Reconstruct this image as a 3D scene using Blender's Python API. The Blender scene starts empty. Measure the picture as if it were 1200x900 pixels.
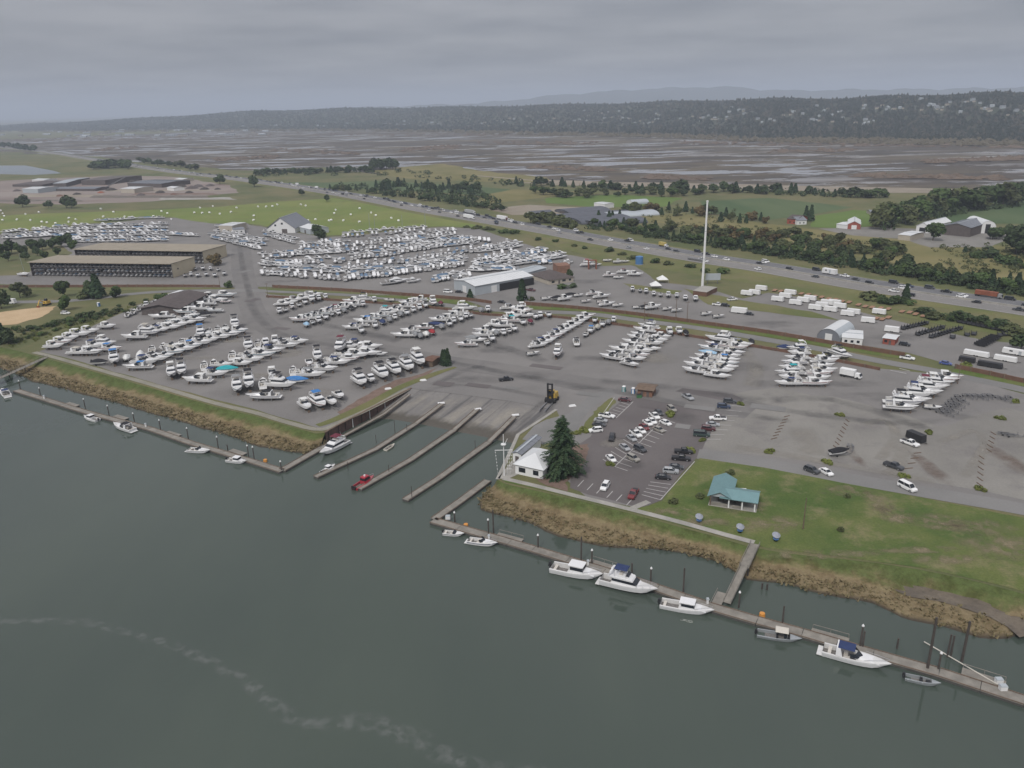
import bpy, bmesh, math, random
import numpy as np
from mathutils import Vector, Matrix
from mathutils.geometry import tessellate_polygon
random.seed(7); np.random.seed(7)
S = bpy.context.scene
C = S.collection
# ------------------------------------------------------------------ camera
CAM_H = 108.0; PITCH = 19.5; ROLL = -1.3; FPX = 924.0          # metres, degrees, focal length in photo pixels (1200 wide)
cam_d = bpy.data.cameras.new('camera'); cam = bpy.data.objects.new('camera', cam_d); C.objects.link(cam)
cam_d.sensor_width = 36.0; cam_d.lens = 36.0 * FPX / 1200.0; cam_d.clip_start = 1.0; cam_d.clip_end = 120000.0
MC = Matrix.Rotation(math.radians(90 - PITCH), 3, 'X') @ Matrix.Rotation(math.radians(ROLL), 3, 'Z')
cam.matrix_world = Matrix.Translation((0, 0, CAM_H)) @ MC.to_4x4()
S.camera = cam
# ------------------------------------------------------------------ sky: an overcast deck over a dim Nishita sky
W = bpy.data.worlds.new('World'); S.world = W; W.use_nodes = True
nt = W.node_tree; nt.nodes.clear()
def wn(t, **k):
    n = nt.nodes.new(t)
    for a, b in k.items(): setattr(n, a, b)
    return n
SUN_EL, SUN_ROT = math.radians(48), math.radians(205)
sky = wn('ShaderNodeTexSky', sky_type='NISHITA', sun_disc=False, sun_elevation=SUN_EL, sun_rotation=SUN_ROT)
tc = wn('ShaderNodeTexCoord'); sep = wn('ShaderNodeSeparateXYZ'); nt.links.new(tc.outputs['Generated'], sep.inputs[0])
# project the view direction on the cloud deck (dir.xy / (dir.z + k)) for stretched cloud streaks
addk = wn('ShaderNodeMath', operation='ADD'); nt.links.new(sep.outputs[2], addk.inputs[0]); addk.inputs[1].default_value = 0.06
mx = wn('ShaderNodeMath', operation='MAXIMUM'); nt.links.new(addk.outputs[0], mx.inputs[0]); mx.inputs[1].default_value = 0.03
dx = wn('ShaderNodeMath', operation='DIVIDE'); nt.links.new(sep.outputs[0], dx.inputs[0]); nt.links.new(mx.outputs[0], dx.inputs[1])
dy = wn('ShaderNodeMath', operation='DIVIDE'); nt.links.new(sep.outputs[1], dy.inputs[0]); nt.links.new(mx.outputs[0], dy.inputs[1])
cmb = wn('ShaderNodeCombineXYZ'); nt.links.new(dx.outputs[0], cmb.inputs[0]); nt.links.new(dy.outputs[0], cmb.inputs[1])
cn = wn('ShaderNodeTexNoise'); cn.inputs['Scale'].default_value = 0.62; cn.inputs['Detail'].default_value = 7; cn.inputs['Roughness'].default_value = 0.52
nt.links.new(cmb.outputs[0], cn.inputs['Vector'])
cr = wn('ShaderNodeValToRGB'); nt.links.new(cn.outputs['Fac'], cr.inputs[0])
cr.color_ramp.elements[0].position = 0.34; cr.color_ramp.elements[0].color = (0.72, 0.725, 0.76, 1)
cr.color_ramp.elements[1].position = 0.64; cr.color_ramp.elements[1].color = (1.16, 1.15, 1.14, 1)
# CIE overcast luminance: (1 + 2 sin(elevation)) / 3
zc = wn('ShaderNodeMath', operation='MAXIMUM'); nt.links.new(sep.outputs[2], zc.inputs[0]); zc.inputs[1].default_value = 0.0
cie = wn('ShaderNodeMath', operation='MULTIPLY_ADD'); nt.links.new(zc.outputs[0], cie.inputs[0]); cie.inputs[1].default_value = 5.0; cie.inputs[2].default_value = 1.48
cm = wn('ShaderNodeVectorMath', operation='SCALE'); nt.links.new(cr.outputs[0], cm.inputs[0]); nt.links.new(cie.outputs[0], cm.inputs['Scale'])
tint = wn('ShaderNodeMix', data_type='RGBA', blend_type='MULTIPLY'); tint.inputs[0].default_value = 1.0
nt.links.new(cm.outputs[0], tint.inputs[6]); tint.inputs[7].default_value = (0.995, 0.99, 1.045, 1)
mixs = wn('ShaderNodeMix', data_type='RGBA'); mixs.inputs[0].default_value = 0.94
nt.links.new(sky.outputs[0], mixs.inputs[6]); nt.links.new(tint.outputs[2], mixs.inputs[7])
bg = wn('ShaderNodeBackground'); bg.inputs[1].default_value = 0.1; nt.links.new(mixs.outputs[2], bg.inputs[0])
wo = wn('ShaderNodeOutputWorld'); nt.links.new(bg.outputs[0], wo.inputs[0])
# ------------------------------------------------------------------ sun behind the clouds
sd = bpy.data.lights.new('sun', 'SUN'); sd.energy = 1.5; sd.angle = math.radians(11); sd.color = (1, 0.97, 0.93)
sun = bpy.data.objects.new('sun', sd); C.objects.link(sun)
sdir = Vector((math.sin(SUN_ROT) * math.cos(SUN_EL), math.cos(SUN_ROT) * math.cos(SUN_EL), math.sin(SUN_EL)))
sun.rotation_euler = sdir.to_track_quat('Z', 'Y').to_euler()
S.view_settings.view_transform = 'Standard'; S.view_settings.look = 'None'; S.view_settings.gamma = 1.0
S.view_settings.exposure = 0.66; S.view_settings.use_curve_mapping = False
S.cycles.use_denoising = True; S.cycles.max_bounces = 6; S.cycles.transparent_max_bounces = 12; S.cycles.volume_bounces = 0
# ------------------------------------------------------------------ photo pixel -> a point on the ground
LAND = 3.5
CAMV = Vector((0, 0, CAM_H))
def ray(u, v): return MC @ Vector(((u - 600) / FPX, (450 - v) / FPX, -1.0))
def P(u, v, z=LAND):
    d = ray(u, v); t = (z - CAM_H) / d.z
    return CAMV + d * t
def heading(u, v, du, dv, z=LAND):
    a = P(u, v, z); b = P(u + du * 2, v + dv * 2, z); return math.atan2(b.y - a.y, b.x - a.x)
# ------------------------------------------------------------------ materials
MATS = {}
def newmat(name):
    m = bpy.data.materials.new(name); m.use_nodes = True; t = m.node_tree
    b = t.nodes['Principled BSDF']; MATS[name] = m
    return m, t, b
def rgba(c): return (c[0], c[1], c[2], 1.0)
def noise(t, scale, detail=4, rough=0.55, vec=None, aniso=None, coord='pos'):
    if vec is None:
        if coord == 'pos':
            g = t.nodes.new('ShaderNodeNewGeometry'); vec = g.outputs['Position']
        else:
            g = t.nodes.new('ShaderNodeTexCoord'); vec = g.outputs[coord]
    if aniso:
        mp = t.nodes.new('ShaderNodeMapping'); mp.inputs['Scale'].default_value = aniso[:3]
        if len(aniso) > 3: mp.inputs['Rotation'].default_value = (0, 0, aniso[3])
        t.links.new(vec, mp.inputs['Vector']); vec = mp.outputs[0]
    n = t.nodes.new('ShaderNodeTexNoise'); n.inputs['Scale'].default_value = scale; n.inputs['Detail'].default_value = detail
    n.inputs['Roughness'].default_value = rough; t.links.new(vec, n.inputs['Vector'])
    return n.outputs['Fac']
def ramp(t, fac, p0, p1, c0=(0, 0, 0), c1=(1, 1, 1)):
    r = t.nodes.new('ShaderNodeValToRGB'); t.links.new(fac, r.inputs[0]); e = r.color_ramp.elements
    e[0].position = p0; e[1].position = p1; e[0].color = rgba(c0); e[1].color = rgba(c1)
    return r.outputs[0]
def mixc(t, fac, a, b, mode='MIX'):
    n = t.nodes.new('ShaderNodeMix'); n.data_type = 'RGBA'; n.blend_type = mode
    if isinstance(fac, (int, float)): n.inputs[0].default_value = fac
    else: t.links.new(fac, n.inputs[0])
    for i, x in ((6, a), (7, b)):
        if isinstance(x, tuple): n.inputs[i].default_value = rgba(x)
        else: t.links.new(x, n.inputs[i])
    return n.outputs[2]
def bump(t, b, h, strength=0.4, dist=0.1):
    n = t.nodes.new('ShaderNodeBump'); n.inputs['Strength'].default_value = strength; n.inputs['Distance'].default_value = dist
    t.links.new(h, n.inputs['Height']); t.links.new(n.outputs[0], b.inputs['Normal'])
def ground_mat(name, c1, c2, s1, c3=None, s2=1.0, rough=0.95, amt=0.5, p=(0.38, 0.62), aniso=None, fine=0.35):
    m, t, b = newmat(name)
    col = mixc(t, ramp(t, noise(t, s1, 5, 0.6, aniso=aniso), p[0], p[1]), c1, c2)
    if c3: col = mixc(t, ramp(t, noise(t, s2, 5, 0.65, aniso=aniso), 0.5, 0.68), col, mixc(t, amt, col, c3))
    if fine:
        col = mixc(t, fine, col, mixc(t, 1.0, col, ramp(t, noise(t, 1.7, 4, 0.7), 0.25, 0.75, (0.45, 0.45, 0.45), (1.6, 1.6, 1.6)), 'MULTIPLY'))
    t.links.new(col, b.inputs['Base Color']); b.inputs['Roughness'].default_value = rough
    b.inputs['Specular IOR Level'].default_value = 0.2
    return m
def plain(name, c, rough=0.6, var=0.12, scale=0.8, metal=0.0, spec=0.4, coord='Object'):
    m, t, b = newmat(name)
    n = ramp(t, noise(t, scale, 4, 0.6, coord=coord), 0.25, 0.75, (1 - var,) * 3, (1 + var,) * 3)
    t.links.new(mixc(t, 1.0, c, n, 'MULTIPLY'), b.inputs['Base Color']); b.inputs['Roughness'].default_value = rough
    b.inputs['Metallic'].default_value = metal; b.inputs['Specular IOR Level'].default_value = spec
    return m
def tinted(name, rough=0.4, spec=0.5, var=0.08):                # colour taken from the object's own colour
    m, t, b = newmat(name); o = t.nodes.new('ShaderNodeObjectInfo')
    n = ramp(t, noise(t, 0.9, 3, 0.6, coord='Object'), 0.25, 0.75, (1 - var,) * 3, (1 + var,) * 3)
    t.links.new(mixc(t, 1.0, o.outputs['Color'], n, 'MULTIPLY'), b.inputs['Base Color']); b.inputs['Roughness'].default_value = rough
    b.inputs['Specular IOR Level'].default_value = spec
    return m
def leafy(name, c1, c2, c3, rough=0.8):
    m, t, b = newmat(name); o = t.nodes.new('ShaderNodeObjectInfo')
    n = ramp(t, noise(t, 0.45, 3, 0.6), 0.35, 0.65); col = mixc(t, n, c1, c2)
    col = mixc(t, ramp(t, noise(t, 2.2, 2, 0.6), 0.5, 0.7), col, mixc(t, 0.6, col, c3))
    r = t.nodes.new('ShaderNodeMath'); r.operation = 'MULTIPLY_ADD'; t.links.new(o.outputs['Random'], r.inputs[0]); r.inputs[1].default_value = 0.5; r.inputs[2].default_value = 0.75
    k = t.nodes.new('ShaderNodeVectorMath'); k.operation = 'SCALE'; t.links.new(col, k.inputs[0]); t.links.new(r.outputs[0], k.inputs['Scale'])
    t.links.new(k.outputs[0], b.inputs['Base Color']); b.inputs['Roughness'].default_value = rough; b.inputs['Specular IOR Level'].default_value = 0.15
    return m
def soft_sheet(name, c, alpha=0.6, scale=0.12, aniso=None, rough=0.95, lo=0.3, hi=0.7, var=0.15):   # a thin layer (tyre dirt, dust, foam) that thins out at its own ragged edge ("edge" attribute)
    m, t, b = newmat(name)
    a = t.nodes.new('ShaderNodeAttribute'); a.attribute_name = 'edge'
    n = ramp(t, noise(t, scale, 5, 0.65, aniso=aniso), lo, hi)
    mu = t.nodes.new('ShaderNodeMath'); mu.operation = 'MULTIPLY'; t.links.new(n, mu.inputs[0]); t.links.new(a.outputs['Fac'], mu.inputs[1])
    mv = t.nodes.new('ShaderNodeMath'); mv.operation = 'MULTIPLY'; t.links.new(mu.outputs[0], mv.inputs[0]); mv.inputs[1].default_value = alpha
    nn = ramp(t, noise(t, scale * 6, 4, 0.6), 0.25, 0.75, (1 - var,) * 3, (1 + var,) * 3)
    t.links.new(mixc(t, 1.0, c, nn, 'MULTIPLY'), b.inputs['Base Color']); b.inputs['Roughness'].default_value = rough; b.inputs['Specular IOR Level'].default_value = 0.15
    t.links.new(mv.outputs[0], b.inputs['Alpha'])
    return m

ground_mat('rough_grass', (0.085, 0.10, 0.040), (0.14, 0.13, 0.062), 0.012, (0.17, 0.14, 0.08), 0.05)
ground_mat('field_grass', (0.125, 0.165, 0.040), (0.165, 0.185, 0.055), 0.012, (0.13, 0.13, 0.05), 0.06, amt=0.6)
ground_mat('lawn_grass', (0.060, 0.095, 0.024), (0.104, 0.124, 0.038), 0.06, (0.19, 0.165, 0.09), 0.14, amt=0.7, fine=0.5)
ground_mat('strip_grass', (0.075, 0.115, 0.025), (0.11, 0.13, 0.04), 0.08, (0.15, 0.12, 0.06), 0.2)
ground_mat('verge_grass', (0.10, 0.115, 0.04), (0.145, 0.14, 0.06), 0.03, (0.16, 0.13, 0.075), 0.09)
ground_mat('yard_asphalt', (0.170, 0.162, 0.154), (0.200, 0.190, 0.180), 0.02, (0.143, 0.136, 0.130), 0.06, amt=0.6, fine=0.18)
ground_mat('yard_gravel', (0.178, 0.170, 0.155), (0.222, 0.212, 0.192), 0.028, (0.15, 0.14, 0.135), 0.10, amt=0.7, fine=0.25)
ground_mat('lot_asphalt', (0.112, 0.100, 0.098), (0.135, 0.122, 0.118), 0.05, (0.10, 0.09, 0.09), 0.2, fine=0.15)
ground_mat('lane_asphalt', (0.154, 0.147, 0.140), (0.178, 0.169, 0.160), 0.05, (0.125, 0.12, 0.12), 0.15, fine=0.15)
ground_mat('road_grey', (0.165, 0.162, 0.155), (0.195, 0.19, 0.182), 0.05, fine=0.15)
ground_mat('highway_pale', (0.180, 0.172, 0.163), (0.205, 0.195, 0.184), 0.015, fine=0.12)
ground_mat('highway_dark', (0.125, 0.125, 0.130), (0.150, 0.150, 0.155), 0.015, fine=0.12)
ground_mat('concrete', (0.26, 0.25, 0.225), (0.33, 0.315, 0.285), 0.2, fine=0.2)
ground_mat('path_gravel', (0.20, 0.19, 0.155), (0.26, 0.245, 0.205), 0.15, (0.15, 0.15, 0.08), 0.3, fine=0.3)
ground_mat('bark_soil', (0.145, 0.102, 0.080), (0.185, 0.130, 0.105), 0.4, fine=0.4)
ground_mat('sand', (0.40, 0.29, 0.17), (0.46, 0.34, 0.21), 0.08, fine=0.3)
ground_mat('farm_green', (0.085, 0.135, 0.03), (0.11, 0.16, 0.04), 0.01, fine=0.1)
ground_mat('farm_dark', (0.06, 0.095, 0.04), (0.09, 0.12, 0.055), 0.02, aniso=(1, 0.25, 1, 0.3), fine=0.1)
ground_mat('farm_olive', (0.14, 0.13, 0.05), (0.19, 0.165, 0.075), 0.012, (0.10, 0.11, 0.04), 0.03)
ground_mat('dirt_pale', (0.22, 0.19, 0.15), (0.28, 0.245, 0.195), 0.01, (0.18, 0.14, 0.10), 0.05)
ground_mat('dirt_pink', (0.20, 0.165, 0.145), (0.25, 0.215, 0.19), 0.006, (0.16, 0.10, 0.085), 0.02, aniso=(0.4, 1.4, 1))
ground_mat('mud', (0.105, 0.088, 0.070), (0.150, 0.125, 0.095), 0.18, (0.07, 0.06, 0.05), 0.6, rough=0.6)
ground_mat('forest_floor', (0.035, 0.045, 0.028), (0.055, 0.06, 0.04), 0.003, (0.14, 0.13, 0.12), 0.009, amt=0.35)
def mudflat_mat():
    m, t, b = newmat('tide_flat')
    a = mixc(t, ramp(t, noise(t, 0.006, 6, 0.65, aniso=(0.35, 1, 1)), 0.40, 0.62), (0.068, 0.055, 0.043), (0.120, 0.098, 0.062))
    a = mixc(t, ramp(t, noise(t, 0.017, 5, 0.7, aniso=(0.35, 1, 1)), 0.47, 0.60), a, (0.050, 0.044, 0.038))
    wet = ramp(t, noise(t, 0.0125, 9, 0.70, aniso=(0.42, 1.0, 1, 0.12)), 0.525, 0.55)
    big = ramp(t, noise(t, 0.0022, 4, 0.6, aniso=(0.4, 1, 1)), 0.38, 0.50)
    w2 = t.nodes.new('ShaderNodeMath'); w2.operation = 'MULTIPLY'; t.links.new(wet, w2.inputs[0]); t.links.new(big, w2.inputs[1])
    t.links.new(mixc(t, w2.outputs[0], a, (0.25, 0.245, 0.245)), b.inputs['Base Color'])  # pools pale grey: reflected sky painted into the base colour
    r = t.nodes.new('ShaderNodeMapRange'); t.links.new(w2.outputs[0], r.inputs[0]); r.inputs[3].default_value = 0.95; r.inputs[4].default_value = 0.14
    t.links.new(r.outputs[0], b.inputs['Roughness']); b.inputs['Specular IOR Level'].default_value = 0.4
mudflat_mat()
def water_mat():
    m, t, b = newmat('river_water')
    c = mixc(t, ramp(t, noise(t, 0.011, 4, 0.6), 0.3, 0.7), (0.050, 0.065, 0.054), (0.058, 0.073, 0.061))
    c = mixc(t, ramp(t, noise(t, 0.018, 6, 0.65, aniso=(1, 0.28, 1, 0.35)), 0.46, 0.64), c, mixc(t, 1.0, c, (1.10, 1.09, 1.06), 'MULTIPLY'))   # silt carried in the current
    t.links.new(c, b.inputs['Base Color'])
    rr = ramp(t, noise(t, 0.02, 4, 0.6, aniso=(1, 0.5, 1, 0.4)), 0.3, 0.7, (0.015, 0.015, 0.015), (0.06, 0.06, 0.06))
    t.links.new(rr, b.inputs['Roughness']); b.inputs['IOR'].default_value = 1.333
    h1 = noise(t, 0.55, 4, 0.6, aniso=(1, 0.55, 1, 0.3)); bump(t, b, h1, 0.075, 0.18)
water_mat()
def ramp_mat():
    m, t, b = newmat('ramp_asphalt')
    u = t.nodes.new('ShaderNodeUVMap'); u.uv_map = 'UVMap'; uv = u.outputs[0]
    sx = t.nodes.new('ShaderNodeSeparateXYZ'); t.links.new(uv, sx.inputs[0])
    c = mixc(t, ramp(t, noise(t, 0.06, 5, 0.6), 0.4, 0.6), (0.156, 0.148, 0.140), (0.180, 0.171, 0.161))
    st = ramp(t, noise(t, 1.0, 5, 0.6, vec=uv, aniso=(11, 1.1, 1)), 0.45, 0.60); lo = ramp(t, sx.outputs[1], 0.04, 0.22)
    mu = t.nodes.new('ShaderNodeMath'); mu.operation = 'MULTIPLY'; t.links.new(st, mu.inputs[0]); t.links.new(lo, mu.inputs[1])
    c = mixc(t, mu.outputs[0], c, (0.225, 0.208, 0.18))
    c = mixc(t, ramp(t, noise(t, 1.0, 4, 0.6, vec=uv, aniso=(20, 0.7, 1)), 0.52, 0.64), c, (0.098, 0.094, 0.092))
    ad = t.nodes.new('ShaderNodeMath'); ad.operation = 'MULTIPLY_ADD'; t.links.new(noise(t, 1.0, 4, 0.6, vec=uv, aniso=(14, 3, 1)), ad.inputs[0]); ad.inputs[1].default_value = 0.25; t.links.new(sx.outputs[1], ad.inputs[2])
    c = mixc(t, ramp(t, ad.outputs[0], 0.66, 0.76), c, (0.085, 0.077, 0.064))       # silt and weed below the tide line
    c = mixc(t, 0.25, c, mixc(t, 1.0, c, ramp(t, noise(t, 0.8, 4, 0.7), 0.25, 0.75, (0.5,) * 3, (1.5,) * 3), 'MULTIPLY'))
    t.links.new(c, b.inputs['Base Color']); b.inputs['Roughness'].default_value = 0.85; b.inputs['Specular IOR Level'].default_value = 0.25
ramp_mat()
def bank_mat():
    m, t, b = newmat('bank_grass')
    a = t.nodes.new('ShaderNodeAttribute'); a.attribute_name = 'edge'
    ad = t.nodes.new('ShaderNodeMath'); ad.operation = 'MULTIPLY_ADD'; t.links.new(noise(t, 0.06, 7, 0.72), ad.inputs[0]); ad.inputs[1].default_value = 1.15; t.links.new(a.outputs['Fac'], ad.inputs[2])
    r = t.nodes.new('ShaderNodeValToRGB'); t.links.new(ad.outputs[0], r.inputs[0]); e = r.color_ramp.elements
    e[0].position = 0.70; e[0].color = (0.080, 0.104, 0.034, 1); e[1].position = 1.30 / 1.0 if False else 1.0; e[1].color = (0.18, 0.142, 0.082, 1)
    for p, c in ((0.80, (0.10, 0.112, 0.042)), (0.88, (0.135, 0.122, 0.058)), (0.96, (0.195, 0.16, 0.088))):
        x = e.new(p); x.color = rgba(c)
    c = mixc(t, ramp(t, noise(t, 0.30, 5, 0.7), 0.45, 0.62), r.outputs[0], mixc(t, 1.0, r.outputs[0], (0.70, 0.66, 0.62), 'MULTIPLY'))
    low = ramp(t, a.outputs['Fac'], 0.90, 0.99)
    c = mixc(t, low, c, (0.055, 0.045, 0.033))
    c = mixc(t, 0.4, c, mixc(t, 1.0, c, ramp(t, noise(t, 1.6, 4, 0.7), 0.25, 0.75, (0.45,) * 3, (1.6,) * 3), 'MULTIPLY'))
    t.links.new(c, b.inputs['Base Color']); b.inputs['Roughness'].default_value = 0.95; b.inputs['Specular IOR Level'].default_value = 0.15
bank_mat()
soft_sheet('tyre_dirt', (0.095, 0.093, 0.092), 0.42, 0.10)
soft_sheet('pale_dust', (0.29, 0.27, 0.235), 0.7, 0.08)
soft_sheet('foam', (0.27, 0.28, 0.27), 0.30, 0.42, lo=0.44, hi=0.64)
soft_sheet('dry_patch', (0.24, 0.20, 0.13), 0.75, 0.25, lo=0.4, hi=0.62)
soft_sheet('dead_weed', (0.17, 0.125, 0.10), 0.7, 0.2)
plain('gelcoat', (0.66, 0.66, 0.66), 0.32, 0.05, 1.2); plain('deck_white', (0.58, 0.575, 0.56), 0.5, 0.08, 1.5)
plain('bottom_paint', (0.055, 0.055, 0.065), 0.7, 0.25); plain('cockpit', (0.16, 0.15, 0.14), 0.8, 0.4, 2.5); plain('upholstery', (0.52, 0.49, 0.44), 0.7, 0.1, 2)
plain('dark_glass', (0.018, 0.022, 0.028), 0.12, 0.3); plain('rubber', (0.02, 0.02, 0.02), 0.8); plain('trailer_steel', (0.16, 0.16, 0.165), 0.55, 0.3, metal=0.3)
plain('chrome', (0.5, 0.5, 0.52), 0.35, 0.1, metal=0.7); plain('black_metal', (0.022, 0.022, 0.024), 0.55, 0.3); plain('white_paint', (0.66, 0.66, 0.65), 0.5, 0.06)
plain('marking_white', (0.38, 0.37, 0.355), 0.8, 0.25, 0.6, coord='Object'); plain('marking_yellow', (0.45, 0.33, 0.06), 0.8, 0.2)
tinted('canvas', 0.85, 0.2, 0.15); tinted('hull_tint', 0.35); tinted('car_paint', 0.28, 0.6, 0.04); tinted('box_paint', 0.5, 0.4, 0.07)
plain('lamp_red', (0.35, 0.02, 0.02), 0.3); plain('lamp_clear', (0.6, 0.6, 0.6), 0.2)
plain('timber_grey', (0.20, 0.185, 0.16), 0.9, 0.3, 0.5); plain('timber_brown', (0.14, 0.10, 0.072), 0.9, 0.3, 0.7); plain('timber_dark', (0.05, 0.042, 0.036), 0.9, 0.35, 1.2)
plain('dock_float', (0.075, 0.07, 0.065), 0.8, 0.3); plain('piling_wood', (0.065, 0.055, 0.048), 0.9, 0.3, 1.0)
plain('wall_board', (0.135, 0.075, 0.052), 0.9, 0.22, 0.35); plain('sheet_pile', (0.105, 0.065, 0.052), 0.85, 0.35, 0.6)
plain('tan_steel', (0.48, 0.42, 0.30), 0.6, 0.06, 0.2); plain('tan_roof', (0.30, 0.262, 0.20), 0.7, 0.12, 0.15); plain('rack_steel', (0.14, 0.128, 0.125), 0.7, 0.3, 0.6)
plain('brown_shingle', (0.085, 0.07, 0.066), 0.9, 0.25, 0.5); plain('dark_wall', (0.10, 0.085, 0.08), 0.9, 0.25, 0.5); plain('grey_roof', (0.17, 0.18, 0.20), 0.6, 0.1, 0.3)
plain('white_roof', (0.58, 0.59, 0.59), 0.5, 0.06, 0.2); plain('pale_steel', (0.36, 0.39, 0.41), 0.5, 0.06, 0.3); plain('teal_roof', (0.135, 0.235, 0.245), 0.45, 0.08, 0.5)
plain('beige_wall', (0.40, 0.36, 0.30), 0.8, 0.1, 0.6); plain('red_wall', (0.27, 0.075, 0.05), 0.8, 0.2, 0.3); plain('shade_cloth', (0.085, 0.09, 0.105), 0.7, 0.2, 0.2)
plain('corten', (0.20, 0.11, 0.075), 0.85, 0.3, 0.5); plain('yellow_paint', (0.50, 0.33, 0.06), 0.5, 0.15, 0.8); plain('orange_deck', (0.27, 0.155, 0.095), 0.8, 0.25, 0.8)
plain('teal_plastic', (0.05, 0.22, 0.21), 0.5, 0.1); plain('blue_plastic', (0.06, 0.16, 0.34), 0.5, 0.1); plain('green_plastic', (0.05, 0.15, 0.06), 0.5, 0.1)
plain('bale_wrap', (0.80, 0.80, 0.78), 0.4, 0.05); plain('bark', (0.07, 0.055, 0.042), 0.95, 0.3, 1.0); plain('buoy_orange', (0.55, 0.24, 0.05), 0.6); plain('red_hull', (0.34, 0.03, 0.045), 0.4, 0.08)
plain('aluminium', (0.33, 0.35, 0.36), 0.42, 0.1, metal=0.35); plain('cover_tan', (0.52, 0.49, 0.43), 0.8, 0.06); plain('rust_steel', (0.22, 0.075, 0.04), 0.8, 0.35, 0.4); plain('mustard', (0.42, 0.28, 0.07), 0.6)
leafy('fir_green', (0.022, 0.044, 0.024), (0.042, 0.066, 0.030), (0.07, 0.092, 0.042)); leafy('needle_dark', (0.018, 0.038, 0.020), (0.036, 0.060, 0.027), (0.062, 0.085, 0.036)); leafy('leaf_green', (0.040, 0.070, 0.022), (0.060, 0.088, 0.028), (0.085, 0.105, 0.04))
leafy('leaf_olive', (0.060, 0.076, 0.030), (0.082, 0.092, 0.038), (0.105, 0.105, 0.048)); leafy('leaf_dark', (0.034, 0.056, 0.024), (0.052, 0.073, 0.030), (0.072, 0.09, 0.038))
leafy('leaf_rust', (0.105, 0.072, 0.030), (0.085, 0.072, 0.032), (0.13, 0.095, 0.042)); leafy('leaf_bright', (0.10, 0.13, 0.03), (0.13, 0.14, 0.04), (0.16, 0.16, 0.05))
leafy('reed_tan', (0.215, 0.175, 0.098), (0.165, 0.14, 0.07), (0.27, 0.22, 0.13)); leafy('reed_green', (0.115, 0.125, 0.045), (0.15, 0.14, 0.06), (0.19, 0.165, 0.08)); leafy('far_wood', (0.020, 0.029, 0.022), (0.030, 0.038, 0.028), (0.045, 0.048, 0.036)); leafy('far_pale', (0.045, 0.045, 0.034), (0.060, 0.056, 0.044), (0.08, 0.07, 0.055)); leafy('marsh_brush', (0.085, 0.075, 0.048), (0.105, 0.088, 0.06), (0.12, 0.10, 0.07))
M = MATS
# ------------------------------------------------------------------ mesh builder and object helpers
class MB:
    def __init__(s): s.v = []; s.f = []; s.m = []
    def add(s, vs, fs, m=0):
        b = len(s.v); s.v += [tuple(p) for p in vs]; s.f += [tuple(i + b for i in f) for f in fs]; s.m += [m] * len(fs); return s
    def box(s, x, y, z, sx, sy, sz, m=0):                      # centre x, y; bottom z
        return s.fr(x - sx / 2, x + sx / 2, y - sy / 2, y + sy / 2, z, z + sz, m=m)
    def fr(s, x0, x1, y0, y1, z0, z1, a=0, b=0, c=0, d=0, m=0):  # frustum: the top moved in by a (x0), b (x1), c (y0), d (y1)
        vs = [(x0, y0, z0), (x1, y0, z0), (x1, y1, z0), (x0, y1, z0), (x0 + a, y0 + c, z1), (x1 - b, y0 + c, z1), (x1 - b, y1 - d, z1), (x0 + a, y1 - d, z1)]
        return s.add(vs, [(0, 3, 2, 1), (4, 5, 6, 7), (0, 1, 5, 4), (1, 2, 6, 5), (2, 3, 7, 6), (3, 0, 4, 7)], m)
    def tube(s, p0, p1, r0, r1=None, n=6, m=0):
        r1 = r0 if r1 is None else r1; p0 = Vector(p0); p1 = Vector(p1); d = (p1 - p0).normalized()
        a = d.orthogonal().normalized(); b = d.cross(a); vs = []
        for p, r in ((p0, r0), (p1, r1)):
            for i in range(n): t = 2 * math.pi * i / n; vs.append(p + (a * math.cos(t) + b * math.sin(t)) * r)
        return s.add(vs, [(i, (i + 1) % n, n + (i + 1) % n, n + i) for i in range(n)] + [tuple(range(n - 1, -1, -1)), tuple(range(n, 2 * n))], m)
    def bar(s, p0, p1, w, h, m=0):                               # rectangular bar between two points, z up
        p0 = Vector(p0); p1 = Vector(p1); d = (p1 - p0).normalized(); a = Vector((-d.y, d.x, 0)); a = a.normalized() if a.length > 1e-6 else Vector((1, 0, 0)); u = d.cross(a).normalized()
        if u.z < 0: u = -u
        vs = [p + a * sx * w / 2 + u * sz * h for p in (p0, p1) for sx, sz in ((-1, 0), (1, 0), (1, 1), (-1, 1))]
        return s.add(vs, [(0, 3, 2, 1), (4, 5, 6, 7), (0, 1, 5, 4), (1, 2, 6, 5), (2, 3, 7, 6), (3, 0, 4, 7)], m)
    def poly(s, pts, m=0): return s.add(pts, [tuple(range(len(pts)))], m)
    def loft(s, rings, m=0, caps=True, closed=True):
        n = len(rings[0]); b = len(s.v); fs = []
        vs = [p for r in rings for p in r]
        for k in range(len(rings) - 1):
            for i in range(n if closed else n - 1): j = (i + 1) % n; fs.append((k * n + i, k * n + j, (k + 1) * n + j, (k + 1) * n + i))
        if caps: fs += [tuple(range(n - 1, -1, -1)), tuple(range((len(rings) - 1) * n, len(rings) * n))]
        return s.add(vs, fs, m)
    def mesh(s, name, mats):
        me = bpy.data.meshes.new(name); me.from_pydata(s.v, [], s.f)
        for k in mats: me.materials.append(M[k])
        if len(mats) > 1: me.polygons.foreach_set('material_index', s.m)
        me.update(); return me
    def build(s, name, mats, parent=None, smooth=False):
        me = s.mesh(name, mats if isinstance(mats, (list, tuple)) else [mats])
        bm = bmesh.new(); bm.from_mesh(me); bmesh.ops.recalc_face_normals(bm, faces=bm.faces); bm.to_mesh(me); bm.free()
        if smooth: me.polygons.foreach_set('use_smooth', [True] * len(me.polygons))
        return link(name, me, parent)
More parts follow.
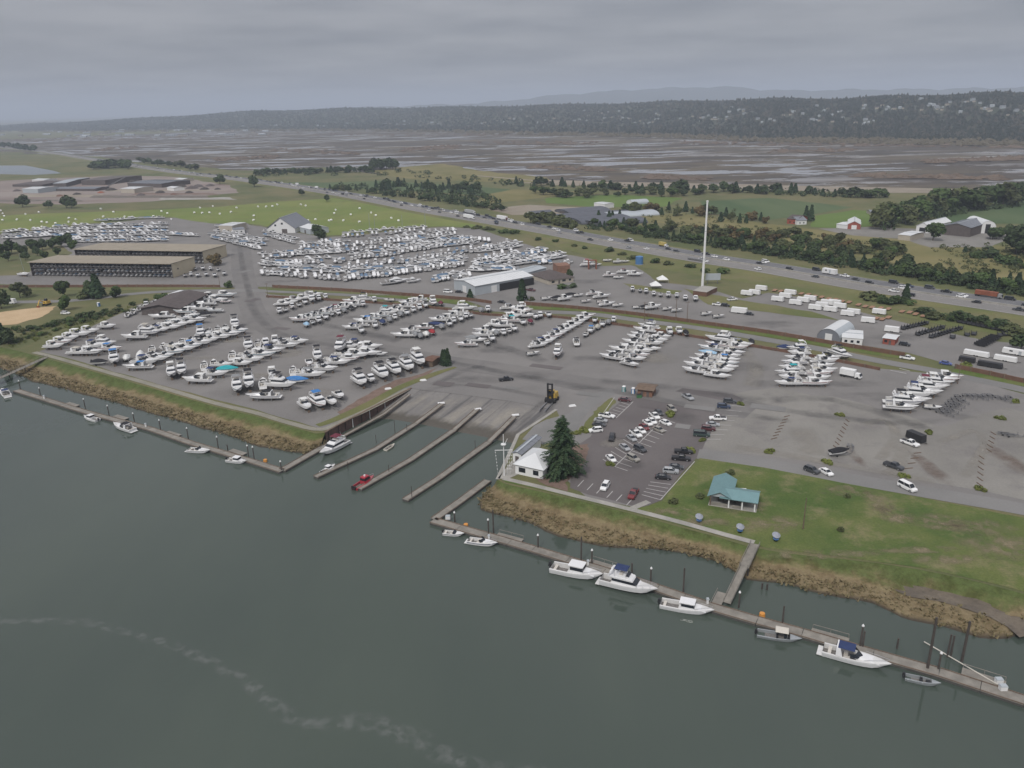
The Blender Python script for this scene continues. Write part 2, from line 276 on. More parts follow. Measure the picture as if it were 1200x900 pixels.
def link(name, me, parent=None):
    o = bpy.data.objects.new(name, me); C.objects.link(o)
    if parent: o.parent = parent
    return o
def empty(name, loc=(0, 0, 0), rz=0.0):
    o = bpy.data.objects.new(name, None); o.empty_display_size = 0.5; C.objects.link(o); o.location = loc; o.rotation_euler = (0, 0, rz); return o
USED = {}
def tag(o, label, cat, group=None):
    o['label'] = label; o['category'] = cat
    if group: o['group'] = group
    return o
def kind(o, k): o['kind'] = k; return o
KIDS = {}
def proto(root):                                                # remember a prototype's tree; the prototype itself is unlinked afterwards
    ch = [c for c in C.objects if c.parent == root]
    KIDS[root] = [(c, [g for g in C.objects if g.parent == c]) for c in ch]
    for c, gs in KIDS[root]:
        for g in gs: C.objects.unlink(g)
        C.objects.unlink(c)
    C.objects.unlink(root); return root
def copy_tree(root, loc, rz, scale=1.0, colors=None, skip=()):
    r = root.copy(); C.objects.link(r); r.location = loc; r.rotation_euler = (0, 0, rz); r.scale = (scale,) * 3 if not isinstance(scale, tuple) else scale
    for c, gs in KIDS[root]:
        nm = c.name.split('.')[0]
        if nm in skip: continue
        k = c.copy(); C.objects.link(k); k.parent = r
        if colors and nm in colors: k.color = rgba(colors[nm])
        for g in gs:
            gn = g.name.split('.')[0]
            if gn in skip: continue
            q = g.copy(); C.objects.link(q); q.parent = k
            if colors and gn in colors: q.color = rgba(colors[gn])
    if colors and root.name.split('.')[0] in colors: r.color = rgba(colors[root.name.split('.')[0]])
    return r
_T = ['', '', 'twenty', 'thirty', 'forty', 'fifty', 'sixty', 'seventy', 'eighty', 'ninety']
def ordinal(i):
    if i < 20: return ORD[i]
    a, b = divmod(i + 1, 10); return (_T[a][:-1] + 'ieth') if b == 0 else f"{_T[a]}-{ORD[b - 1]}"
ORD = ['first', 'second', 'third', 'fourth', 'fifth', 'sixth', 'seventh', 'eighth', 'ninth', 'tenth', 'eleventh', 'twelfth', 'thirteenth', 'fourteenth', 'fifteenth', 'sixteenth', 'seventeenth', 'eighteenth', 'nineteenth',
       'twentieth', 'twenty-first', 'twenty-second', 'twenty-third', 'twenty-fourth', 'twenty-fifth', 'twenty-sixth', 'twenty-seventh', 'twenty-eighth', 'twenty-ninth', 'thirtieth']
def to_px(p):
    q = MC.transposed() @ (Vector(p) - CAMV); return 600 + FPX * q.x / -q.z, 450 - FPX * q.y / -q.z
def in_poly(x, y, poly):
    c = False
    for (x0, y0), (x1, y1) in zip(poly, poly[1:] + poly[:1]):
        if (y0 > y) != (y1 > y) and x < (x1 - x0) * (y - y0) / (y1 - y0) + x0: c = not c
    return c
def sheet(name, pix, mat, dz, jit=0.0, step=6.0, z=LAND, world=False):
    """a flat sheet from photo-pixel corners laid on the ground, its outline broken up every few metres"""
    pts = [Vector((p[0], p[1], z)) if world else P(p[0], p[1], z) for p in pix]; out = []
    for i in range(len(pts)):
        a, b = pts[i], pts[(i + 1) % len(pts)]; L = (b - a).length; n = max(1, min(40, int(L / step))) if jit else 1
        nrm = Vector((-(b - a).y, (b - a).x, 0)).normalized() if L > 1e-6 else Vector((1, 0, 0))
        for k in range(n):
            p = a.lerp(b, k / n)
            if jit and k: p = p + nrm * random.uniform(-jit, jit)
            out.append(Vector((p.x, p.y, z + dz)))
    tri = tessellate_polygon([out]); me = bpy.data.meshes.new(name); me.from_pydata([tuple(p) for p in out], [], [tuple(t) for t in tri]); me.materials.append(M[mat])
    bm = bmesh.new(); bm.from_mesh(me); bmesh.ops.recalc_face_normals(bm, faces=bm.faces)
    for f in bm.faces:
        if f.normal.z < 0: f.normal_flip()
    bm.to_mesh(me); bm.free()
    o = link(name, me); o['kind'] = 'structure'; return o
def strip_mesh(pts, w, dz=0.0, z=None):
    """ribbon along world points; w: width or a list"""
    L, R = [], []
    for i, p in enumerate(pts):
        a = pts[max(0, i - 1)]; b = pts[min(len(pts) - 1, i + 1)]; d = (b - a); n = Vector((-d.y, d.x, 0)).normalized(); ww = (w[i] if isinstance(w, (list, tuple)) else w) / 2
        L.append(p + n * ww); R.append(p - n * ww)
    return L, R
def smooth_line(pts, step=3.0):
    out = []; n = len(pts)
    for i in range(n - 1):
        p0, p1, p2, p3 = pts[max(0, i - 1)], pts[i], pts[i + 1], pts[min(n - 1, i + 2)]; k = max(2, int((p2 - p1).length / step))
        for j in range(k):
            t = j / k; out.append(0.5 * ((2 * p1) + (p2 - p0) * t + (2 * p0 - 5 * p1 + 4 * p2 - p3) * t * t + (3 * p1 - p0 - 3 * p2 + p3) * t ** 3))
    out.append(pts[-1]); return out
def road(name, pix, w, mat, dz, z=LAND, step=4.0, soft=False):
    pts = smooth_line([P(u, v, z) for u, v in pix], step)
    if isinstance(w, (list, tuple)): w = list(np.interp(np.linspace(0, 1, len(pts)), np.linspace(0, 1, len(w)), w))
    if not soft:
        L, R = strip_mesh(pts, w); n = len(pts)
        me = bpy.data.meshes.new(name); me.from_pydata([(p.x, p.y, z + dz) for p in L + R], [], [(i, n + i, n + i + 1, i + 1) for i in range(n - 1)])
    else:                                                       # five columns, the outer ones fading out
        cols = []; fr = (-1, -0.55, 0, 0.55, 1); n = len(pts); L, R = strip_mesh(pts, w)
        vs = []; ed = []
        for q, e in zip(fr, (0, 0.75, 1, 0.75, 0)):
            for i in range(n):
                p = L[i].lerp(R[i], (q + 1) / 2); vs.append((p.x, p.y, z + dz)); ed.append(0.0 if i in (0, n - 1) else e)
        me = bpy.data.meshes.new(name); me.from_pydata(vs, [], [(k * n + i, (k + 1) * n + i, (k + 1) * n + i + 1, k * n + i + 1) for k in range(4) for i in range(n - 1)])
        at = me.attributes.new('edge', 'FLOAT', 'POINT'); at.data.foreach_set('value', ed)
    me.materials.append(M[mat]); me.update()
    bm = bmesh.new(); bm.from_mesh(me)
    for f in bm.faces:
        f.normal_update()
        if f.normal.z < 0: f.normal_flip()
    bm.to_mesh(me); bm.free()
    o = link(name, me); o['kind'] = 'structure'; return o
def patch(name, u, v, ru, rv, mat, dz, z=LAND):                  # a ragged soft patch, size in metres
    c = P(u, v, z); n = 20; vs = [(c.x, c.y, z + dz)]; ed = [1.0]
    for k, (f, e) in enumerate(((0.55, 0.8), (1.0, 0.0))):
        for i in range(n):
            a = 2 * math.pi * i / n; q = f * random.uniform(0.8, 1.15); vs.append((c.x + ru * q * math.cos(a), c.y + rv * q * math.sin(a), z + dz)); ed.append(e)
    fs = [(0, 1 + i, 1 + (i + 1) % n) for i in range(n)] + [(1 + i, 1 + n + i, 1 + n + (i + 1) % n, 1 + (i + 1) % n) for i in range(n)]
    me = bpy.data.meshes.new(name); me.from_pydata(vs, [], fs); me.materials.append(M[mat]); at = me.attributes.new('edge', 'FLOAT', 'POINT'); at.data.foreach_set('value', ed); me.update()
    o = link(name, me); o['kind'] = 'structure'; return o
# ================================================================== THE SETTING
# ---- water
SHW = [(-900, 330), (-400, 388), (-120, 412), (0, 431), (13, 436), (40, 447), (75, 456), (125, 469), (187, 487), (250, 505), (295, 520), (325, 527), (357, 533), (374, 524)]     # water line of the upstream bank
SHT = [(-900, 318), (-400, 366), (-120, 392), (0, 407), (20, 411), (57, 421), (90, 430), (125, 440), (175, 454), (250, 476), (300, 488), (333, 498), (370, 508), (381, 507)]   # its upper edge
W2 = [(572, 577), (562, 588), (564, 597), (594, 607), (625, 616), (656, 628), (687, 636), (729, 642), (760, 645), (802, 648), (844, 659), (875, 677), (917, 684), (948, 694), (1023, 707), (1054, 720), (1106, 735), (1148, 748), (1185, 750), (1192, 742), (1205, 730), (1260, 735), (1500, 800), (2200, 990)]
T2 = [(583, 562), (590, 566), (600, 569), (620, 573), (650, 580), (680, 587), (705, 593), (735, 601), (765, 609), (802, 619), (840, 629), (872, 639), (900, 645), (935, 650), (985, 655), (1030, 660), (1080, 668), (1130, 678), (1170, 688), (1215, 700), (1260, 712), (1320, 728), (1500, 770), (2200, 920)]
WALL_TOP = [(381, 507), (393, 500), (433, 479.5), (482, 455)]
RAMP_TOP = [(482, 455), (540, 462), (600, 470), (652, 480)]
RAMP_WL = [(434, 490), (462, 491.5), (493, 497), (537, 506), (568, 512), (607, 521)]
QUAY = [(652, 480), (630, 494.5), (607, 509.5), (597, 532), (583, 562)]
CREEK = [(1040, 690), (1070, 685), (1105, 691), (1140, 700), (1165, 709), (1182, 721), (1215, 728), (1225, 742), (1195, 748), (1180, 735), (1160, 724), (1130, 714), (1100, 706), (1062, 700)]
wm = MB(); wm.add([(-2500, -200, 0), (2500, -200, 0), (2500, 900, 0), (-2500, 900, 0)], [(0, 1, 2, 3)])
kind(wm.build('water', 'river_water'), 'structure')
near = [P(u, v) for u, v in SHT] + [P(u, v) for u, v in WALL_TOP[1:]] + [P(u, v) for u, v in RAMP_TOP[1:]] + [P(u, v) for u, v in QUAY[1:]] + [P(u, v) for u, v in T2[1:]]
far = [Vector((60000, near[-1].y, LAND)), Vector((60000, 70000, LAND)), Vector((-60000, 70000, LAND)), Vector((-60000, near[0].y, LAND))]
gp = near + far
tri = tessellate_polygon([gp]); me = bpy.data.meshes.new('ground'); me.from_pydata([tuple(p) for p in gp], [], [tuple(t) for t in tri]); me.materials.append(M['rough_grass'])
bm = bmesh.new(); bm.from_mesh(me)
for f in bm.faces:
    f.normal_update()
    if f.normal.z < 0: f.normal_flip()
bm.to_mesh(me); bm.free(); kind(link('ground', me), 'structure')
# ---- banks: a grid from the upper edge down to below the water line
def resample(pts, n):
    d = [0.0]
    for a, b in zip(pts, pts[1:]): d.append(d[-1] + (b - a).length)
    t = np.linspace(0, d[-1], n); return [Vector((float(np.interp(x, d, [p.x for p in pts])), float(np.interp(x, d, [p.y for p in pts])), float(np.interp(x, d, [p.z for p in pts])))) for x in t]
def seg_resample(a, b, per=10):                                  # both lines have the same number of corners
    A, B = [], []
    for i in range(len(a) - 1):
        k = max(2, min(40, int(max((a[i + 1] - a[i]).length, (b[i + 1] - b[i]).length) / 2.2)))
        for j in range(k): A.append(a[i].lerp(a[i + 1], j / k)); B.append(b[i].lerp(b[i + 1], j / k))
    A.append(a[-1]); B.append(b[-1]); return A, B
BANKPTS = []
def bank(name, T, Wl):
    A, B = seg_resample([P(u, v, LAND) for u, v in T], [P(u, v, 0) for u, v in Wl]); n = len(A); Mx = 16; vs = []; ed = []
    ph = random.uniform(0, 9)
    for k in range(Mx + 1):
        t = k / (Mx - 1.0)
        for i in range(n):
            p = A[i].lerp(B[i], t); s = min(1.0, max(0.0, t)); z = LAND - 0.02 + (0.30 - LAND) * (0.30 * s + 0.70 * (1 - (1 - s) ** 2)) if t <= 1 else -0.8
            gap = (B[i] - A[i]).length / Mx; wob = 0 if k == 0 else min(1.0, t) * (0.55 * math.sin(i * 0.37 + ph) + 0.4 * math.sin(i * 0.83 + 2 * ph)) + random.uniform(-0.22, 0.22) * min(1.2, gap)
            if 0 < k < Mx - 1: z += random.uniform(-0.08, 0.10) + 0.08 * math.sin(i * 0.31 + k * 0.9)
            if k == Mx - 1: z = 0.10
            if in_poly(*to_px((p.x, p.y, 1.0)), CREEK): z = 0.75
            dr = (B[i] - A[i]); dr.z = 0; dr.normalize()
            vs.append((p.x + dr.x * wob, p.y + dr.y * wob, z)); ed.append(min(1.0, t))
            if 0.12 < t < 0.98 and z != 0.75: BANKPTS.append((p.x, p.y, z, t, name))
    fs = [(k * n + i, k * n + i + 1, (k + 1) * n + i + 1, (k + 1) * n + i) for k in range(Mx) for i in range(n - 1)]
    me = bpy.data.meshes.new(name); me.from_pydata(vs, [], fs); me.materials.append(M['bank_grass'])
    at = me.attributes.new('edge', 'FLOAT', 'POINT'); at.data.foreach_set('value', ed); me.update()
    bm = bmesh.new(); bm.from_mesh(me)
    for f in bm.faces:
        f.normal_update()
        if f.normal.z < 0: f.normal_flip()
    bm.to_mesh(me); bm.free(); me.polygons.foreach_set('use_smooth', [True] * len(me.polygons))
    return kind(link(name, me), 'structure')
bank('river_bank_terrain', SHT, SHW)
bank('park_bank_terrain', T2, W2)
# mud creek in the park bank
sheet('mud', [(a + (3 if a < 1130 else 0), b - 1) for a, b in CREEK], 'mud', 0.0, 0.6, 3.0, z=0.95)
# ---- launch ramp: from the yard down into the basin
def ramp_build():
    top = resample([P(u, v, LAND) for u, v in RAMP_TOP], 24); wl = resample([P(u, v, 0.0) for u, v in RAMP_WL], 24); vs = []; K = 10
    for k in range(K + 1):
        t = k / K * 1.35
        for i in range(24): p = top[i].lerp(wl[i], t); vs.append((p.x, p.y, p.z + 0.01))
    me = bpy.data.meshes.new('boat_ramp'); me.from_pydata(vs, [], [(k * 24 + i, k * 24 + i + 1, (k + 1) * 24 + i + 1, (k + 1) * 24 + i) for k in range(K) for i in range(23)]); me.materials.append(M['ramp_asphalt'])
    uv = me.uv_layers.new(name='UVMap')
    for lp in me.loops: uv.data[lp.index].uv = ((lp.vertex_index % 24) / 23.0, (lp.vertex_index // 24) / K)
    bm = bmesh.new(); bm.from_mesh(me)
    for f in bm.faces:
        f.normal_update()
        if f.normal.z < 0: f.normal_flip()
    bm.to_mesh(me); bm.free(); kind(link('boat_ramp_pavement', me), 'structure')
    return top, wl
RT, RW = ramp_build()
def ramp_pt(s, t):                                               # s across 0..1, t 0 at the top, 1 at the water line
    i = s * 23; a = int(min(22, i)); f = i - a
    return RT[a].lerp(RT[a + 1], f).lerp(RW[a].lerp(RW[a + 1], f), t)
# quay wall under the office: a vertical concrete face
q = [P(u, v) for u, v in QUAY]; qm = MB()
for a, b in zip(q, q[1:]): qm.add([(a.x, a.y, -1.5), (b.x, b.y, -1.5), (b.x, b.y, LAND + 0.12), (a.x, a.y, LAND + 0.12)], [(0, 1, 2, 3)])
w_ = strip_mesh(q, 1.2); n = len(q); qm.add([(p.x, p.y, LAND + 0.12) for p in w_[0] + w_[1]], [(i, i + 1, n + i + 1, n + i) for i in range(n - 1)])
kind(qm.build('quay_wall', 'concrete'), 'structure')
# ---- ground cover sheets, far to near
sheet('tide_flat_land', [(-500, 196), (-200, 178), (0, 164), (150, 158), (300, 151), (600, 153), (900, 160), (1200, 163), (1500, 170), (1900, 215), (1500, 236), (1200, 222), (1000, 219), (800, 217), (640, 214), (560, 205), (520, 208), (440, 204), (380, 196), (300, 200), (240, 196), (180, 190), (100, 183), (0, 178), (-200, 195)], 'tide_flat', 0.05, 25, 60)
sheet('levee_field', [(600, 209), (700, 213), (820, 215), (1000, 219), (1200, 223), (1300, 226), (1300, 232), (1200, 229), (1000, 225), (820, 221), (700, 219), (600, 214)], 'dirt_pale', 0.09, 3, 30)
sheet('dry_field', [(430, 201), (480, 195), (520, 192), (560, 200), (640, 208), (640, 214), (560, 213), (480, 210)], 'farm_olive', 0.10, 6, 30)
sheet('green_field', [(-120, 264), (0, 253), (60, 250), (150, 247), (250, 243), (330, 236), (392, 232), (430, 238), (480, 247), (560, 258), (600, 266), (560, 267), (520, 265), (480, 266), (420, 274), (385, 276), (345, 270), (290, 262), (250, 262), (200, 254), (140, 258), (90, 263), (40, 269), (0, 273), (-120, 284)], 'field_grass', 0.06, 3, 20)
sheet('quarry_ground', [(-150, 246), (0, 238), (80, 240), (180, 236), (280, 226), (270, 217), (200, 207), (130, 206), (60, 209), (0, 212), (-150, 220)], 'dirt_pink', 0.05, 6, 25)
pw = MB(); pp = [P(u, v) for u, v in ((-60, 200), (-20, 194), (30, 194), (62, 200), (72, 203), (40, 205), (0, 204), (-50, 207))]; pw.poly([(p.x, p.y, LAND + 0.06) for p in pp]); kind(pw.build('pond_water', 'river_water'), 'structure')
for nm, pix, mt in (('farm_field', [(690, 252), (780, 262), (860, 280), (1000, 300), (1200, 335), (1300, 350), (1300, 300), (1200, 288), (1100, 285), (1000, 275), (900, 262), (800, 250)], 'farm_olive'),
                    ('farm_field', [(820, 236), (900, 232), (960, 238), (1000, 243), (950, 252), (900, 258), (830, 250)], 'farm_dark'), ('farm_field', [(955, 253), (1000, 246), (1060, 250), (1050, 262), (990, 268), (950, 266)], 'farm_green'),
                    ('farm_field', [(640, 232), (720, 228), (800, 232), (780, 242), (700, 243), (640, 238)], 'farm_green'), ('farm_field', [(570, 245), (620, 240), (700, 244), (690, 250), (600, 252)], 'dirt_pale'),
                    ('farm_yard_gravel', [(960, 268), (1010, 266), (1070, 268), (1110, 270), (1180, 268), (1200, 272), (1160, 290), (1090, 290), (1060, 280), (1000, 276)], 'yard_gravel'),
                    ('farm_field', [(1100, 296), (1200, 300), (1260, 315), (1200, 322), (1100, 310)], 'farm_olive')):
    kind(sheet(nm, pix, mt, 0.06 + 0.02 * random.random(), 2, 15), 'structure')
road('levee_path', [(560, 206), (640, 212.5), (720, 216), (820, 218), (1000, 222), (1200, 226), (1320, 229)], 9, 'dirt_pale', 0.14)
kind(sheet('farm_field', [(300, 213), (380, 214), (450, 212), (520, 216), (600, 222), (600, 232), (520, 226), (440, 222), (380, 220)], 'farm_dark', 0.085, 2, 15), 'structure')
kind(sheet('farm_field', [(600, 222), (680, 224), (640, 231), (600, 236), (570, 238), (560, 230)], 'farm_olive', 0.095, 2, 15), 'structure')
kind(sheet('farm_field', [(1060, 240), (1200, 228), (1300, 230), (1300, 262), (1180, 262), (1110, 262)], 'farm_dark', 0.105, 2, 15), 'structure')
for u0, u1, v0, v1, mt in ((20, 120, 228, 231, 'dirt_pale'), (110, 240, 229, 232, 'mud'), (0, 90, 234, 236, 'mud'), (130, 260, 222, 224, 'dirt_pale'), (160, 250, 226, 228, 'bark_soil'), (60, 150, 212, 214, 'mud'), (190, 270, 231, 234, 'concrete')): kind(sheet('quarry_dirt', [(u0, v0), (u1, v0 + random.uniform(-1, 1)), (u1 + 8, v1), (u0 - 5, v1)], mt, 0.08 + random.random() * .05, 4, 12), 'structure')
# ---- highway: two carriageways on one embankment
HW_C = [(-160, 157), (0, 172.5), (60, 179), (105, 186), (160, 194.5), (212, 202), (262, 207.5), (312, 214), (362, 221), (412, 229), (450, 236), (500, 245.5), (550, 254), (600, 262.5), (650, 271), (700, 280.5), (762, 291.5), (830, 303), (900, 313.5), (960, 324), (1015, 333.5), (1100, 346.5), (1200, 361), (1330, 381), (1600, 420)]
hw_world = smooth_line([P(u, v, LAND + 0.8) for u, v in HW_C], 10)
def side(pts, o):
    out = []
    for i, p in enumerate(pts):
        a = pts[max(0, i - 1)]; b = pts[min(len(pts) - 1, i + 1)]; d = b - a; n = Vector((-d.y, d.x, 0)).normalized(); out.append(p + n * o)
    return out
def ribbon(name, pts, o0, o1, mat, z):
    A, B = side(pts, o0), side(pts, o1); n = len(pts)
    me = bpy.data.meshes.new(name); me.from_pydata([(p.x, p.y, z) for p in A + B], [], [(i, n + i, n + i + 1, i + 1) for i in range(n - 1)]); me.materials.append(M[mat])
    bm = bmesh.new(); bm.from_mesh(me)
    for f in bm.faces:
        f.normal_update()
        if f.normal.z < 0: f.normal_flip()
    bm.to_mesh(me); bm.free(); return kind(link(name, me), 'structure')
HZ = LAND + 0.8
# lateral sign: find which side faces away from the camera
tst = side(hw_world, 10.0); mid = len(hw_world) * 2 // 3; FS = 1.0 if tst[mid].length > hw_world[mid].length else -1.0
em = side(hw_world, FS * 24); en = side(hw_world, -FS * 24); e1 = side(hw_world, FS * 19); e2 = side(hw_world, -FS * 19); n = len(hw_world)
me = bpy.data.meshes.new('highway_embankment'); me.from_pydata([(p.x, p.y, LAND + 0.02) for p in em] + [(p.x, p.y, HZ - 0.06) for p in e1] + [(p.x, p.y, HZ - 0.06) for p in e2] + [(p.x, p.y, LAND + 0.02) for p in en], [], [(k * n + i, (k + 1) * n + i, (k + 1) * n + i + 1, k * n + i + 1) for k in range(3) for i in range(n - 1)]); me.materials.append(M['verge_grass']); kind(link('highway_embankment_land', me), 'structure')
ribbon('highway_road', hw_world, FS * 16.5, FS * 0.7, 'highway_dark', HZ)
ribbon('highway_road', hw_world, -FS * 0.7, -FS * 16.5, 'highway_pale', HZ)
ribbon('road_shoulder', hw_world, FS * 0.7, -FS * 0.7, 'concrete', HZ + 0.005)
for o in (15.3, 1.9, -2.1, -15.5): ribbon('road_marking_line', hw_world, FS * o, FS * (o + 0.35), 'marking_white', HZ + 0.03)
for o in (5.3, 8.9, 12.4, -5.6, -9.2):                 # lane dashes on the nearer half
    A, B = side(hw_world, FS * o), side(hw_world, FS * (o + 0.22)); dm = MB()
    for i in range(len(hw_world) * 2 // 5, len(hw_world) - 1): 
        a, b, c, d = A[i], A[i].lerp(A[i + 1], 0.4), B[i].lerp(B[i + 1], 0.4), B[i]; dm.add([(p.x, p.y, HZ + 0.03) for p in (a, b, c, d)], [(0, 1, 2, 3)])
    kind(dm.build('road_marking_line', 'marking_white'), 'structure')
bar_m = MB(); bp = hw_world[len(hw_world) // 4:]; bp2 = [p for p in bp]
for a, b in zip(bp2, bp2[1:]): bar_m.bar((a.x, a.y, HZ), (b.x, b.y, HZ), 0.6, 0.85)
tag(bar_m.build('median_barrier', 'concrete'), 'long low concrete barrier dividing the two halves of the highway', 'barrier')
# ---- the boatyard floor
sheet('boatyard_ground', [(46, 412), (75, 400), (105, 384), (140, 368), (165, 356), (200, 345), (232, 340), (270, 339), (300, 337), (315, 345), (430, 353), (575, 368), (640, 371), (730, 381), (815, 393), (905, 408), (1030, 432), (1120, 440), (1200, 462), (1320, 490), (1500, 560), (1500, 660), (1200, 602), (1000, 566), (880, 543), (818, 535), (742, 594), (690, 585), (661, 560), (668, 525), (652, 480.5), (600, 470.3), (540, 462.3), (482, 455.3), (430, 479), (390, 498), (378, 503), (335, 491), (300, 480), (250, 468), (175, 447), (125, 433), (80, 420)], 'yard_asphalt', 0.04, 0.4, 6)
sheet('upper_yard_ground', [(-60, 333), (0, 333), (262, 337), (312, 336), (420, 342), (542, 350), (575, 363), (612, 356), (680, 362), (825, 378), (900, 388), (1000, 403), (1062, 413), (1120, 430), (1200, 444), (1320, 465), (1320, 425), (1200, 403), (1150, 398), (1080, 383), (1010, 366), (960, 352), (900, 343), (870, 350), (820, 336), (770, 330), (745, 312), (690, 303), (640, 294), (600, 281), (560, 268), (520, 266), (480, 268), (420, 276), (380, 278), (340, 271), (290, 263), (250, 262), (210, 255), (180, 256), (150, 259), (100, 264), (60, 268), (0, 275), (-60, 283), (-60, 292), (0, 290), (70, 287), (85, 297), (48, 310), (30, 322), (-60, 326)], 'yard_asphalt', 0.045, 0.8, 8)
sheet('gravel_ground', [(858, 462), (905, 455), (1000, 470), (1100, 500), (1180, 478), (1300, 500), (1420, 560), (1420, 610), (1200, 586), (1120, 570), (1000, 549), (900, 534), (835, 527), (815, 520), (835, 490)], 'yard_gravel', 0.055, 1.5, 6)
sheet('parking_ground', [(672, 525), (692, 512), (712, 483), (735, 465), (768, 468), (800, 455), (858, 462), (872, 468), (836, 502), (818, 535), (790, 566), (776, 586), (756, 594), (742, 593), (690, 580), (668, 572)], 'lot_asphalt', 0.064, 0.3, 6)
sheet('lawn', [(742, 598), (776, 588), (792, 567), (820, 537), (895, 548), (947, 558), (987, 566), (1093, 586), (1200, 607), (1320, 632), (1500, 676), (1500, 764), (1260, 709.5), (1170, 685.5), (1080, 665.5), (985, 652.5), (900, 642.5), (840, 626.5), (765, 606.5)], 'lawn_grass', 0.08, 0.15, 4)
sheet('soil', [(627, 560), (648, 548), (672, 522), (690, 520), (686, 542), (662, 566), (665, 576), (640, 569)], 'bark_soil', 0.085, 0.5, 2)
sheet('lawn_grass', [(590, 563), (620, 566), (680, 581), (742, 596), (735, 599), (680, 585), (620, 571), (592, 565)], 'strip_grass', 0.075, 0.1, 3)
sheet('verge_grass', [(685, 497), (700, 478), (717, 466), (722, 470), (708, 490), (695, 506), (676, 508)], 'verge_grass', 0.09, 0.5, 2)
sheet('pavement', [(640, 492), (655, 488), (668, 484), (692, 463), (716, 455), (721, 462), (705, 470), (690, 482), (678, 500), (672, 512), (654, 518), (636, 521), (612, 515), (626, 499)], 'road_grey', 0.082, 0.2, 5)
sheet('quay_pavement', [(583, 561), (600, 540), (612, 545), (608, 556), (594, 562)], 'concrete', 0.12, 0.1, 5)
# paths, lanes, tyre tracks
road('dike_path', [(40, 413), (57, 417), (125, 436), (175, 450), (250, 472), (300, 484), (333, 494), (368, 503), (384, 502), (396, 496), (433, 479), (478, 456)], 2.6, 'path_gravel', 0.10)
road('dike_path', [(590, 561), (625, 569), (667, 579.5), (740, 597.5), (802, 613.5), (850, 627), (884, 636)], 2.0, 'concrete', 0.13)
road('lawn_path', [(739, 597), (748, 593), (760, 588)], 2.0, 'concrete', 0.12)
road('lane_road', [(284, 262), (283, 300), (287, 330), (300, 370), (335, 393), (395, 404), (450, 411), (520, 424), (580, 432), (650, 444), (720, 458)], [11, 12, 14, 15, 15, 14, 13, 14, 16, 16, 14], 'lane_asphalt', 0.07)
road('lane_road', [(640, 441), (720, 454), (800, 468), (880, 484)], 13, 'lane_asphalt', 0.075)
road('park_road', [(818, 532), (880, 540), (950, 553), (1040, 569), (1120, 583), (1200, 597), (1350, 628)], 7.5, 'road_grey', 0.07)
road('frontage_road', [(-80, 357), (0, 354.5), (70, 353), (110, 350), (150, 345), (200, 341.5), (270, 340.5), (312, 341), (420, 346.5), (500, 355), (560, 362), (620, 365), (690, 368), (760, 377), (825, 385.5), (900, 398.5), (960, 409), (1030, 423), (1112, 438), (1200, 457), (1340, 488)], 7.0, 'road_grey', 0.09)
for pl, w, mt in (([(292, 350), (303, 372), (330, 392), (390, 405), (470, 416), (545, 428), (640, 446), (740, 462), (830, 480), (930, 494)], 6, 'tyre_dirt'), ([(280, 280), (284, 310), (294, 350)], 5, 'tyre_dirt'),
                  ([(505, 452), (545, 434), (570, 428)], 5, 'tyre_dirt'), ([(480, 470), (510, 455), (560, 452), (640, 466)], 4, 'tyre_dirt'), ([(900, 470), (960, 467), (1020, 480), (1090, 505)], 7, 'tyre_dirt'),
                  ([(700, 446), (790, 455), (900, 470)], 8, 'tyre_dirt'), ([(860, 470), (960, 487), (1060, 496), (1140, 486)], 6, 'tyre_dirt'), ([(1010, 500), (1035, 492), (1050, 510), (1030, 540)], 4, 'pale_dust'),
                  ([(1100, 520), (1140, 505), (1155, 520), (1130, 560)], 4, 'pale_dust'), ([(860, 524), (920, 533), (1000, 548), (1100, 566)], 5, 'pale_dust'), ([(935, 500), (945, 515), (950, 535)], 10, 'pale_dust'),
                  ([(600, 500), (625, 480), (640, 468)], 3, 'tyre_dirt'), ([(615, 505), (640, 484), (652, 470)], 3, 'tyre_dirt'), ([(870, 410), (885, 430), (880, 455)], 8, 'pale_dust'), ([(1060, 520), (1055, 540), (1045, 560)], 6, 'pale_dust'), ([(560, 400), (600, 410), (640, 425)], 8, 'tyre_dirt'), ([(330, 372), (400, 385), (470, 400)], 9, 'tyre_dirt')):
    kind(road('tyre_track_dirt', pl, w, mt, 0.10 + random.random() * 0.04, soft=True), 'stuff')
for u, v, a, b in ((1030, 590, 4, 9), (1050, 605, 6, 7), (1100, 612, 9, 6), (1175, 640, 12, 7), (960, 650, 16, 2.5), (1080, 645, 14, 2), (1120, 656, 14, 2.5), (870, 592, 9, 5), (900, 615, 12, 5), (780, 600, 8, 3), (990, 575, 8, 4), (1150, 618, 10, 5), (830, 612, 7, 3)): kind(patch('dry_grass', u, v, a, b, 'dry_patch', 0.11), 'stuff')
for u, v, a, b in ((150, 400, 9, 6), (230, 420, 10, 5), (300, 440, 12, 5), (340, 415, 9, 6), (200, 432, 8, 4), (380, 460, 8, 5), (270, 400, 9, 5), (420, 372, 12, 6), (470, 380, 10, 5), (530, 392, 12, 7), (580, 410, 10, 6), (640, 395, 9, 6), (700, 420, 12, 6), (770, 420, 10, 8), (880, 430, 12, 8), (900, 450, 10, 5), (1000, 450, 14, 6), (1020, 465, 12, 5), (620, 440, 14, 6), (560, 445, 12, 7), (680, 455, 10, 4), (740, 545, 6, 5), (720, 520, 5, 5), (800, 490, 6, 7), (330, 330, 16, 7), (450, 345, 20, 4), (690, 330, 18, 9), (900, 380, 20, 8), (1050, 395, 16, 8)): kind(patch('oil_stain_dirt', u, v, a * random.uniform(.7, 1.2), b * random.uniform(.7, 1.2), random.choice(('tyre_dirt', 'tyre_dirt', 'pale_dust')), 0.14 + random.random() * .05), 'stuff')
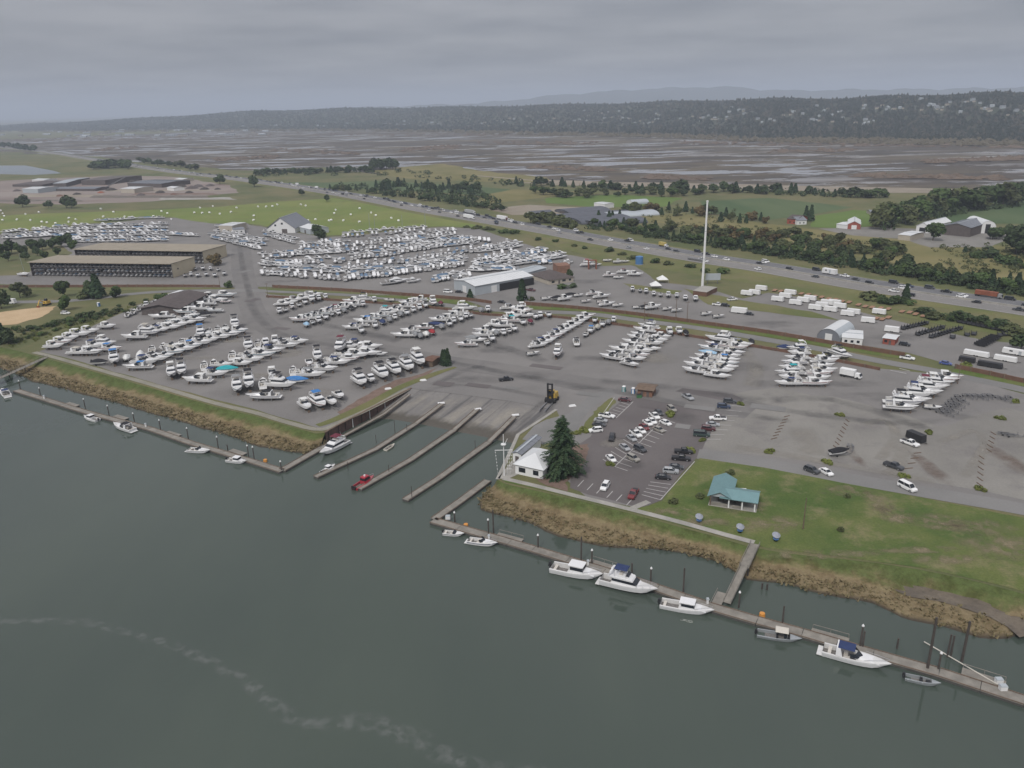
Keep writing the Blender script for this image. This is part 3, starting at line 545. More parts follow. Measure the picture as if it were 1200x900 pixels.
for u, v, a, b in ((1090, 548, 3, 14), (1183, 540, 4, 16), (1002, 535, 2, 8)): kind(patch('dead_weeds', u, v, a, b, 'dead_weed', 0.10), 'stuff')
kind(road('foam', [(-60, 722), (0, 728), (40, 727), (85, 728), (110, 731), (160, 745), (205, 757), (250, 778), (290, 800), (330, 834), (370, 848), (430, 846), (480, 862), (530, 890), (580, 905), (660, 915)], [3.2, 3, 2.5, 3.5, 2.5, 3.5, 3, 4, 3.5, 5, 4, 5.5, 6, 5, 6, 6], 'foam', 0.02, z=0.0, soft=True, step=2.0), 'stuff')
sheet('road_shoulder_grass', [(312, 339), (420, 344), (545, 353), (560, 359), (500, 352.5), (420, 344.8), (312, 340)], 'strip_grass', 0.107, 0.2, 6)
road('roadside_grass', [(618, 360.5), (690, 364), (760, 372), (825, 381), (900, 392.5), (960, 402.5), (1010, 411.5), (1056, 419)], [5, 6, 7, 7, 7, 7, 7, 5], 'strip_grass', 0.12)
road('roadside_grass', [(1118, 433.5), (1160, 442), (1200, 450), (1300, 470)], 7, 'strip_grass', 0.12)
road('roadside_grass', [(425, 345.8), (470, 349.5), (540, 356)], 3.5, 'strip_grass', 0.13)
road('roadside_grass', [(-60, 340), (60, 339.5), (150, 339), (262, 338.2)], 4, 'verge_grass', 0.12)
road('wall_verge_grass', [(372, 499), (392, 492), (433, 473.5), (470, 453.5), (495, 444), (516, 436), (534, 430.5)], [3, 4, 4.5, 4, 4, 4, 2], 'verge_grass', 0.115)
sheet('yard_soil', [(395, 483), (432, 462), (462, 446), (495, 438), (514, 431), (500, 440), (470, 450), (434, 469), (400, 487)], 'bark_soil', 0.062, 0.6, 3)
sheet('sand', [(-30, 372), (0, 366), (40, 361), (66, 359), (50, 371), (20, 380), (-30, 384)], 'sand', 0.06, 1, 4)
sheet('verge_grass', [(700, 312), (740, 311), (800, 320), (870, 331), (950, 345), (1000, 358), (1060, 372), (1140, 388), (1260, 400), (1260, 393), (1160, 380), (1060, 355), (950, 332), (830, 312), (700, 292), (620, 277), (640, 286), (690, 300)], 'verge_grass', 0.07, 1.5, 8)
sheet('verge_grass', [(800, 338), (870, 352), (950, 365), (985, 376), (900, 366), (830, 357)], 'verge_grass', 0.093, 1.0, 6)
sheet('verge_grass', [(730, 332), (760, 336), (800, 341), (790, 345), (740, 338)], 'verge_grass', 0.09, 1.0, 6)
for k, (u, v, a, b) in enumerate(((330, 385, 9, 4), (450, 418, 12, 5), (560, 452, 10, 4), (600, 455, 6, 3), (520, 450, 8, 5), (690, 462, 9, 4), (760, 476, 7, 4), (820, 478, 11, 4), (730, 512, 6, 3), (800, 500, 5, 4), (640, 430, 14, 4), (900, 478, 12, 5), (296, 352, 5, 9), (288, 318, 5, 10))):
    c_ = P(u, v); rz_ = heading(u, v, 1, .12); e1_, e2_ = Vector((math.cos(rz_), math.sin(rz_), 0)), Vector((-math.sin(rz_), math.cos(rz_), 0))
    kind(sheet('repaired_pavement', [tuple((c_ + e1_ * sx * a / 2 + e2_ * sy * b / 2)[:2]) for sx, sy in ((-1, -1), (1, -1), (1, 1), (-1, 1))], ('lot_asphalt', 'road_grey')[k % 2], 0.145 + k * .001, world=True), 'structure')
# parking bay lines (one object each lot side)
def lines(segs, w=0.13, dz=0.105):
    for a, b in segs:
        p, q_ = P(*a), P(*b); d = (q_ - p).normalized(); n = Vector((-d.y, d.x, 0)) * w
        mm = MB(); mm.add([(p + n) + Vector((0, 0, dz)), (q_ + n) + Vector((0, 0, dz)), (q_ - n) + Vector((0, 0, dz)), (p - n) + Vector((0, 0, dz))], [(0, 1, 2, 3)]); kind(mm.build('parking_marking_line', 'marking_white'), 'structure')
sg = [((720.5, 547), (778, 491))]
for k in range(13):
    f = k / 12.0; u, v = 720.5 + 57.5 * f, 547 - 56 * f
    sg.append(((u, v), (u + 15 - 2 * f, v + 5.0))); sg.append(((u, v), (u - 14, v - 8.5)))
for u, v in ((684, 563), (695, 567), (706, 571), (718, 576), (729, 580), (741, 585)): sg.append(((u - 7, v + 7.5), (u, v)))
for k in range(7): f = k / 6.0; sg.append(((712 + 19 * f, 486 - 17 * f), (722 + 19 * f, 489 - 17 * f)))
for k in range(5): f = k / 4.0; sg.append(((752 + 10 * f, 580 - 15 * f), (774 + 12 * f, 586 - 18 * f)))
for k in range(8): f = k / 7.0; sg.append(((822 + 33 * f, 515 - 40 * f), (845 + 28 * f, 515 - 38 * f)))
sg += [((774, 586), (814, 541)), ((722, 490), (742, 471)), ((706, 486), (720, 466))]
lines(sg)
lines([((1043, 434), (1062, 438)), ((1054, 432), (1066, 435))], 0.25)
# ---- hills
BX = [-900, 0, 100, 300, 600, 900, 1200, 1500, 2300]; BD = [8000, 7400, 6200, 5080, 3300, 2400, 2200, 2050, 1800]
RXX = [-900, 0, 90, 160, 230, 300, 400, 560, 700, 800, 870, 1000, 1100, 1200, 1500, 2300]; RP = [-10, -8, -6, -4.5, -2.2, 0.2, 0.9, -0.4, -0.2, 0.4, 1.0, 0.2, 1.6, 1.6, 2, 2]
TH = math.tan(math.radians(-ROLL))
def horizon(u): return 122.8 - TH * (u - 600)
AZU = [math.atan2((lambda r: r.x)(ray(u, horizon(u))), (lambda r: r.y)(ray(u, horizon(u)))) for u in range(-900, 2301, 50)]; AZV = list(range(-900, 2301, 50))
def hill_z(x, y):
    az = math.atan2(x, y); u = float(np.interp(az, AZU, AZV)); D = math.hypot(x, y)
    b = float(np.interp(u, BX, BD)); w = 1500.0 + 500 * math.sin(u * 0.004); rd = b + w; px = float(np.interp(u, RXX, RP)); top = CAM_H + px / FPX * rd - 12
    t = (D - b) / w
    if t <= 0: return LAND
    s = min(1.0, t); s = s * s * (3 - 2 * s); h = LAND + (top - LAND) * s + 7 * math.sin(u * 0.021 + t * 3) * s * (1 - s) * 4 + 4 * math.sin(u * 0.05) * min(1, t)
    return max(LAND, h) if t < 1 else max(LAND, top + 4 * math.sin(u * 0.05) - (D - rd) * 0.004)
hu = list(range(-800, 2101, 12)); ht = [-0.05, 0.02, 0.1, 0.2, 0.3, 0.4, 0.5, 0.6, 0.7, 0.8, 0.9, 1.0, 1.15, 1.5, 2.2, 3.5]; vs = []
for t in ht:
    for u in hu:
        az = float(np.interp(u, AZV, AZU)); b = float(np.interp(u, BX, BD)); w = 1500.0 + 500 * math.sin(u * 0.004); D = b + w * t; x, y = D * math.sin(az), D * math.cos(az)
        vs.append((x, y, hill_z(x, y) if t > 0 else LAND - 2))
n = len(hu); me = bpy.data.meshes.new('hill'); me.from_pydata(vs, [], [(k * n + i, k * n + i + 1, (k + 1) * n + i + 1, (k + 1) * n + i) for k in range(len(ht) - 1) for i in range(n - 1)]); me.materials.append(M['forest_floor'])
me.polygons.foreach_set('use_smooth', [True] * len(me.polygons)); kind(link('hill', me), 'structure')
def mount():
    prof = [(380, 0), (460, 1.5), (560, 3), (600, 6), (650, 11), (700, 14), (760, 16.5), (820, 17), (860, 16), (890, 12), (930, 9.5), (1000, 9), (1100, 7), (1200, 6.5), (1400, 3), (1600, 0)]; vs = []; D0 = 13000.0
    for k, (dd, f) in enumerate(((0, 0.0), (400, 0.55), (900, 1.0), (2200, 0.8), (4000, 0.0))):
        for u in range(380, 1601, 10):
            az = float(np.interp(u, AZV, AZU)); h = float(np.interp(u, [a for a, b in prof], [b for a, b in prof])); h *= .8; h += 0.7 * math.sin(u * 0.09) + 0.5 * math.sin(u * 0.21); D = D0 + dd
            vs.append((D * math.sin(az), D * math.cos(az), max(0.0, (CAM_H + h / FPX * (D0 + 900)) * f)))
    n = len(range(380, 1601, 10)); me = bpy.data.meshes.new('mountain'); me.from_pydata(vs, [], [(k * n + i, k * n + i + 1, (k + 1) * n + i + 1, (k + 1) * n + i) for k in range(4) for i in range(n - 1)]); me.materials.append(M['forest_floor']); kind(link('mountain', me), 'structure')
mount()
# ---- haze: one even volume round everything
def haze():
    m = bpy.data.materials.new('haze_air'); m.use_nodes = True; t = m.node_tree; t.nodes.clear()
    v = t.nodes.new('ShaderNodeVolumePrincipled'); v.inputs['Color'].default_value = (0.76, 0.855, 1.0, 1); v.inputs['Density'].default_value = 0.000118
    o = t.nodes.new('ShaderNodeOutputMaterial'); t.links.new(v.outputs[0], o.inputs['Volume'])
    M['haze_air'] = m; b = MB(); b.fr(-61000, 61000, -1500, 71000, -3.0, 480.0); kind(b.build('haze', 'haze_air'), 'stuff')
haze()
# ================================================================== PROTOTYPES: BOATS AND VEHICLES
def hull_mesh(L, B, H, rise=0.28, cock=0.42, drop=0.55, fine=2.3, transom=0.92):
    """bow at +x; returns hull builder (0 gelcoat, 1 bottom paint, 2 stripe) and deck builder; keel at z = 0"""
    st = [0, 0.08, 0.2, 0.35, 0.5, 0.62, 0.74, 0.84, 0.92, 0.97, 1.0]; rows = []
    for s in st:
        hb = B / 2 * (transom + (1 - transom) * min(1, s / 0.35)) * (1 - max(0.0, (s - 0.38) / 0.62) ** fine) if s < 1 else 0.02
        zs = H * (0.86 + rise * s * s); zk = 0.0 if s < 0.62 else H * 0.95 * ((s - 0.62) / 0.38) ** 2.4; zc = max(zk + 0.02, H * (0.30 + 0.16 * s + 0.5 * max(0, s - 0.8) / 0.2 * 0.8)); zc = min(zc, zs - 0.1)
        x = -L / 2 + L * s; fl = 0.86 - 0.25 * max(0, s - 0.6)
        xk = x - (0.10 * L * max(0, s - 0.75) / 0.25) ; xc = x - 0.05 * L * max(0, s - 0.75) / 0.25
        half = [(x, hb, zs), (x, hb * 0.985, zs - 0.17 * (zs - zc)), (x, hb * 0.97, zs - 0.36 * (zs - zc)), (xc, hb * fl, zc), (xk, 0.0, zk)]
        rows.append(half + [(p[0], -p[1], p[2]) for p in half[-2::-1]])
    hb_ = MB(); n = 9; vs = [p for r in rows for p in r]; fs = []; ms = []
    for k in range(len(rows) - 1):
        for i in range(n - 1):
            fs.append((k * n + i, k * n + i + 1, (k + 1) * n + i + 1, (k + 1) * n + i)); ms.append({0: 0, 1: 2, 2: 0, 3: 1, 4: 1, 5: 0, 6: 2, 7: 0}[i])
    fs.append(tuple(range(n))); ms.append(0)
    hb_.v = vs; hb_.f = fs; hb_.m = ms
    dk = MB(); kc = min(range(len(st)), key=lambda i: abs(st[i] - cock))
    for k in range(len(rows) - 1):                                # deck, cambered, with a cockpit well aft
        a, b = rows[k], rows[k + 1]; c0 = 0.05 * H
        if k >= kc:
            pa = (a[0][0], 0, a[0][2] + c0 * (1 if k < len(rows) - 2 else 0.5)); pb = (b[0][0], 0, b[0][2] + c0 * (0 if k == len(rows) - 2 else 1))
            dk.add([a[0], b[0], pb, pa], [(0, 1, 2, 3)]); dk.add([a[8], pa, pb, b[8]], [(0, 1, 2, 3)])
        else:
            for sg_ in (0, 8):
                ia = (a[sg_][0], a[sg_][1] * 0.80, a[sg_][2] + 0.02); ib = (b[sg_][0], b[sg_][1] * 0.80, b[sg_][2] + 0.02); fa = (ia[0], ia[1], ia[2] - drop * H); fb = (ib[0], ib[1], ib[2] - drop * H)
                dk.add([a[sg_], b[sg_], ib, ia], [(0, 1, 2, 3)]); dk.add([ia, ib, fb, fa], [(0, 1, 2, 3)])
            ia, ib = a[0], b[0]; z0, z1 = a[0][2] + 0.02 - drop * H, b[0][2] + 0.02 - drop * H
            dk.add([(a[0][0], a[0][1] * .8, z0), (b[0][0], b[0][1] * .8, z1), (b[0][0], -b[0][1] * .8, z1), (a[0][0], -a[0][1] * .8, z0)], [(0, 1, 2, 3)], 1)
    a = rows[kc]; z0 = a[0][2] + 0.02 - drop * H; dk.add([(a[0][0], a[0][1] * .8, z0), (a[0][0], -a[0][1] * .8, z0), (a[0][0], -a[0][1] * .8, a[0][2] + 0.04), (a[0][0], a[0][1] * .8, a[0][2] + 0.04)], [(0, 1, 2, 3)])
    a = rows[0]; z0 = a[0][2] + 0.02 - drop * H; dk.add([(a[0][0] + .05, a[0][1] * .8, z0), (a[0][0] + .05, -a[0][1] * .8, z0), (a[0][0] + .05, -a[0][1] * .8, a[0][2] + 0.02), (a[0][0] + .05, a[0][1] * .8, a[0][2] + 0.02)], [(0, 1, 2, 3)])
    return hb_, dk
def cabin_win(b, x0, x1, y, z0, z1, a, bb, c, t=0.02, m=0, f0=0.35, f1=0.85):
    """window band round a tapered cabin: the frustum between heights f0..f1, a little proud"""
    h = z1 - z0
    def at(f): return (x0 + a * f - t, x1 - bb * f + t, y - c * f + t, z0 + h * f)
    p, q = at(f0), at(f1); ring = lambda k: [(k[0], -k[2], k[3]), (k[1], -k[2], k[3]), (k[1], k[2], k[3]), (k[0], k[2], k[3])]
    b.loft([ring(p), ring(q)], m, caps=False)
def trailer_part(root, L, B, big=False, drop=0.0):
    t = MB()
    if not big:
        for s in (-1, 1): t.box(0.05 * L, s * 0.28 * B, 0.38, L * 0.95, 0.1, 0.14); 
        t.box(0.56 * L, 0, 0.40, L * 0.25, 0.12, 0.12); t.box(-0.18 * L, 0, 0.34, 0.12, B * 0.9, 0.12)
        tr = t.build('trailer', 'trailer_steel', root)
        for s in (-1, 1):
            w = MB(); w.tube((-0.18 * L, s * 0.42 * B - 0.1, 0.33), (-0.18 * L, s * 0.42 * B + 0.1, 0.33), 0.33, n=10); w.build('wheel', 'rubber', tr)
    else:
        for x in (-0.32, 0.0, 0.28): t = MB(); t.box(x * L, 0, 0, 0.35, 0.8, 0.72); t.build('keel_block', 'timber_brown', root)
        for x in (-0.3, 0.12):
            for s in (-1, 1):
                w = MB(); w.tube((x * L, s * 0.52 * B, 0), (x * L, s * 0.30 * B, 1.15), 0.06, n=5); w.build('stand', 'trailer_steel', root)
def boat_express(L, B, H, arch=True):
    r = empty('express_cruiser'); z0 = 0.62
    h, d = hull_mesh(L, B, H, cock=0.46)
    for m in (h, d): m.v = [(x, y, z + z0) for x, y, z in m.v]
    h.build('hull', ['gelcoat', 'bottom_paint', 'hull_tint'], r); d.build('deck', ['deck_white', 'cockpit'], r)
    zs = z0 + H * 0.95
    c = MB(); c.fr(-0.02 * L, 0.34 * L, -B * 0.30, B * 0.30, zs - 0.05, zs + 0.38, 0, 0.20 * L, B * 0.08, B * 0.08); c.build('cabin_top', 'gelcoat', r)
    w = MB(); zz = zs + 0.30
    w.add([(0.10 * L, 0, zz), (0.02 * L, B * .36, zz - .05), (-0.08 * L, B * .39, zz - .08), (-.10 * L, B * .35, zz + .50), (-.02 * L, B * .31, zz + .62), (0.01 * L, 0, zz + .66), (0.02 * L, -B * .36, zz - .05), (-0.08 * L, -B * .39, zz - .08), (-.10 * L, -B * .35, zz + .50), (-.02 * L, -B * .31, zz + .62)], [(0, 1, 4, 5), (1, 2, 3, 4), (0, 5, 9, 6), (6, 9, 8, 7)]); w.build('windshield', 'dark_glass', r)
    s = MB(); s.box(-0.40 * L, 0, z0 + H * .42, 0.5, B * 0.7, 0.55); s.box(-0.16 * L, B * .2, z0 + H * .42, .6, .6, .7); s.box(-0.14 * L, -B * .2, z0 + H * .42, .9, .6, .6); s.build('seat', 'upholstery', r)
    if arch:
        a = MB(); zt = zs + 1.35
        a.loft([[(x, y, z) for x, y, z in ((-.30 * L, -B * .46, zs - .05), (-.20 * L, -B * .46, zs - .05), (-.20 * L, -B * .41, zs - .05), (-.30 * L, -B * .41, zs - .05))], [(-.30 * L, -B * .40, zt), (-.24 * L, -B * .40, zt), (-.24 * L, -B * .32, zt + .08), (-.30 * L, -B * .32, zt + .08)], [(-.30 * L, B * .40, zt), (-.24 * L, B * .40, zt), (-.24 * L, B * .32, zt + .08), (-.30 * L, B * .32, zt + .08)], [(-.30 * L, B * .46, zs - .05), (-.20 * L, B * .46, zs - .05), (-.20 * L, B * .41, zs - .05), (-.30 * L, B * .41, zs - .05)]]); a.build('radar_arch', 'gelcoat', r)
        k = MB(); k.fr(-.28 * L, -.03 * L, -B * .36, B * .36, zt + .1, zt + .16, 0.1, 0.3, .1, .1); k.build('canvas_top', 'canvas', r)
    p = MB(); p.box(-.5 * L - .4, 0, z0 + H * .35, .8, B * .82, .12); p.build('swim_platform', 'deck_white', r)
    q = MB()
    for sg_ in (-1, 1): q.tube((0.12 * L, sg_ * B * .42, zs + .45), (.47 * L, sg_ * B * .05, zs + H * .22 + .5), .03, n=4)
    q.build('bow_rail', 'chrome', r)
    trailer_part(r, L, B, L > 8.5); return proto(r)
def boat_fly(L, B, H):
    r = empty('flybridge_yacht'); z0 = 0.75
    h, d = hull_mesh(L, B, H, cock=0.2, rise=0.22)
    for m in (h, d): m.v = [(x, y, z + z0) for x, y, z in m.v]
    h.build('hull', ['gelcoat', 'bottom_paint', 'hull_tint'], r); d.build('deck', ['deck_white', 'cockpit'], r); zs = z0 + H * 0.92
    c = MB(); c.fr(-.28 * L, .22 * L, -B * .40, B * .40, zs - .1, zs + 1.15, .05, .16 * L, .18, .18); cb = c.build('cabin', 'gelcoat', r)
    w = MB(); cabin_win(w, -.28 * L, .22 * L, B * .40, zs - .1, zs + 1.15, .05, .16 * L, .18, f0=.38, f1=.82); w.build('window', 'dark_glass', cb)
    f = MB(); f.fr(-.34 * L, .08 * L, -B * .38, B * .38, zs + 1.15, zs + 1.30, 0, .02 * L, .05, .05); f.fr(-.20 * L, .06 * L, -B * .33, B * .33, zs + 1.30, zs + 1.75, 0, .07 * L, .12, .12); f.build('flybridge', 'gelcoat', r)
    v = MB(); v.fr(-.05 * L, .015 * L, -B * .27, B * .27, zs + 1.75, zs + 2.05, .03 * L, .04 * L, .05, .05); v.build('windshield', 'dark_glass', r)
    s = MB(); s.box(-.13 * L, 0, zs + 1.5, .6, B * .5, .55); s.build('seat', 'upholstery', r)
    k = MB(); k.fr(-.25 * L, -.02 * L, -B * .34, B * .34, zs + 3.0, zs + 3.12, .15, .15, .15, .15)
    kk = k.build('canvas_top', 'canvas', r)
    for sx in (-.24, -.03):
        for sy in (-1, 1): g = MB(); g.tube((sx * L, sy * B * .32, zs + 1.3), (sx * L, sy * B * .32, zs + 3.02), .035, n=4); g.build('frame_tube', 'chrome', kk)
    a = MB(); a.box(-.30 * L, 0, zs + 2.2, .35, B * .8, .14)
    for sy in (-1, 1): a.bar((-.33 * L, sy * B * .38, zs + 1.2), (-.30 * L, sy * B * .36, zs + 2.2), .14, .25)
    a.tube((-.30 * L, 0, zs + 2.3), (-.30 * L, 0, zs + 3.6), .04, .02, n=4); a.fr(-.30 * L - .25, -.30 * L + .25, -.25, .25, zs + 2.34, zs + 2.55, .05, .05, .05, .05); a.build('radar_arch', 'gelcoat', r)
    p = MB(); p.box(-.5 * L - .4, 0, z0 + H * .30, .8, B * .85, .12); p.build('swim_platform', 'deck_white', r)
    q = MB()
    for sg_ in (-1, 1):
        q.tube((0.15 * L, sg_ * B * .43, zs + .6), (.48 * L, sg_ * B * .04, zs + H * .25 + .6), .03, n=4)
        for x, yy in ((.16, .42), (.27, .35), (.38, .20)): q.tube((x * L, sg_ * B * yy, zs), (x * L, sg_ * B * yy, zs + .75), .025, n=4)
    q.build('bow_rail', 'chrome', r)
    trailer_part(r, L, B, True); return proto(r)
def boat_pilot(L, B, H):
    r = empty('pilothouse_boat'); z0 = 0.6
    h, d = hull_mesh(L, B, H, cock=0.42, rise=0.35)
    for m in (h, d): m.v = [(x, y, z + z0) for x, y, z in m.v]
    h.build('hull', ['gelcoat', 'bottom_paint', 'hull_tint'], r); d.build('deck', ['deck_white', 'cockpit'], r); zs = z0 + H * 0.9
    c = MB(); c.fr(.14 * L, .36 * L, -B * .32, B * .32, zs, zs + .4, 0, .12 * L, .1, .1); c.build('cabin_top', 'gelcoat', r)
    c = MB(); c.fr(-.10 * L, .17 * L, -B * .38, B * .38, zs - .2, zs + 1.25, .02, .05 * L, .12, .12); c.fr(-.14 * L, .15 * L, -B * .36, B * .36, zs + 1.25, zs + 1.33, 0, .02 * L, .03, .03); cb = c.build('cabin', 'gelcoat', r)
    w = MB(); cabin_win(w, -.10 * L, .17 * L, B * .38, zs - .2, zs + 1.25, .02, .05 * L, .12, f0=.48, f1=.9); w.build('window', 'dark_glass', cb)
    o = MB(); o.fr(-.5 * L - .55, -.5 * L - .05, -.28, .28, z0 + H * .75, z0 + H * 1.25, .1, .05, .05, .05); o.box(-.5 * L - .3, 0, z0 - .1, .2, .12, H * .9); o.build('outboard_motor', 'black_metal', r)
    s = MB(); s.box(-.42 * L, 0, z0 + H * .4, .45, B * .6, .45); s.build('seat', 'upholstery', r)
    q = MB()
    for sg_ in (-1, 1): q.tube((0.15 * L, sg_ * B * .40, zs + .5), (.47 * L, sg_ * B * .05, zs + H * .3 + .5), .03, n=4)
    q.build('bow_rail', 'chrome', r)
    trailer_part(r, L, B); return proto(r)
def boat_run(L, B, H):
    r = empty('runabout'); z0 = 0.55
    h, d = hull_mesh(L, B, H, cock=0.56, rise=0.25)
    for m in (h, d): m.v = [(x, y, z + z0) for x, y, z in m.v]
    h.build('hull', ['gelcoat', 'bottom_paint', 'hull_tint'], r); d.build('deck', ['deck_white', 'cockpit'], r); zs = z0 + H * 0.93
    w = MB(); w.fr(.0, .10 * L, -B * .40, B * .40, zs, zs + .45, -.02 * L, .10 * L, .06, .06); w.build('windshield', 'dark_glass', r)
    s = MB(); s.box(-.10 * L, B * .2, z0 + H * .4, .55, .5, .6); s.box(-.10 * L, -B * .2, z0 + H * .4, .55, .5, .6); s.box(-.40 * L, 0, z0 + H * .4, .7, B * .72, .5); s.build('seat', 'upholstery', r)
    o = MB(); o.fr(-.5 * L - .5, -.5 * L - .05, -.25, .25, z0 + H * .8, z0 + H * 1.35, .1, .05, .05, .05); o.box(-.5 * L - .28, 0, z0 - .1, .18, .12, H * .95); o.build('outboard_motor', 'black_metal', r)
    trailer_part(r, L, B); return proto(r)
def boat_cover(L, B, H):
    r = empty('covered_boat'); z0 = 0.55
    h, d = hull_mesh(L, B, H, cock=0.3)
    h.v = [(x, y, z + z0) for x, y, z in h.v]; h.build('hull', ['hull_tint', 'bottom_paint', 'hull_tint'], r)
    rings = []
    for s, zt in ((0, .25), (.15, .75), (.4, 1.15), (.6, 1.0), (.8, .55), (.95, .22), (1.0, .08)):
        hb = B / 2 * 1.03 * (1 - max(0.0, (s - 0.38) / 0.62) ** 2.3) + .03; x = -L / 2 + L * s; zr = z0 + H * (.86 + .28 * s * s)
        rings.append([(x, hb, zr - .22), (x, hb * .98, zr + .04), (x, hb * .45, zr + zt * .8), (x, 0, zr + zt), (x, -hb * .45, zr + zt * .8), (x, -hb * .98, zr + .04), (x, -hb, zr - .22)])
    k = MB(); k.loft(rings, closed=False, caps=False); k.add(rings[0], [tuple(range(7))]); k.build('canvas_cover', 'canvas', r)
    o = MB(); o.fr(-.5 * L - .5, -.5 * L - .05, -.25, .25, z0 + H * .8, z0 + H * 1.3, .1, .05, .05, .05); o.build('outboard_motor', 'black_metal', r)
    trailer_part(r, L, B); return proto(r)
BOATS = {'E': [boat_express(9.6, 3.1, 1.75), boat_express(10.8, 3.3, 1.9), boat_express(8.2, 2.8, 1.6, False)], 'F': [boat_fly(11.0, 3.7, 2.05), boat_fly(12.5, 4.0, 2.2)],
         'P': [boat_pilot(7.6, 2.6, 1.5), boat_pilot(8.6, 2.8, 1.6)], 'R': [boat_run(6.4, 2.4, 1.25), boat_run(5.6, 2.2, 1.1)], 'C': [boat_cover(6.8, 2.5, 1.35), boat_cover(8.0, 2.7, 1.45)]}
BL = {'E': (9.6, 10.8, 8.2), 'F': (11.0, 12.5), 'P': (7.6, 8.6), 'R': (6.4, 5.6), 'C': (6.8, 8.0)}
BASE = {'E': 0.62, 'F': 0.75, 'P': 0.6, 'R': 0.55, 'C': 0.55}
BN = {'E': 'white express cruiser', 'F': 'white flybridge yacht', 'P': 'white pilothouse boat', 'R': 'white open runabout', 'C': ''}
COL = {'n': ((0.03, 0.045, 0.11), 'navy'), 'k': ((0.022, 0.022, 0.025), 'black'), 'w': ((0.60, 0.60, 0.58), 'white'), 'g': ((0.22, 0.225, 0.23), 'grey'), 'b': ((0.05, 0.17, 0.40), 'blue'), 't': ((0.03, 0.30, 0.33), 'teal'),
       'r': ((0.28, 0.03, 0.035), 'red'), 'm': ((0.13, 0.03, 0.045), 'maroon'), 's': ((0.40, 0.38, 0.33), 'tan'), 'l': ((0.28, 0.42, 0.55), 'pale blue')}
def put_boat(code, u, v, du, dv, label, group, z=LAND, afloat=False, scale=1.0, extra=None):
    """code: kind + size index + canvas colour + stripe colour, e.g. E0nw"""
    k = code[0]; i = int(code[1]) % len(BOATS[k]); cc = COL[code[2]][0] if len(code) > 2 else COL['n'][0]; sc = COL[code[3]][0] if len(code) > 3 else ((0.62, 0.62, 0.61) if random.random() < .62 or k == 'C' else random.choice(((0.03, 0.04, 0.10), (0.02, 0.02, 0.022), (0.20, 0.03, 0.03), (0.05, 0.16, 0.22), (0.25, 0.25, 0.26))))
    p = P(u, v, z); rz = heading(u, v, du, dv, z); cols = {'canvas_top': cc, 'canvas_cover': cc, 'hull': sc}
    if afloat: loc = (p.x, p.y, z - BASE[k] * scale - 0.42 * scale); skip = ('trailer', 'keel_block', 'stand')
    else: loc = (p.x, p.y, z + 0.04); skip = ()
    o = copy_tree(BOATS[k][i], loc, rz, tuple(scale * random.uniform(0.92, 1.08) * q for q in (random.uniform(.94, 1.08), 1.0, random.uniform(.92, 1.08))), cols, skip + (extra or ()))
    return tag(o, label, 'boat', group)
# ------------------------------------------------------------------ cars
def wheels(root, xs, y, rad, wd=0.24):
    for x in xs:
        for s in (-1, 1):
            w = MB(); w.tube((x, s * y - wd / 2, rad), (x, s * y + wd / 2, rad), rad, n=12); w.tube((x, s * (y + wd / 2) , rad), (x, s * (y + wd / 2 + .015), rad), rad * .55, n=8, m=1); w.build('wheel', ['rubber', 'chrome'], root)
def lights(root, xf, xr, y, z):
    for s in (-1, 1):
        a = MB(); a.box(xf, s * y, z, .06, .36, .16); a.build('headlight', 'lamp_clear', root); a = MB(); a.box(xr, s * y, z + .08, .06, .28, .22); a.build('tail_light', 'lamp_red', root)
def body_rings(prof, w):
    rings = []
    for x, z0, z1, k in prof: rings.append([(x, -w * k, z0), (x, w * k, z0), (x, w * k * 1.0, z0 + (z1 - z0) * .62), (x, w * k * .93, z1), (x, -w * k * .93, z1), (x, -w * k, z0 + (z1 - z0) * .62)])
    return rings
def car_proto(name, L, w, prof, cab, rad=.34, bed=None, wx=(-.31, .31)):
    r = empty(name); b = MB(); b.loft(body_rings(prof, w)); b.build('body', 'car_paint', r)
    x0, x1, z0, z1, a, bb, c = cab; g = MB(); g.fr(x0, x1, -w * .90, w * .90, z0, z1, a, bb, c, c); g.build('window', 'dark_glass', r)
    h = z1 - z0; t = MB(); t.fr(x0 + a, x1 - bb, -w * .90 + c, w * .90 - c, z1 - .02, z1 + .06, .08, .08, .06, .06)
    for fx, tx in ((x0, x0 + a), ((x0 + x1) / 2, (x0 + a + x1 - bb) / 2), (x1, x1 - bb)):
        for s in (-1, 1): t.bar((fx, s * (w * .90 + .005), z0), (tx, s * (w * .90 - c + .005), z1), .05, .09)
    t.build('roof', 'car_paint', r)
    if bed:
        k = MB(); k.box((bed[0] + bed[1]) / 2, 0, bed[2] - .02, bed[1] - bed[0], w * 1.55, .05); k.build('truck_bed', 'black_metal', r)
    wheels(r, (wx[0] * L, wx[1] * L), w - .10, rad); lights(r, L / 2 - .04, -L / 2 + .04, w * .68, .62); return proto(r)
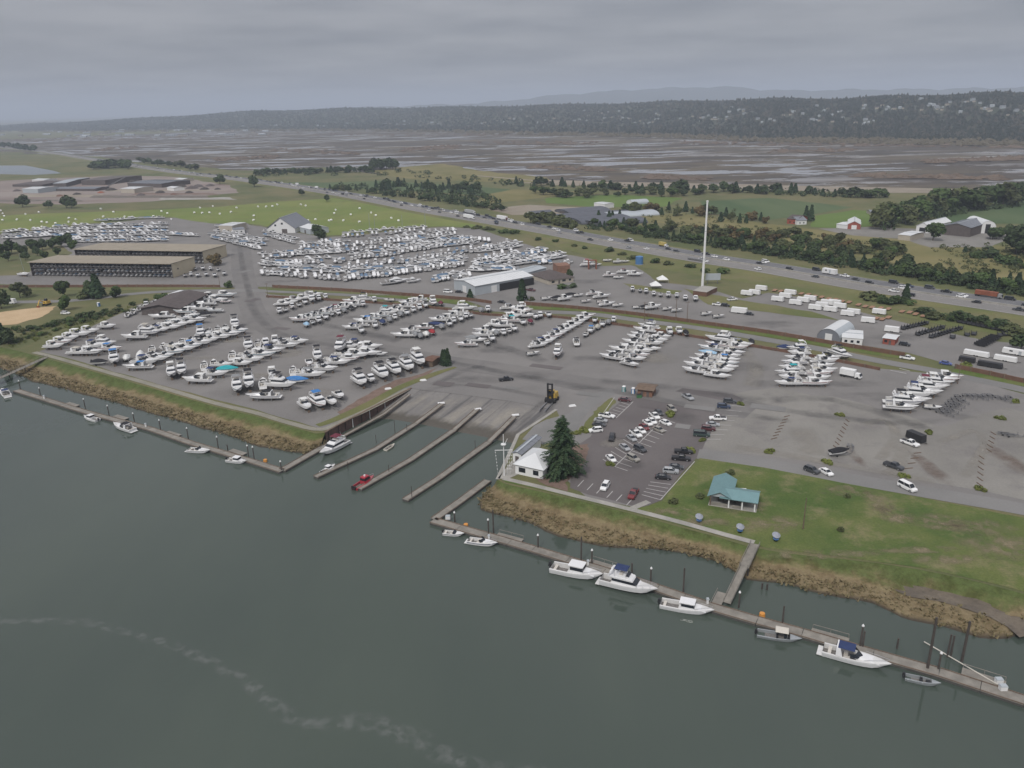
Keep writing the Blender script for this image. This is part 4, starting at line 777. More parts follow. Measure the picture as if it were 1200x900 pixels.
CARS = {
    'sedan': car_proto('car', 4.7, .91, [(-2.35, .35, .80, .90), (-2.2, .25, .95, .97), (-1.2, .22, .98, 1), (.8, .22, .96, 1), (1.9, .24, .82, .97), (2.35, .32, .66, .86)], (-1.75, 1.15, .93, 1.42, .65, .75, .16)),
    'suv': car_proto('car', 4.7, .95, [(-2.35, .40, 1.0, .92), (-2.25, .30, 1.08, .98), (-1.0, .27, 1.08, 1), (.9, .27, 1.06, 1), (2.05, .30, .98, .97), (2.35, .36, .80, .88)], (-2.2, 1.15, 1.03, 1.68, .28, .75, .14), rad=.37),
    'van': car_proto('van', 5.4, 1.0, [(-2.7, .40, 1.15, .95), (-2.6, .30, 1.2, 1), (.9, .28, 1.18, 1), (2.4, .32, 1.05, .97), (2.7, .38, .85, .90)], (-2.62, 1.75, 1.12, 2.0, .12, .75, .12), rad=.37),
    'pickup': car_proto('pickup_truck', 5.8, .98, [(-2.9, .45, 1.05, .95), (-2.8, .38, 1.1, 1), (.9, .36, 1.1, 1), (2.4, .38, 1.04, .98), (2.9, .42, .86, .9)], (-.75, 1.35, 1.06, 1.78, .22, .62, .13), rad=.40, bed=(-2.75, -.85, 1.12), wx=(-.30, .33))}
CCOL = {'w': ((0.72, 0.72, 0.71), 'white'), 'k': ((0.018, 0.018, 0.02), 'black'), 'd': ((0.05, 0.053, 0.058), 'dark grey'), 's': ((0.32, 0.33, 0.34), 'silver'), 'r': ((0.16, 0.028, 0.03), 'red'), 'm': ((0.085, 0.028, 0.032), 'maroon'), 'n': ((0.035, 0.05, 0.09), 'navy'),
        'b': ((0.27, 0.255, 0.225), 'beige'), 'u': ((0.06, 0.09, 0.26), 'blue'), 'g': ((0.04, 0.06, 0.055), 'dark green'), 'o': ((0.40, 0.12, 0.05), 'orange'), 'y': ((0.45, 0.32, 0.07), 'yellow')}
CN = {'sedan': 'car', 'suv': 'SUV', 'van': 'van', 'pickup': 'pickup truck'}
def put_car(k, col, u, v, du, dv, label, group, z=LAND + 0.07):
    p = P(u, v, z); c = CCOL[col][0]; o = copy_tree(CARS[k], p, heading(u, v, du, dv, z), 1.0, {'body': c, 'roof': c})
    return tag(o, label, {'pickup': 'pickup truck', 'van': 'van'}.get(k, 'car'), group)
def simple_truck(name, box_mat, L=9.0, hgt=2.6, cab=True, semi=False):
    r = empty(name)
    b = MB(); b.box(-1.0 if cab else 0, 0, 1.0, L, 2.5, hgt); b.build('cargo_box', box_mat, r)
    f = MB(); f.box(-1.0 if cab else 0, 0, .7, L, 1.0, .3); f.build('chassis', 'black_metal', r)
    if cab:
        xc = L / 2 - 1.0 + .25; c = MB(); c.fr(xc, xc + 2.3, -1.15, 1.15, .6, 2.6 if semi else 2.2, 0, .7, .1, .1); c.build('cab', 'car_paint', r)
        w = MB(); w.fr(xc + 1.55, xc + 2.33, -1.0, 1.0, 1.5, 2.15, 0.05, .42, .05, .05); w.build('windshield', 'dark_glass', r); xs = (-L / 2 - .2 , -L / 2 + .9, xc + 1.1)
    else: xs = (-L / 2 + 1.2, -L / 2 + 2.4)
    for x in xs:
        for s in (-1, 1): k = MB(); k.tube((x, s * 1.1 - .15, .5), (x, s * 1.1 + .15, .5), .5, n=10); k.build('wheel', 'rubber', r)
    return proto(r)
TRUCKS = {'box': simple_truck('box_truck', 'box_paint', 5.6, 2.3), 'semi': simple_truck('semi_truck', 'box_paint', 14.5, 2.8, semi=True), 'dump': simple_truck('dump_truck', 'rust_steel', 11.0, 2.2, semi=True)}
def trailer_proto(name, L, w, h, z0, mat, wheel_x=(-.35, .35), flat=False, roofmat=None):
    r = empty(name); b = MB()
    if flat:
        b.box(0, 0, z0, L, w, .18)
        for s in (-1, 1): b.box(0, s * w * .5, z0 + .1, L, .08, h)
    else: b.fr(-L / 2, L / 2, -w / 2, w / 2, z0, z0 + h, .08, .25, .05, .05)
    b.build('deck' if flat else 'body', mat, r)
    if not flat and L > 7: d = MB(); d.box(L * .1, -w / 2 - .0, z0 + .25, .75, .06, h * .72); d.build('door', 'pale_steel', r); d = MB(); d.box(-L * .2, -w / 2, z0 + h * .5, .9, .05, h * .28); d.build('window', 'dark_glass', r)
    t = MB(); t.bar((L / 2, w * .3, z0 - .05), (L / 2 + 1.2, 0, z0 - .05), .1, .1); t.bar((L / 2, -w * .3, z0 - .05), (L / 2 + 1.2, 0, z0 - .05), .1, .1); t.build('drawbar', 'black_metal', r)
    for x in wheel_x:
        for s in (-1, 1): k = MB(); k.tube((x, s * (w / 2 - .1) - .1, .35), (x, s * (w / 2 - .1) + .1, .35), .35, n=10); k.build('wheel', 'rubber', r)
    return proto(r)
TRAIL = {'white': trailer_proto('cargo_trailer', 6.4, 2.4, 2.2, .45, 'white_paint'), 'rv': trailer_proto('travel_trailer', 8.0, 2.5, 2.5, .5, 'white_paint'), 'dark': trailer_proto('cargo_trailer', 6.0, 2.4, 2.2, .45, 'black_metal'),
         'flat': trailer_proto('flatbed_trailer', 5.5, 2.2, .12, .55, 'orange_deck', flat=True), 'dump': trailer_proto('dump_trailer', 4.6, 2.1, .95, .6, 'black_metal', flat=True)}
def empty_boat_trailer():
    r = empty('boat_trailer'); b = MB()
    for s in (-1, 1): b.bar((-2.8, s * .75, .5), (1.2, s * .75, .5), .1, .12); b.bar((1.2, s * .75, .5), (3.4, 0, .55), .1, .12); b.bar((-2.6, s * .45, .75), (.6, s * .45, .75), .12, .1)
    for x in (-2.6, -1.2, .4): b.box(x, 0, .5, .1, 1.5, .1)
    b.build('frame', 'trailer_steel', r)
    for s in (-1, 1):
        k = MB(); k.tube((-1.4, s * .95 - .1, .33), (-1.4, s * .95 + .1, .33), .33, n=10); w = k.build('wheel', 'rubber', r)
        f = MB(); f.fr(-1.85, -.95, s * .95 - .14, s * .95 + .14, .55, .75, .15, .15, 0, 0); f.build('fender', 'trailer_steel', r)
    m = MB(); m.box(2.9, 0, .6, .12, .12, .9); m.build('winch_post', 'trailer_steel', r); return proto(r)
TRAIL['boat'] = empty_boat_trailer()
def put(pr, u, v, du, dv, label, cat, group=None, z=LAND + 0.05, scale=1.0, colors=None):
    return tag(copy_tree(pr, P(u, v, z), heading(u, v, du, dv, z), scale, colors), label, cat, group)
# ================================================================== BOATS IN THE YARD AND AT THE DOCKS
LW = (-1, 0.02); RW_ = (1, 0.02); DN = (0.25, 1); LU = (-1, -0.12); RD = (1, 0.12)
LOOK = {'E': 'express cruiser', 'F': 'flybridge yacht', 'P': 'pilothouse boat', 'R': 'open runabout'}
def look(code):
    c = COL[code[2]][1] if len(code) > 2 else 'navy'; s = COL[code[3]][1] if len(code) > 3 else 'white'
    c = c.replace(' ', '-')
    if code[0] == 'C': return f"{c}-covered boat"
    if code[0] in 'EF' and not (code[0] == 'E' and int(code[1]) == 2): return f"{c}-topped white {LOOK[code[0]]}" if c != 'white' else f"all-white {LOOK[code[0]]}"
    return (f"{s}-striped " if s != 'white' else '') + f"white {LOOK[code[0]]}"
def row(items, default, where, frm, group, jitter=0.10, sc=1.0):
    """items: (u, v, code[, heading]) listed outward from the named end"""
    for i, it in enumerate(items):
        u, v, code = it[:3]; h = it[3] if len(it) > 3 else default; h = (h[0] + random.uniform(-jitter, jitter) * abs(h[1]), h[1] + random.uniform(-jitter, jitter) * 0.25)
        put_boat(code, u, v, h[0], h[1], f"{look(code)}, {ORD[i]} from {frm} in {where}", group, scale=sc * {G1: 1.15, G2: 1.04, G3: 0.95}.get(group, 0.95))
G1 = 'boats stored on the lower yard'; G2 = 'boats stored in the middle rows'; G3 = 'boats stored in the eastern rows'; G4 = 'boats stored behind the brown wall'
row([(359, 481, 'E0w'), (374, 477, 'F0b'), (389, 476, 'E2b'), (398, 468, 'E2w'), (423, 453, 'F0k'), (435, 449, 'P0w'), (448, 444, 'F1k'), (463, 439, 'F1k'), (478, 435, 'F1g'), (491, 429, 'F1w')], (0.95, .80), 'the ramp-side row', 'the dike corner', G1)
row([(308, 469, 'E1k'), (331, 457, 'F0k', (1, 0.05)), (349, 450, 'C1b', (1, .06)), (366, 444, 'E1g', RW_), (382, 437, 'E0k', RW_), (397, 429, 'E1n', RW_), (409, 425, 'P1w', RW_), (419, 421, 'E0w', RW_), (432, 418, 'E1w', RW_), (446, 418, 'R1w', RW_)], LW, 'the near row of cruisers', 'the bank', G1)
row([(279, 460, 'F0g', (.15, 1)), (293, 456, 'F1k'), (309, 454, 'E2n', (.1, -1)), (320, 444, 'E0w'), (344, 439, 'E2n', (.1, -1)), (363, 430, 'E2w'), (373, 424, 'F0k')], (0.2, 1), 'the file behind those cruisers', 'the bank', G1)
row([(399, 413, 'F1m', (-.6, .7)), (410, 410, 'P1w', RW_), (420, 408, 'E1n', RW_), (435, 410, 'E1w', RW_), (428, 415, 'P0k', RW_)], LW, 'the knot by the lane bend', 'the red-topped yacht', G1)
row([(231, 450, 'E1w'), (253, 443, 'E0n', RW_), (268, 437, 'C1t', RW_), (284, 430, 'E0w', RW_), (296, 426, 'E0k', RW_), (308, 421, 'E1w', RW_), (320, 415, 'E1n', RW_), (337, 409, 'E1k', RW_), (350, 404, 'E0n', RW_)], LW, 'the teal-cover row', 'the bank', G1)
row([(202, 443, 'F0w', (.1, 1)), (214, 441, 'F0k', (.1, 1)), (240, 433, 'E2n', (.1, -1)), (251, 429, 'R0s', (.1, -1)), (273, 421, 'E2n', (.1, -1)), (292, 411, 'F0k', (.1, 1)), (303, 408, 'E2g', (.15, -1)), (312, 406, 'P1w'), (323, 404, 'E0w')], (.2, 1), 'the file behind the teal cover', 'the bank', G1)
row([(161, 434, 'E0b'), (173, 429, 'E1n', RW_), (184, 425, 'E1k', RW_), (195, 421, 'E2w', RW_), (206, 417, 'E0s', RW_), (216, 413, 'E1w', RW_), (227, 409, 'E0b', RW_), (237, 406, 'E1k', RW_), (248, 402, 'E2w', RW_), (259, 399, 'E0w', RW_), (270, 396, 'E1w', RW_), (281, 392, 'E0w', RW_)], LW, 'the long middle row', 'the bank', G1)
row([(135, 427, 'F0b', (.05, 1)), (149, 424, 'C1w', (.1, 1)), (165, 419, 'C1w', (.1, -1)), (179, 414, 'E2l', (.1, -1)), (192, 409, 'R0s', (.1, -1)), (214, 406, 'E2b', (.1, -1)), (236, 396, 'F0b', (.1, 1)), (246, 394, 'E2n', (.1, -1)), (256, 391, 'E2k', (.1, -1)), (265, 389, 'E2w', (.1, -1)), (276, 385, 'F0k', (.1, 1))], (.1, 1), 'the file behind the long row', 'the bank', G1)
row([(157, 399, 'E1w'), (176, 394, 'F0s', RW_), (189, 390, 'E0n', RW_), (200, 387, 'E1w', RW_), (210, 384, 'E0w', RW_), (221, 381, 'E0g', RW_), (231, 379, 'E1w', RW_)], LW, 'the row below the dark shed', 'the gravel gap', G1)
row([(189, 374, 'E1w'), (216, 369, 'E0w'), (232, 365, 'E0w'), (241, 372, 'C1k', RW_), (251, 367, 'E2w'), (241, 359, 'E0g'), (255, 355, 'E1w', RW_), (248, 351, 'E0w', RW_), (266, 349, 'E1w', RW_), (266, 356, 'R0rr', RW_)], LW, 'the cluster beside the dark shed', 'the yard end', G1)
row([(65, 410, 'E0w', RW_), (74, 405, 'E0w', RW_), (83, 400, 'E0w', RW_), (94, 396, 'E1w', RW_), (106, 392, 'E0w', RW_), (127, 386, 'E0w', RW_), (150, 371, 'R0w', (.6, -1)), (157, 368, 'R0w', (.6, -1)), (164, 364, 'R0w', (.6, -1)), (172, 361, 'P0w', (.6, -1)), (182, 357, 'R0w', (.6, -1))], LW, 'the line along the grass edge', 'the footbridge', G1)
row([(95, 417, 'E0s', RW_), (108, 417, 'E0w', RW_), (112, 410, 'E0n', RW_), (125, 407, 'F0w', RW_), (131, 413, 'E0b', RW_), (118, 428, 'C0k', RW_)], LW, 'the corner group near the footbridge', 'the grass edge', G1)
row([(217, 325, 'R0w'), (224, 324, 'P0n'), (232, 325, 'E2w'), (242, 324, 'E2g'), (252, 325, 'E2w'), (263, 323, 'E2k'), (220, 318, 'P0w'), (229, 317, 'R0w'), (238, 317, 'E2w'), (247, 317, 'P0w'), (256, 318, 'R0w')], (.1, 1), 'the block by the near rack shed', 'the tan wall', 'boats beside the rack shed')
row([(328, 368, 'P0w'), (335, 366, 'R0g'), (343, 363, 'P0w'), (351, 360, 'R0w'), (358, 357, 'E2w'), (366, 355, 'F0w'), (374, 353, 'P1w'), (382, 351, 'P0w')], (.55, 1), 'the first row under the wall', 'the entrance lane', G2)
row([(333, 359, 'E0w'), (340, 357, 'E0w'), (347, 354, 'E0g')], RW_, 'the pairs behind that first row', 'the entrance lane', G2)
row([(350, 378, 'E0w', LW), (361, 376, 'E0g', LW), (360, 384, 'C0l'), (367, 381, 'R0n'), (374, 379, 'P0w'), (382, 375, 'E2w'), (389, 371, 'R0s'), (397, 370, 'P0w'), (404, 367, 'C0g'), (412, 364, 'C0k'), (390, 365, 'E0m', LW), (399, 363, 'E0w', LW)], (.6, 1), 'the second row under the wall', 'the entrance lane', G2)
row([(412, 357, 'E1w'), (423, 354, 'F0k', LW), (426, 360, 'P0w', (.55, 1)), (439, 355, 'P1w', (.55, 1)), (456, 354, 'R1w')], LW, 'the short group at the wall', 'the lane', G2)
row([(412, 387, 'E0n'), (424, 391, 'E2w', (.5, 1)), (427, 380, 'E1b'), (440, 385, 'E2w', (.4, 1)), (434, 376, 'E1w'), (449, 381, 'C0n', (.55, 1)), (457, 378, 'C1g', (.55, 1)), (455, 370, 'F0t', RW_), (463, 375, 'P0w', (.55, 1)), (470, 372, 'C0g', (.55, 1)), (477, 370, 'E2w', (.55, 1)), (485, 367, 'P0w', (.55, 1)), (492, 364, 'P1w', (.55, 1)), (499, 361, 'E2w', (.55, 1)), (508, 359, 'F0w', (.55, 1)), (472, 362, 'E0g', LW), (483, 357, 'E1w', LW), (517, 359, 'C0m', (.55, 1))], LW, 'the third row under the wall', 'the lane', G2)
row([(472, 396, 'E1w'), (487, 396, 'C0g', (.55, 1)), (493, 397, 'C0g', (.55, 1)), (500, 396, 'C0w', (.55, 1)), (507, 393, 'C0r', (.55, 1)), (502, 385, 'C0k', RW_), (511, 384, 'C1n', RW_), (518, 386, 'C0g', (.55, 1)), (527, 383, 'E2w', (.55, 1)), (522, 376, 'E0w', LW), (532, 379, 'P0w', (.55, 1)), (540, 377, 'E2w', (.55, 1)), (546, 374, 'P0w', (.55, 1)), (552, 373, 'R0w', (.55, 1)), (546, 365, 'F0w', RW_), (564, 367, 'C1g', (.1, 1)), (572, 366, 'P1g', (.1, 1))], LW, 'the red-cover row', 'the lane', G2)
row([(545, 407, 'E0g'), (554, 401, 'C1g'), (571, 405, 'R0w', (.6, 1)), (577, 401, 'E2w', (.4, 1)), (565, 396, 'E0s'), (566, 391, 'E1w'), (582, 394, 'C0g', (.55, 1)), (590, 393, 'P0w', (.55, 1)), (597, 391, 'R0mm', (.55, 1)), (603, 389, 'E2w', (.6, 1)), (587, 385, 'E1w'), (596, 379, 'E1t'), (613, 381, 'E2k', (.55, 1)), (622, 380, 'C0m', (.55, 1)), (604, 372, 'E1w'), (608, 366, 'F0w'), (617, 373, 'E0w', RW_), (628, 375, 'E2w', (.55, 1)), (633, 373, 'P0w', (.55, 1)), (643, 372, 'E2k', (.55, 1))], LW, 'the row beside the long white file', 'the lane', G2)
row([(356, 352, 'E0w'), (364, 350, 'E0g'), (371, 348, 'E2w')], RW_, 'the rear pairs by the entrance lane', 'the lane', G2)
row([(368, 373, 'E0k'), (376, 371, 'E0w'), (384, 368, 'E0n'), (406, 362, 'E2w'), (415, 360, 'E0w')], LW, 'the rear file of the second row', 'the lane', G2)
row([(420, 384, 'E0w'), (446, 373, 'E0g'), (462, 366, 'E0k'), (478, 359, 'E0w'), (491, 354, 'E0w'), (468, 367, 'E2w')], LW, 'the rear file of the third row', 'the lane', G2)
row([(480, 391, 'E0k'), (495, 387, 'E0w'), (513, 378, 'E0g'), (530, 373, 'E0w'), (537, 370, 'E0w')], LW, 'the rear file by the red cover', 'the lane', G2)
row([(560, 402, 'E2w'), (576, 392, 'E0k'), (583, 384, 'E0w'), (590, 378, 'E2n'), (600, 374, 'E0w'), (613, 368, 'E0w'), (599, 364, 'E0g')], RW_, 'the rear file beside the white cruisers', 'the lane', G2)
row([(168, 427, 'E2w'), (180, 421, 'E2n'), (203, 410, 'E2w'), (225, 402, 'E2g'), (242, 396, 'E2w'), (252, 396, 'E2w')], RW_, 'the gaps of the long middle row', 'the bank', G1)
row([(262, 432, 'E2n'), (290, 420, 'E2w'), (302, 415, 'E2k'), (330, 404, 'E2w'), (343, 402, 'E2w')], RW_, 'the gaps of the teal-cover row', 'the bank', G1)
row([(376, 432, 'E2w'), (389, 425, 'E2k'), (404, 419, 'E2w'), (356, 440, 'E2n')], RW_, 'the gaps of the near row', 'the bank', G1)
row([(183, 387, 'E2w'), (195, 383, 'E2n'), (206, 379, 'E2w'), (216, 376, 'E2w'), (226, 373, 'E2k')], RW_, 'the rear file below the dark shed', 'the gravel gap', G1)
lng = [(625, 417, 'R0w', (1, -.12))] + [(632 + 56 * k / 10.0, 408 - 33.5 * k / 10.0, ('E0k', 'E1n', 'E0w', 'E1g', 'E0n', 'E1k', 'E0w', 'E1w', 'E0s', 'E1w', 'E0w')[k], (1, -.10)) for k in range(11)]
row(lng, (1, -.1), 'the long white file', 'the drive', G3, 0.03, 1.02)
row([(653, 419, 'F0w', (-.5, .8)), (675, 404, 'E0k', (-.3, -1)), (686, 395, 'R0w', (-.5, .8)), (692, 391, 'E1b', (-.5, .8)), (700, 387, 'C0s', (-.4, .9)), (706, 383, 'E0k', (-.2, .9)), (713, 381, 'C1g', (-.2, .9)), (697, 379, 'E2k', (-.2, .9)), (719, 379, 'P0w', (-.2, .9)), (668, 383, 'C0k', (-.2, .9))], DN, 'the file right of the white cruisers', 'the drive', G3)
row([(715, 422, 'E1k'), (723, 418, 'E0w'), (727, 413, 'E1w'), (738, 409, 'E1w'), (741, 404, 'E0k'), (746, 399, 'E1g'), (749, 395, 'E0w'), (754, 390, 'E1w'), (759, 386, 'F0n')], LU, 'the outer stack of the middle pair', 'the drive', G3)
row([(739, 430, 'E0k', (1, .3)), (745, 424, 'E0g', RD), (750, 420, 'E0w', RD), (753, 415, 'E1w', RD), (763, 412, 'E0s', RD), (766, 406, 'E1k', RD), (771, 402, 'E0w', RD), (777, 398, 'E0w', RD), (785, 393, 'E0w', (.5, .9)), (796, 392, 'E0w', (.5, .9)), (804, 394, 'C0k', (.5, .9))], RD, 'the inner stack of the middle pair', 'the drive', G3)
row([(812, 438, 'E1g'), (815, 432, 'E1w'), (821, 427, 'E1k'), (826, 422, 'E0w'), (829, 417, 'C1l'), (832, 412, 'E1n'), (838, 408, 'E1g'), (843, 402, 'F1w'), (853, 399, 'C0k')], LU, 'the outer stack above the car park', 'the drive', G3)
row([(842, 444, 'E1w'), (846, 438, 'E0s'), (850, 434, 'E1w'), (852, 429, 'E0w'), (853, 425, 'E1b'), (856, 421, 'E0w'), (861, 416, 'E0s'), (864, 411, 'E1w'), (868, 407, 'E1g'), (881, 404, 'C0k', (.5, .9))], (1, .14), 'the inner stack above the car park', 'the drive', G3)
row([(922, 453, 'E1n'), (924, 447, 'E0w'), (924, 441, 'F0t'), (926, 435, 'E1w'), (929, 429, 'E1k'), (933, 423, 'E0w'), (935, 418, 'E1n'), (934, 413, 'F0w'), (918, 411, 'C0n')], LW, 'the outer stack beside the white truck', 'the drive', G3)
row([(957, 453, 'E1w'), (960, 447, 'E0w'), (960, 442, 'E1s'), (966, 438, 'E1w'), (965, 432, 'E0g'), (967, 427, 'E1w'), (972, 423, 'E1k'), (985, 420, 'F1k', (.8, .3))], RW_, 'the inner stack beside the white truck', 'the drive', G3)
row([(1056, 483, 'E1w'), (1060, 477, 'F0k'), (1068, 473, 'E1w'), (1074, 468, 'F0n'), (1081, 465, 'E1w'), (1087, 461, 'F0m'), (1092, 457, 'E1w'), (1097, 453, 'F0w'), (1103, 449, 'E1g'), (1111, 446, 'E0w')], (1, .1), 'the big-cruiser row by the road', 'the gravel lot', G3, 0.03, 1.12)
put_boat('R1w', 1093, 480, 1, .1, 'small white dinghy on the gravel in front of the big cruisers', G3)
row([(641, 352, 'R0w'), (653, 352, 'C0k'), (663, 353, 'E0w'), (668, 348, 'C0k'), (678, 348, 'R0k'), (687, 355, 'R0w'), (696, 347, 'E0k'), (706, 350, 'E0w'), (705, 356, 'R0rr'), (712, 359, 'E0w'), (724, 360, 'R0w'), (748, 362, 'R0w'), (757, 362, 'C0k'), (766, 363, 'E0w'), (782, 364, 'R0w'), (793, 366, 'R0w'), (828, 370, 'R0w'), (842, 373, 'R1w')], (1, -.08), 'the line behind the brown wall', 'the brown-roofed house', G4)
row([(741, 342, 'P0w'), (750, 343, 'R0w'), (757, 344, 'P0w'), (766, 347, 'P0w'), (774, 348, 'R0w'), (783, 349, 'P1w'), (793, 349, 'P0w'), (803, 352, 'P1k'), (815, 353, 'P1w')], (-.1, 1), 'the spaced line facing the road', 'the white tents', G4)
row([(715, 325, 'E0w', RW_), (725, 327, 'R0l', RW_), (733, 321, 'E0m', RW_), (745, 324, 'E0w', RW_), (690, 313, 'F0r', RW_), (700, 312, 'R0w', RW_), (712, 307, 'R0w', RW_), (724, 309, 'P0w', RW_), (733, 308, 'R0w', RW_)], LW, 'the loose group near the round tank', 'the house', G4)
row([(983, 534, 'C0k', (1, -.1))], RW_, 'the gravel lot', 'the road side', G4)
# ---- afloat
GD = 'boats tied up at the floating docks'
for code, u, v, du, dv, sc, lab in (
    ('E0n', 6, 462, -.8, -.9, 1.05, 'white cruiser with open cockpit moored at the upstream end of the dock'),
    ('P0w', 107, 492, -1, -.22, 1.0, 'small white pilothouse boat on the upstream dock near the wooden finger'),
    ('E1k', 145, 503, -1, -.30, 0.98, 'white cruiser with dark cockpit enclosure on the upstream dock'),
    ('E2w', 234, 530, 1, .1, 1.0, 'white cruiser with upright mast on the upstream dock'),
    ('P0gg', 278, 542, 1, .15, 0.95, 'grey hard-topped workboat at the upstream dock corner'),
    ('F1m', 391, 528, -1, .55, 1.0, 'tall white yacht with maroon canvas berthed against the ramp wall'),
    ('P0g', 385, 551, 1, -.55, 0.85, 'small grey cabin boat on the first ramp finger dock'),
    ('R0w', 532, 627, 1, .12, 0.98, 'small white fishing boat at the corner of the downstream dock'),
    ('E2t', 566, 638, 1, .16, 0.95, 'small white cruiser with green windshield on the downstream dock'),
    ('P1w', 676, 674, 1, .22, 1.42, 'large white hardtop cruiser on the downstream dock'),
    ('F0n', 737, 691, 1, .25, 1.08, 'white flybridge yacht with navy canvas on the downstream dock'),
    ('P1w', 805, 715, 1, .20, 1.22, 'white cabin cruiser beside the foot of the gangway'),
    ('E0n', 1003, 775, 1, .28, 1.20, 'white cruiser with navy camper canvas on the downstream dock')):
    put_boat(code, u, v, du, dv, lab, GD, z=0.0, afloat=True, scale=sc)
def aluminium_boat(name, u, v, du, dv, L, label, top):
    r = empty(name, (0, 0, 0)); h, d = hull_mesh(L, L * .31, 1.25, cock=.72, rise=.3)
    h.build('hull', ['aluminium', 'bottom_paint', 'aluminium'], r); d.build('deck', ['aluminium', 'cockpit'], r)
    if top:
        t = MB(); t.fr(-.10 * L, .20 * L, -L * .12, L * .12, 2.6, 2.72, .1, .1, .1, .1); tt = t.build('hardtop', 'cover_tan', r); g = MB()
        for x in (-.08, .17):
            for s in (-1, 1): g.tube((x * L, s * L * .11, 1.1), (x * L, s * L * .11, 2.62), .04, n=4)
        g.build('frame', 'chrome', tt); w = MB(); w.fr(.10 * L, .24 * L, -L * .11, L * .11, 1.3, 2.0, 0, .08 * L, .05, .05); w.build('windshield', 'dark_glass', r)
    s = MB(); s.box(-.05 * L, L * .06, .5, .5, .5, .8); s.box(-.05 * L, -L * .06, .5, .5, .5, .8); s.box(.15 * L, 0, .5, .8, .6, .7); s.build('seat', 'black_metal', r)
    o = MB()
    o.fr(-.5 * L - .55, -.5 * L, -.3, .3, .9, 1.75, .1, .05, .05, .05); o.box(-.5 * L - .3, 0, 0, .2, .14, 1.0); o.build('outboard_motor', 'black_metal', r)
    p = P(u, v, 0); r.location = (p.x, p.y, -.42); r.rotation_euler = (0, 0, heading(u, v, du, dv, 0)); return tag(r, label, 'boat', GD)
aluminium_boat('aluminium_fishing_boat', 913, 748, 1, .18, 9.0, 'grey aluminium boat with pale hardtop on the downstream dock', True)
aluminium_boat('open_fishing_boat', 1081, 800, 1, .25, 6.2, 'open dark aluminium skiff loaded with gear near the tall pilings', False)
def skiff():
    r = empty('rowing_skiff'); h, d = hull_mesh(5.2, 1.8, .8, cock=.8); 
    h.build('hull', ['cover_tan', 'cover_tan', 'mustard'], r); d.build('deck', ['cover_tan', 'cockpit'], r); s = MB(); s.box(-.8, 0, .45, .35, 1.3, .08); s.build('thwart', 'timber_grey', r); s = MB(); s.box(.7, 0, .5, .35, 1.3, .08); s.build('thwart', 'timber_grey', r)
    p = P(457, 525, 0); r.location = (p.x, p.y, -.2); r.rotation_euler = (0, 0, heading(457, 525, 1, -.62, 0)); tag(r, 'small yellowish open skiff tied to the first ramp finger', 'boat', GD)
skiff()
def fire_boat():
    r = empty('rescue_boat'); L = 9.0; h, d = hull_mesh(L, 2.9, 1.4, cock=.75, rise=.25); h.build('hull', ['red_hull', 'bottom_paint', 'black_metal'], r); d.build('deck', ['red_hull', 'cockpit'], r)
    c = MB(); c.fr(-.8, 2.2, -1.0, 1.0, .7, 2.9, .1, .7, .15, .15); cb = c.build('cabin', 'red_hull', r); w = MB(); cabin_win(w, -.8, 2.2, 1.0, .7, 2.9, .1, .7, .15, f0=.5, f1=.85); w.build('window', 'dark_glass', cb)
    k = MB(); k.tube((.4, 0, 2.9), (.4, 0, 3.3), .3, n=8); k.build('radar_dome', 'white_paint', r)
    for s in (-.45, .45): o = MB(); o.fr(-5.1, -4.5, s - .28, s + .28, .9, 1.8, .1, .05, .05, .05); o.box(-4.8, s, 0, .2, .14, 1); o.build('outboard_motor', 'black_metal', r)
    for s in (-1, 1): q = MB(); q.tube((1.5, s * 1.3, 1.6), (4.3, s * .15, 2.1), .04, n=4); q.build('bow_rail', 'chrome', r)
    p = P(427, 567, 0); r.location = (p.x, p.y, -.45); r.rotation_euler = (0, 0, heading(427, 567, 1, -.6, 0)); tag(r, 'red cabin rescue boat with twin black outboards at the second finger', 'boat', GD)
fire_boat()
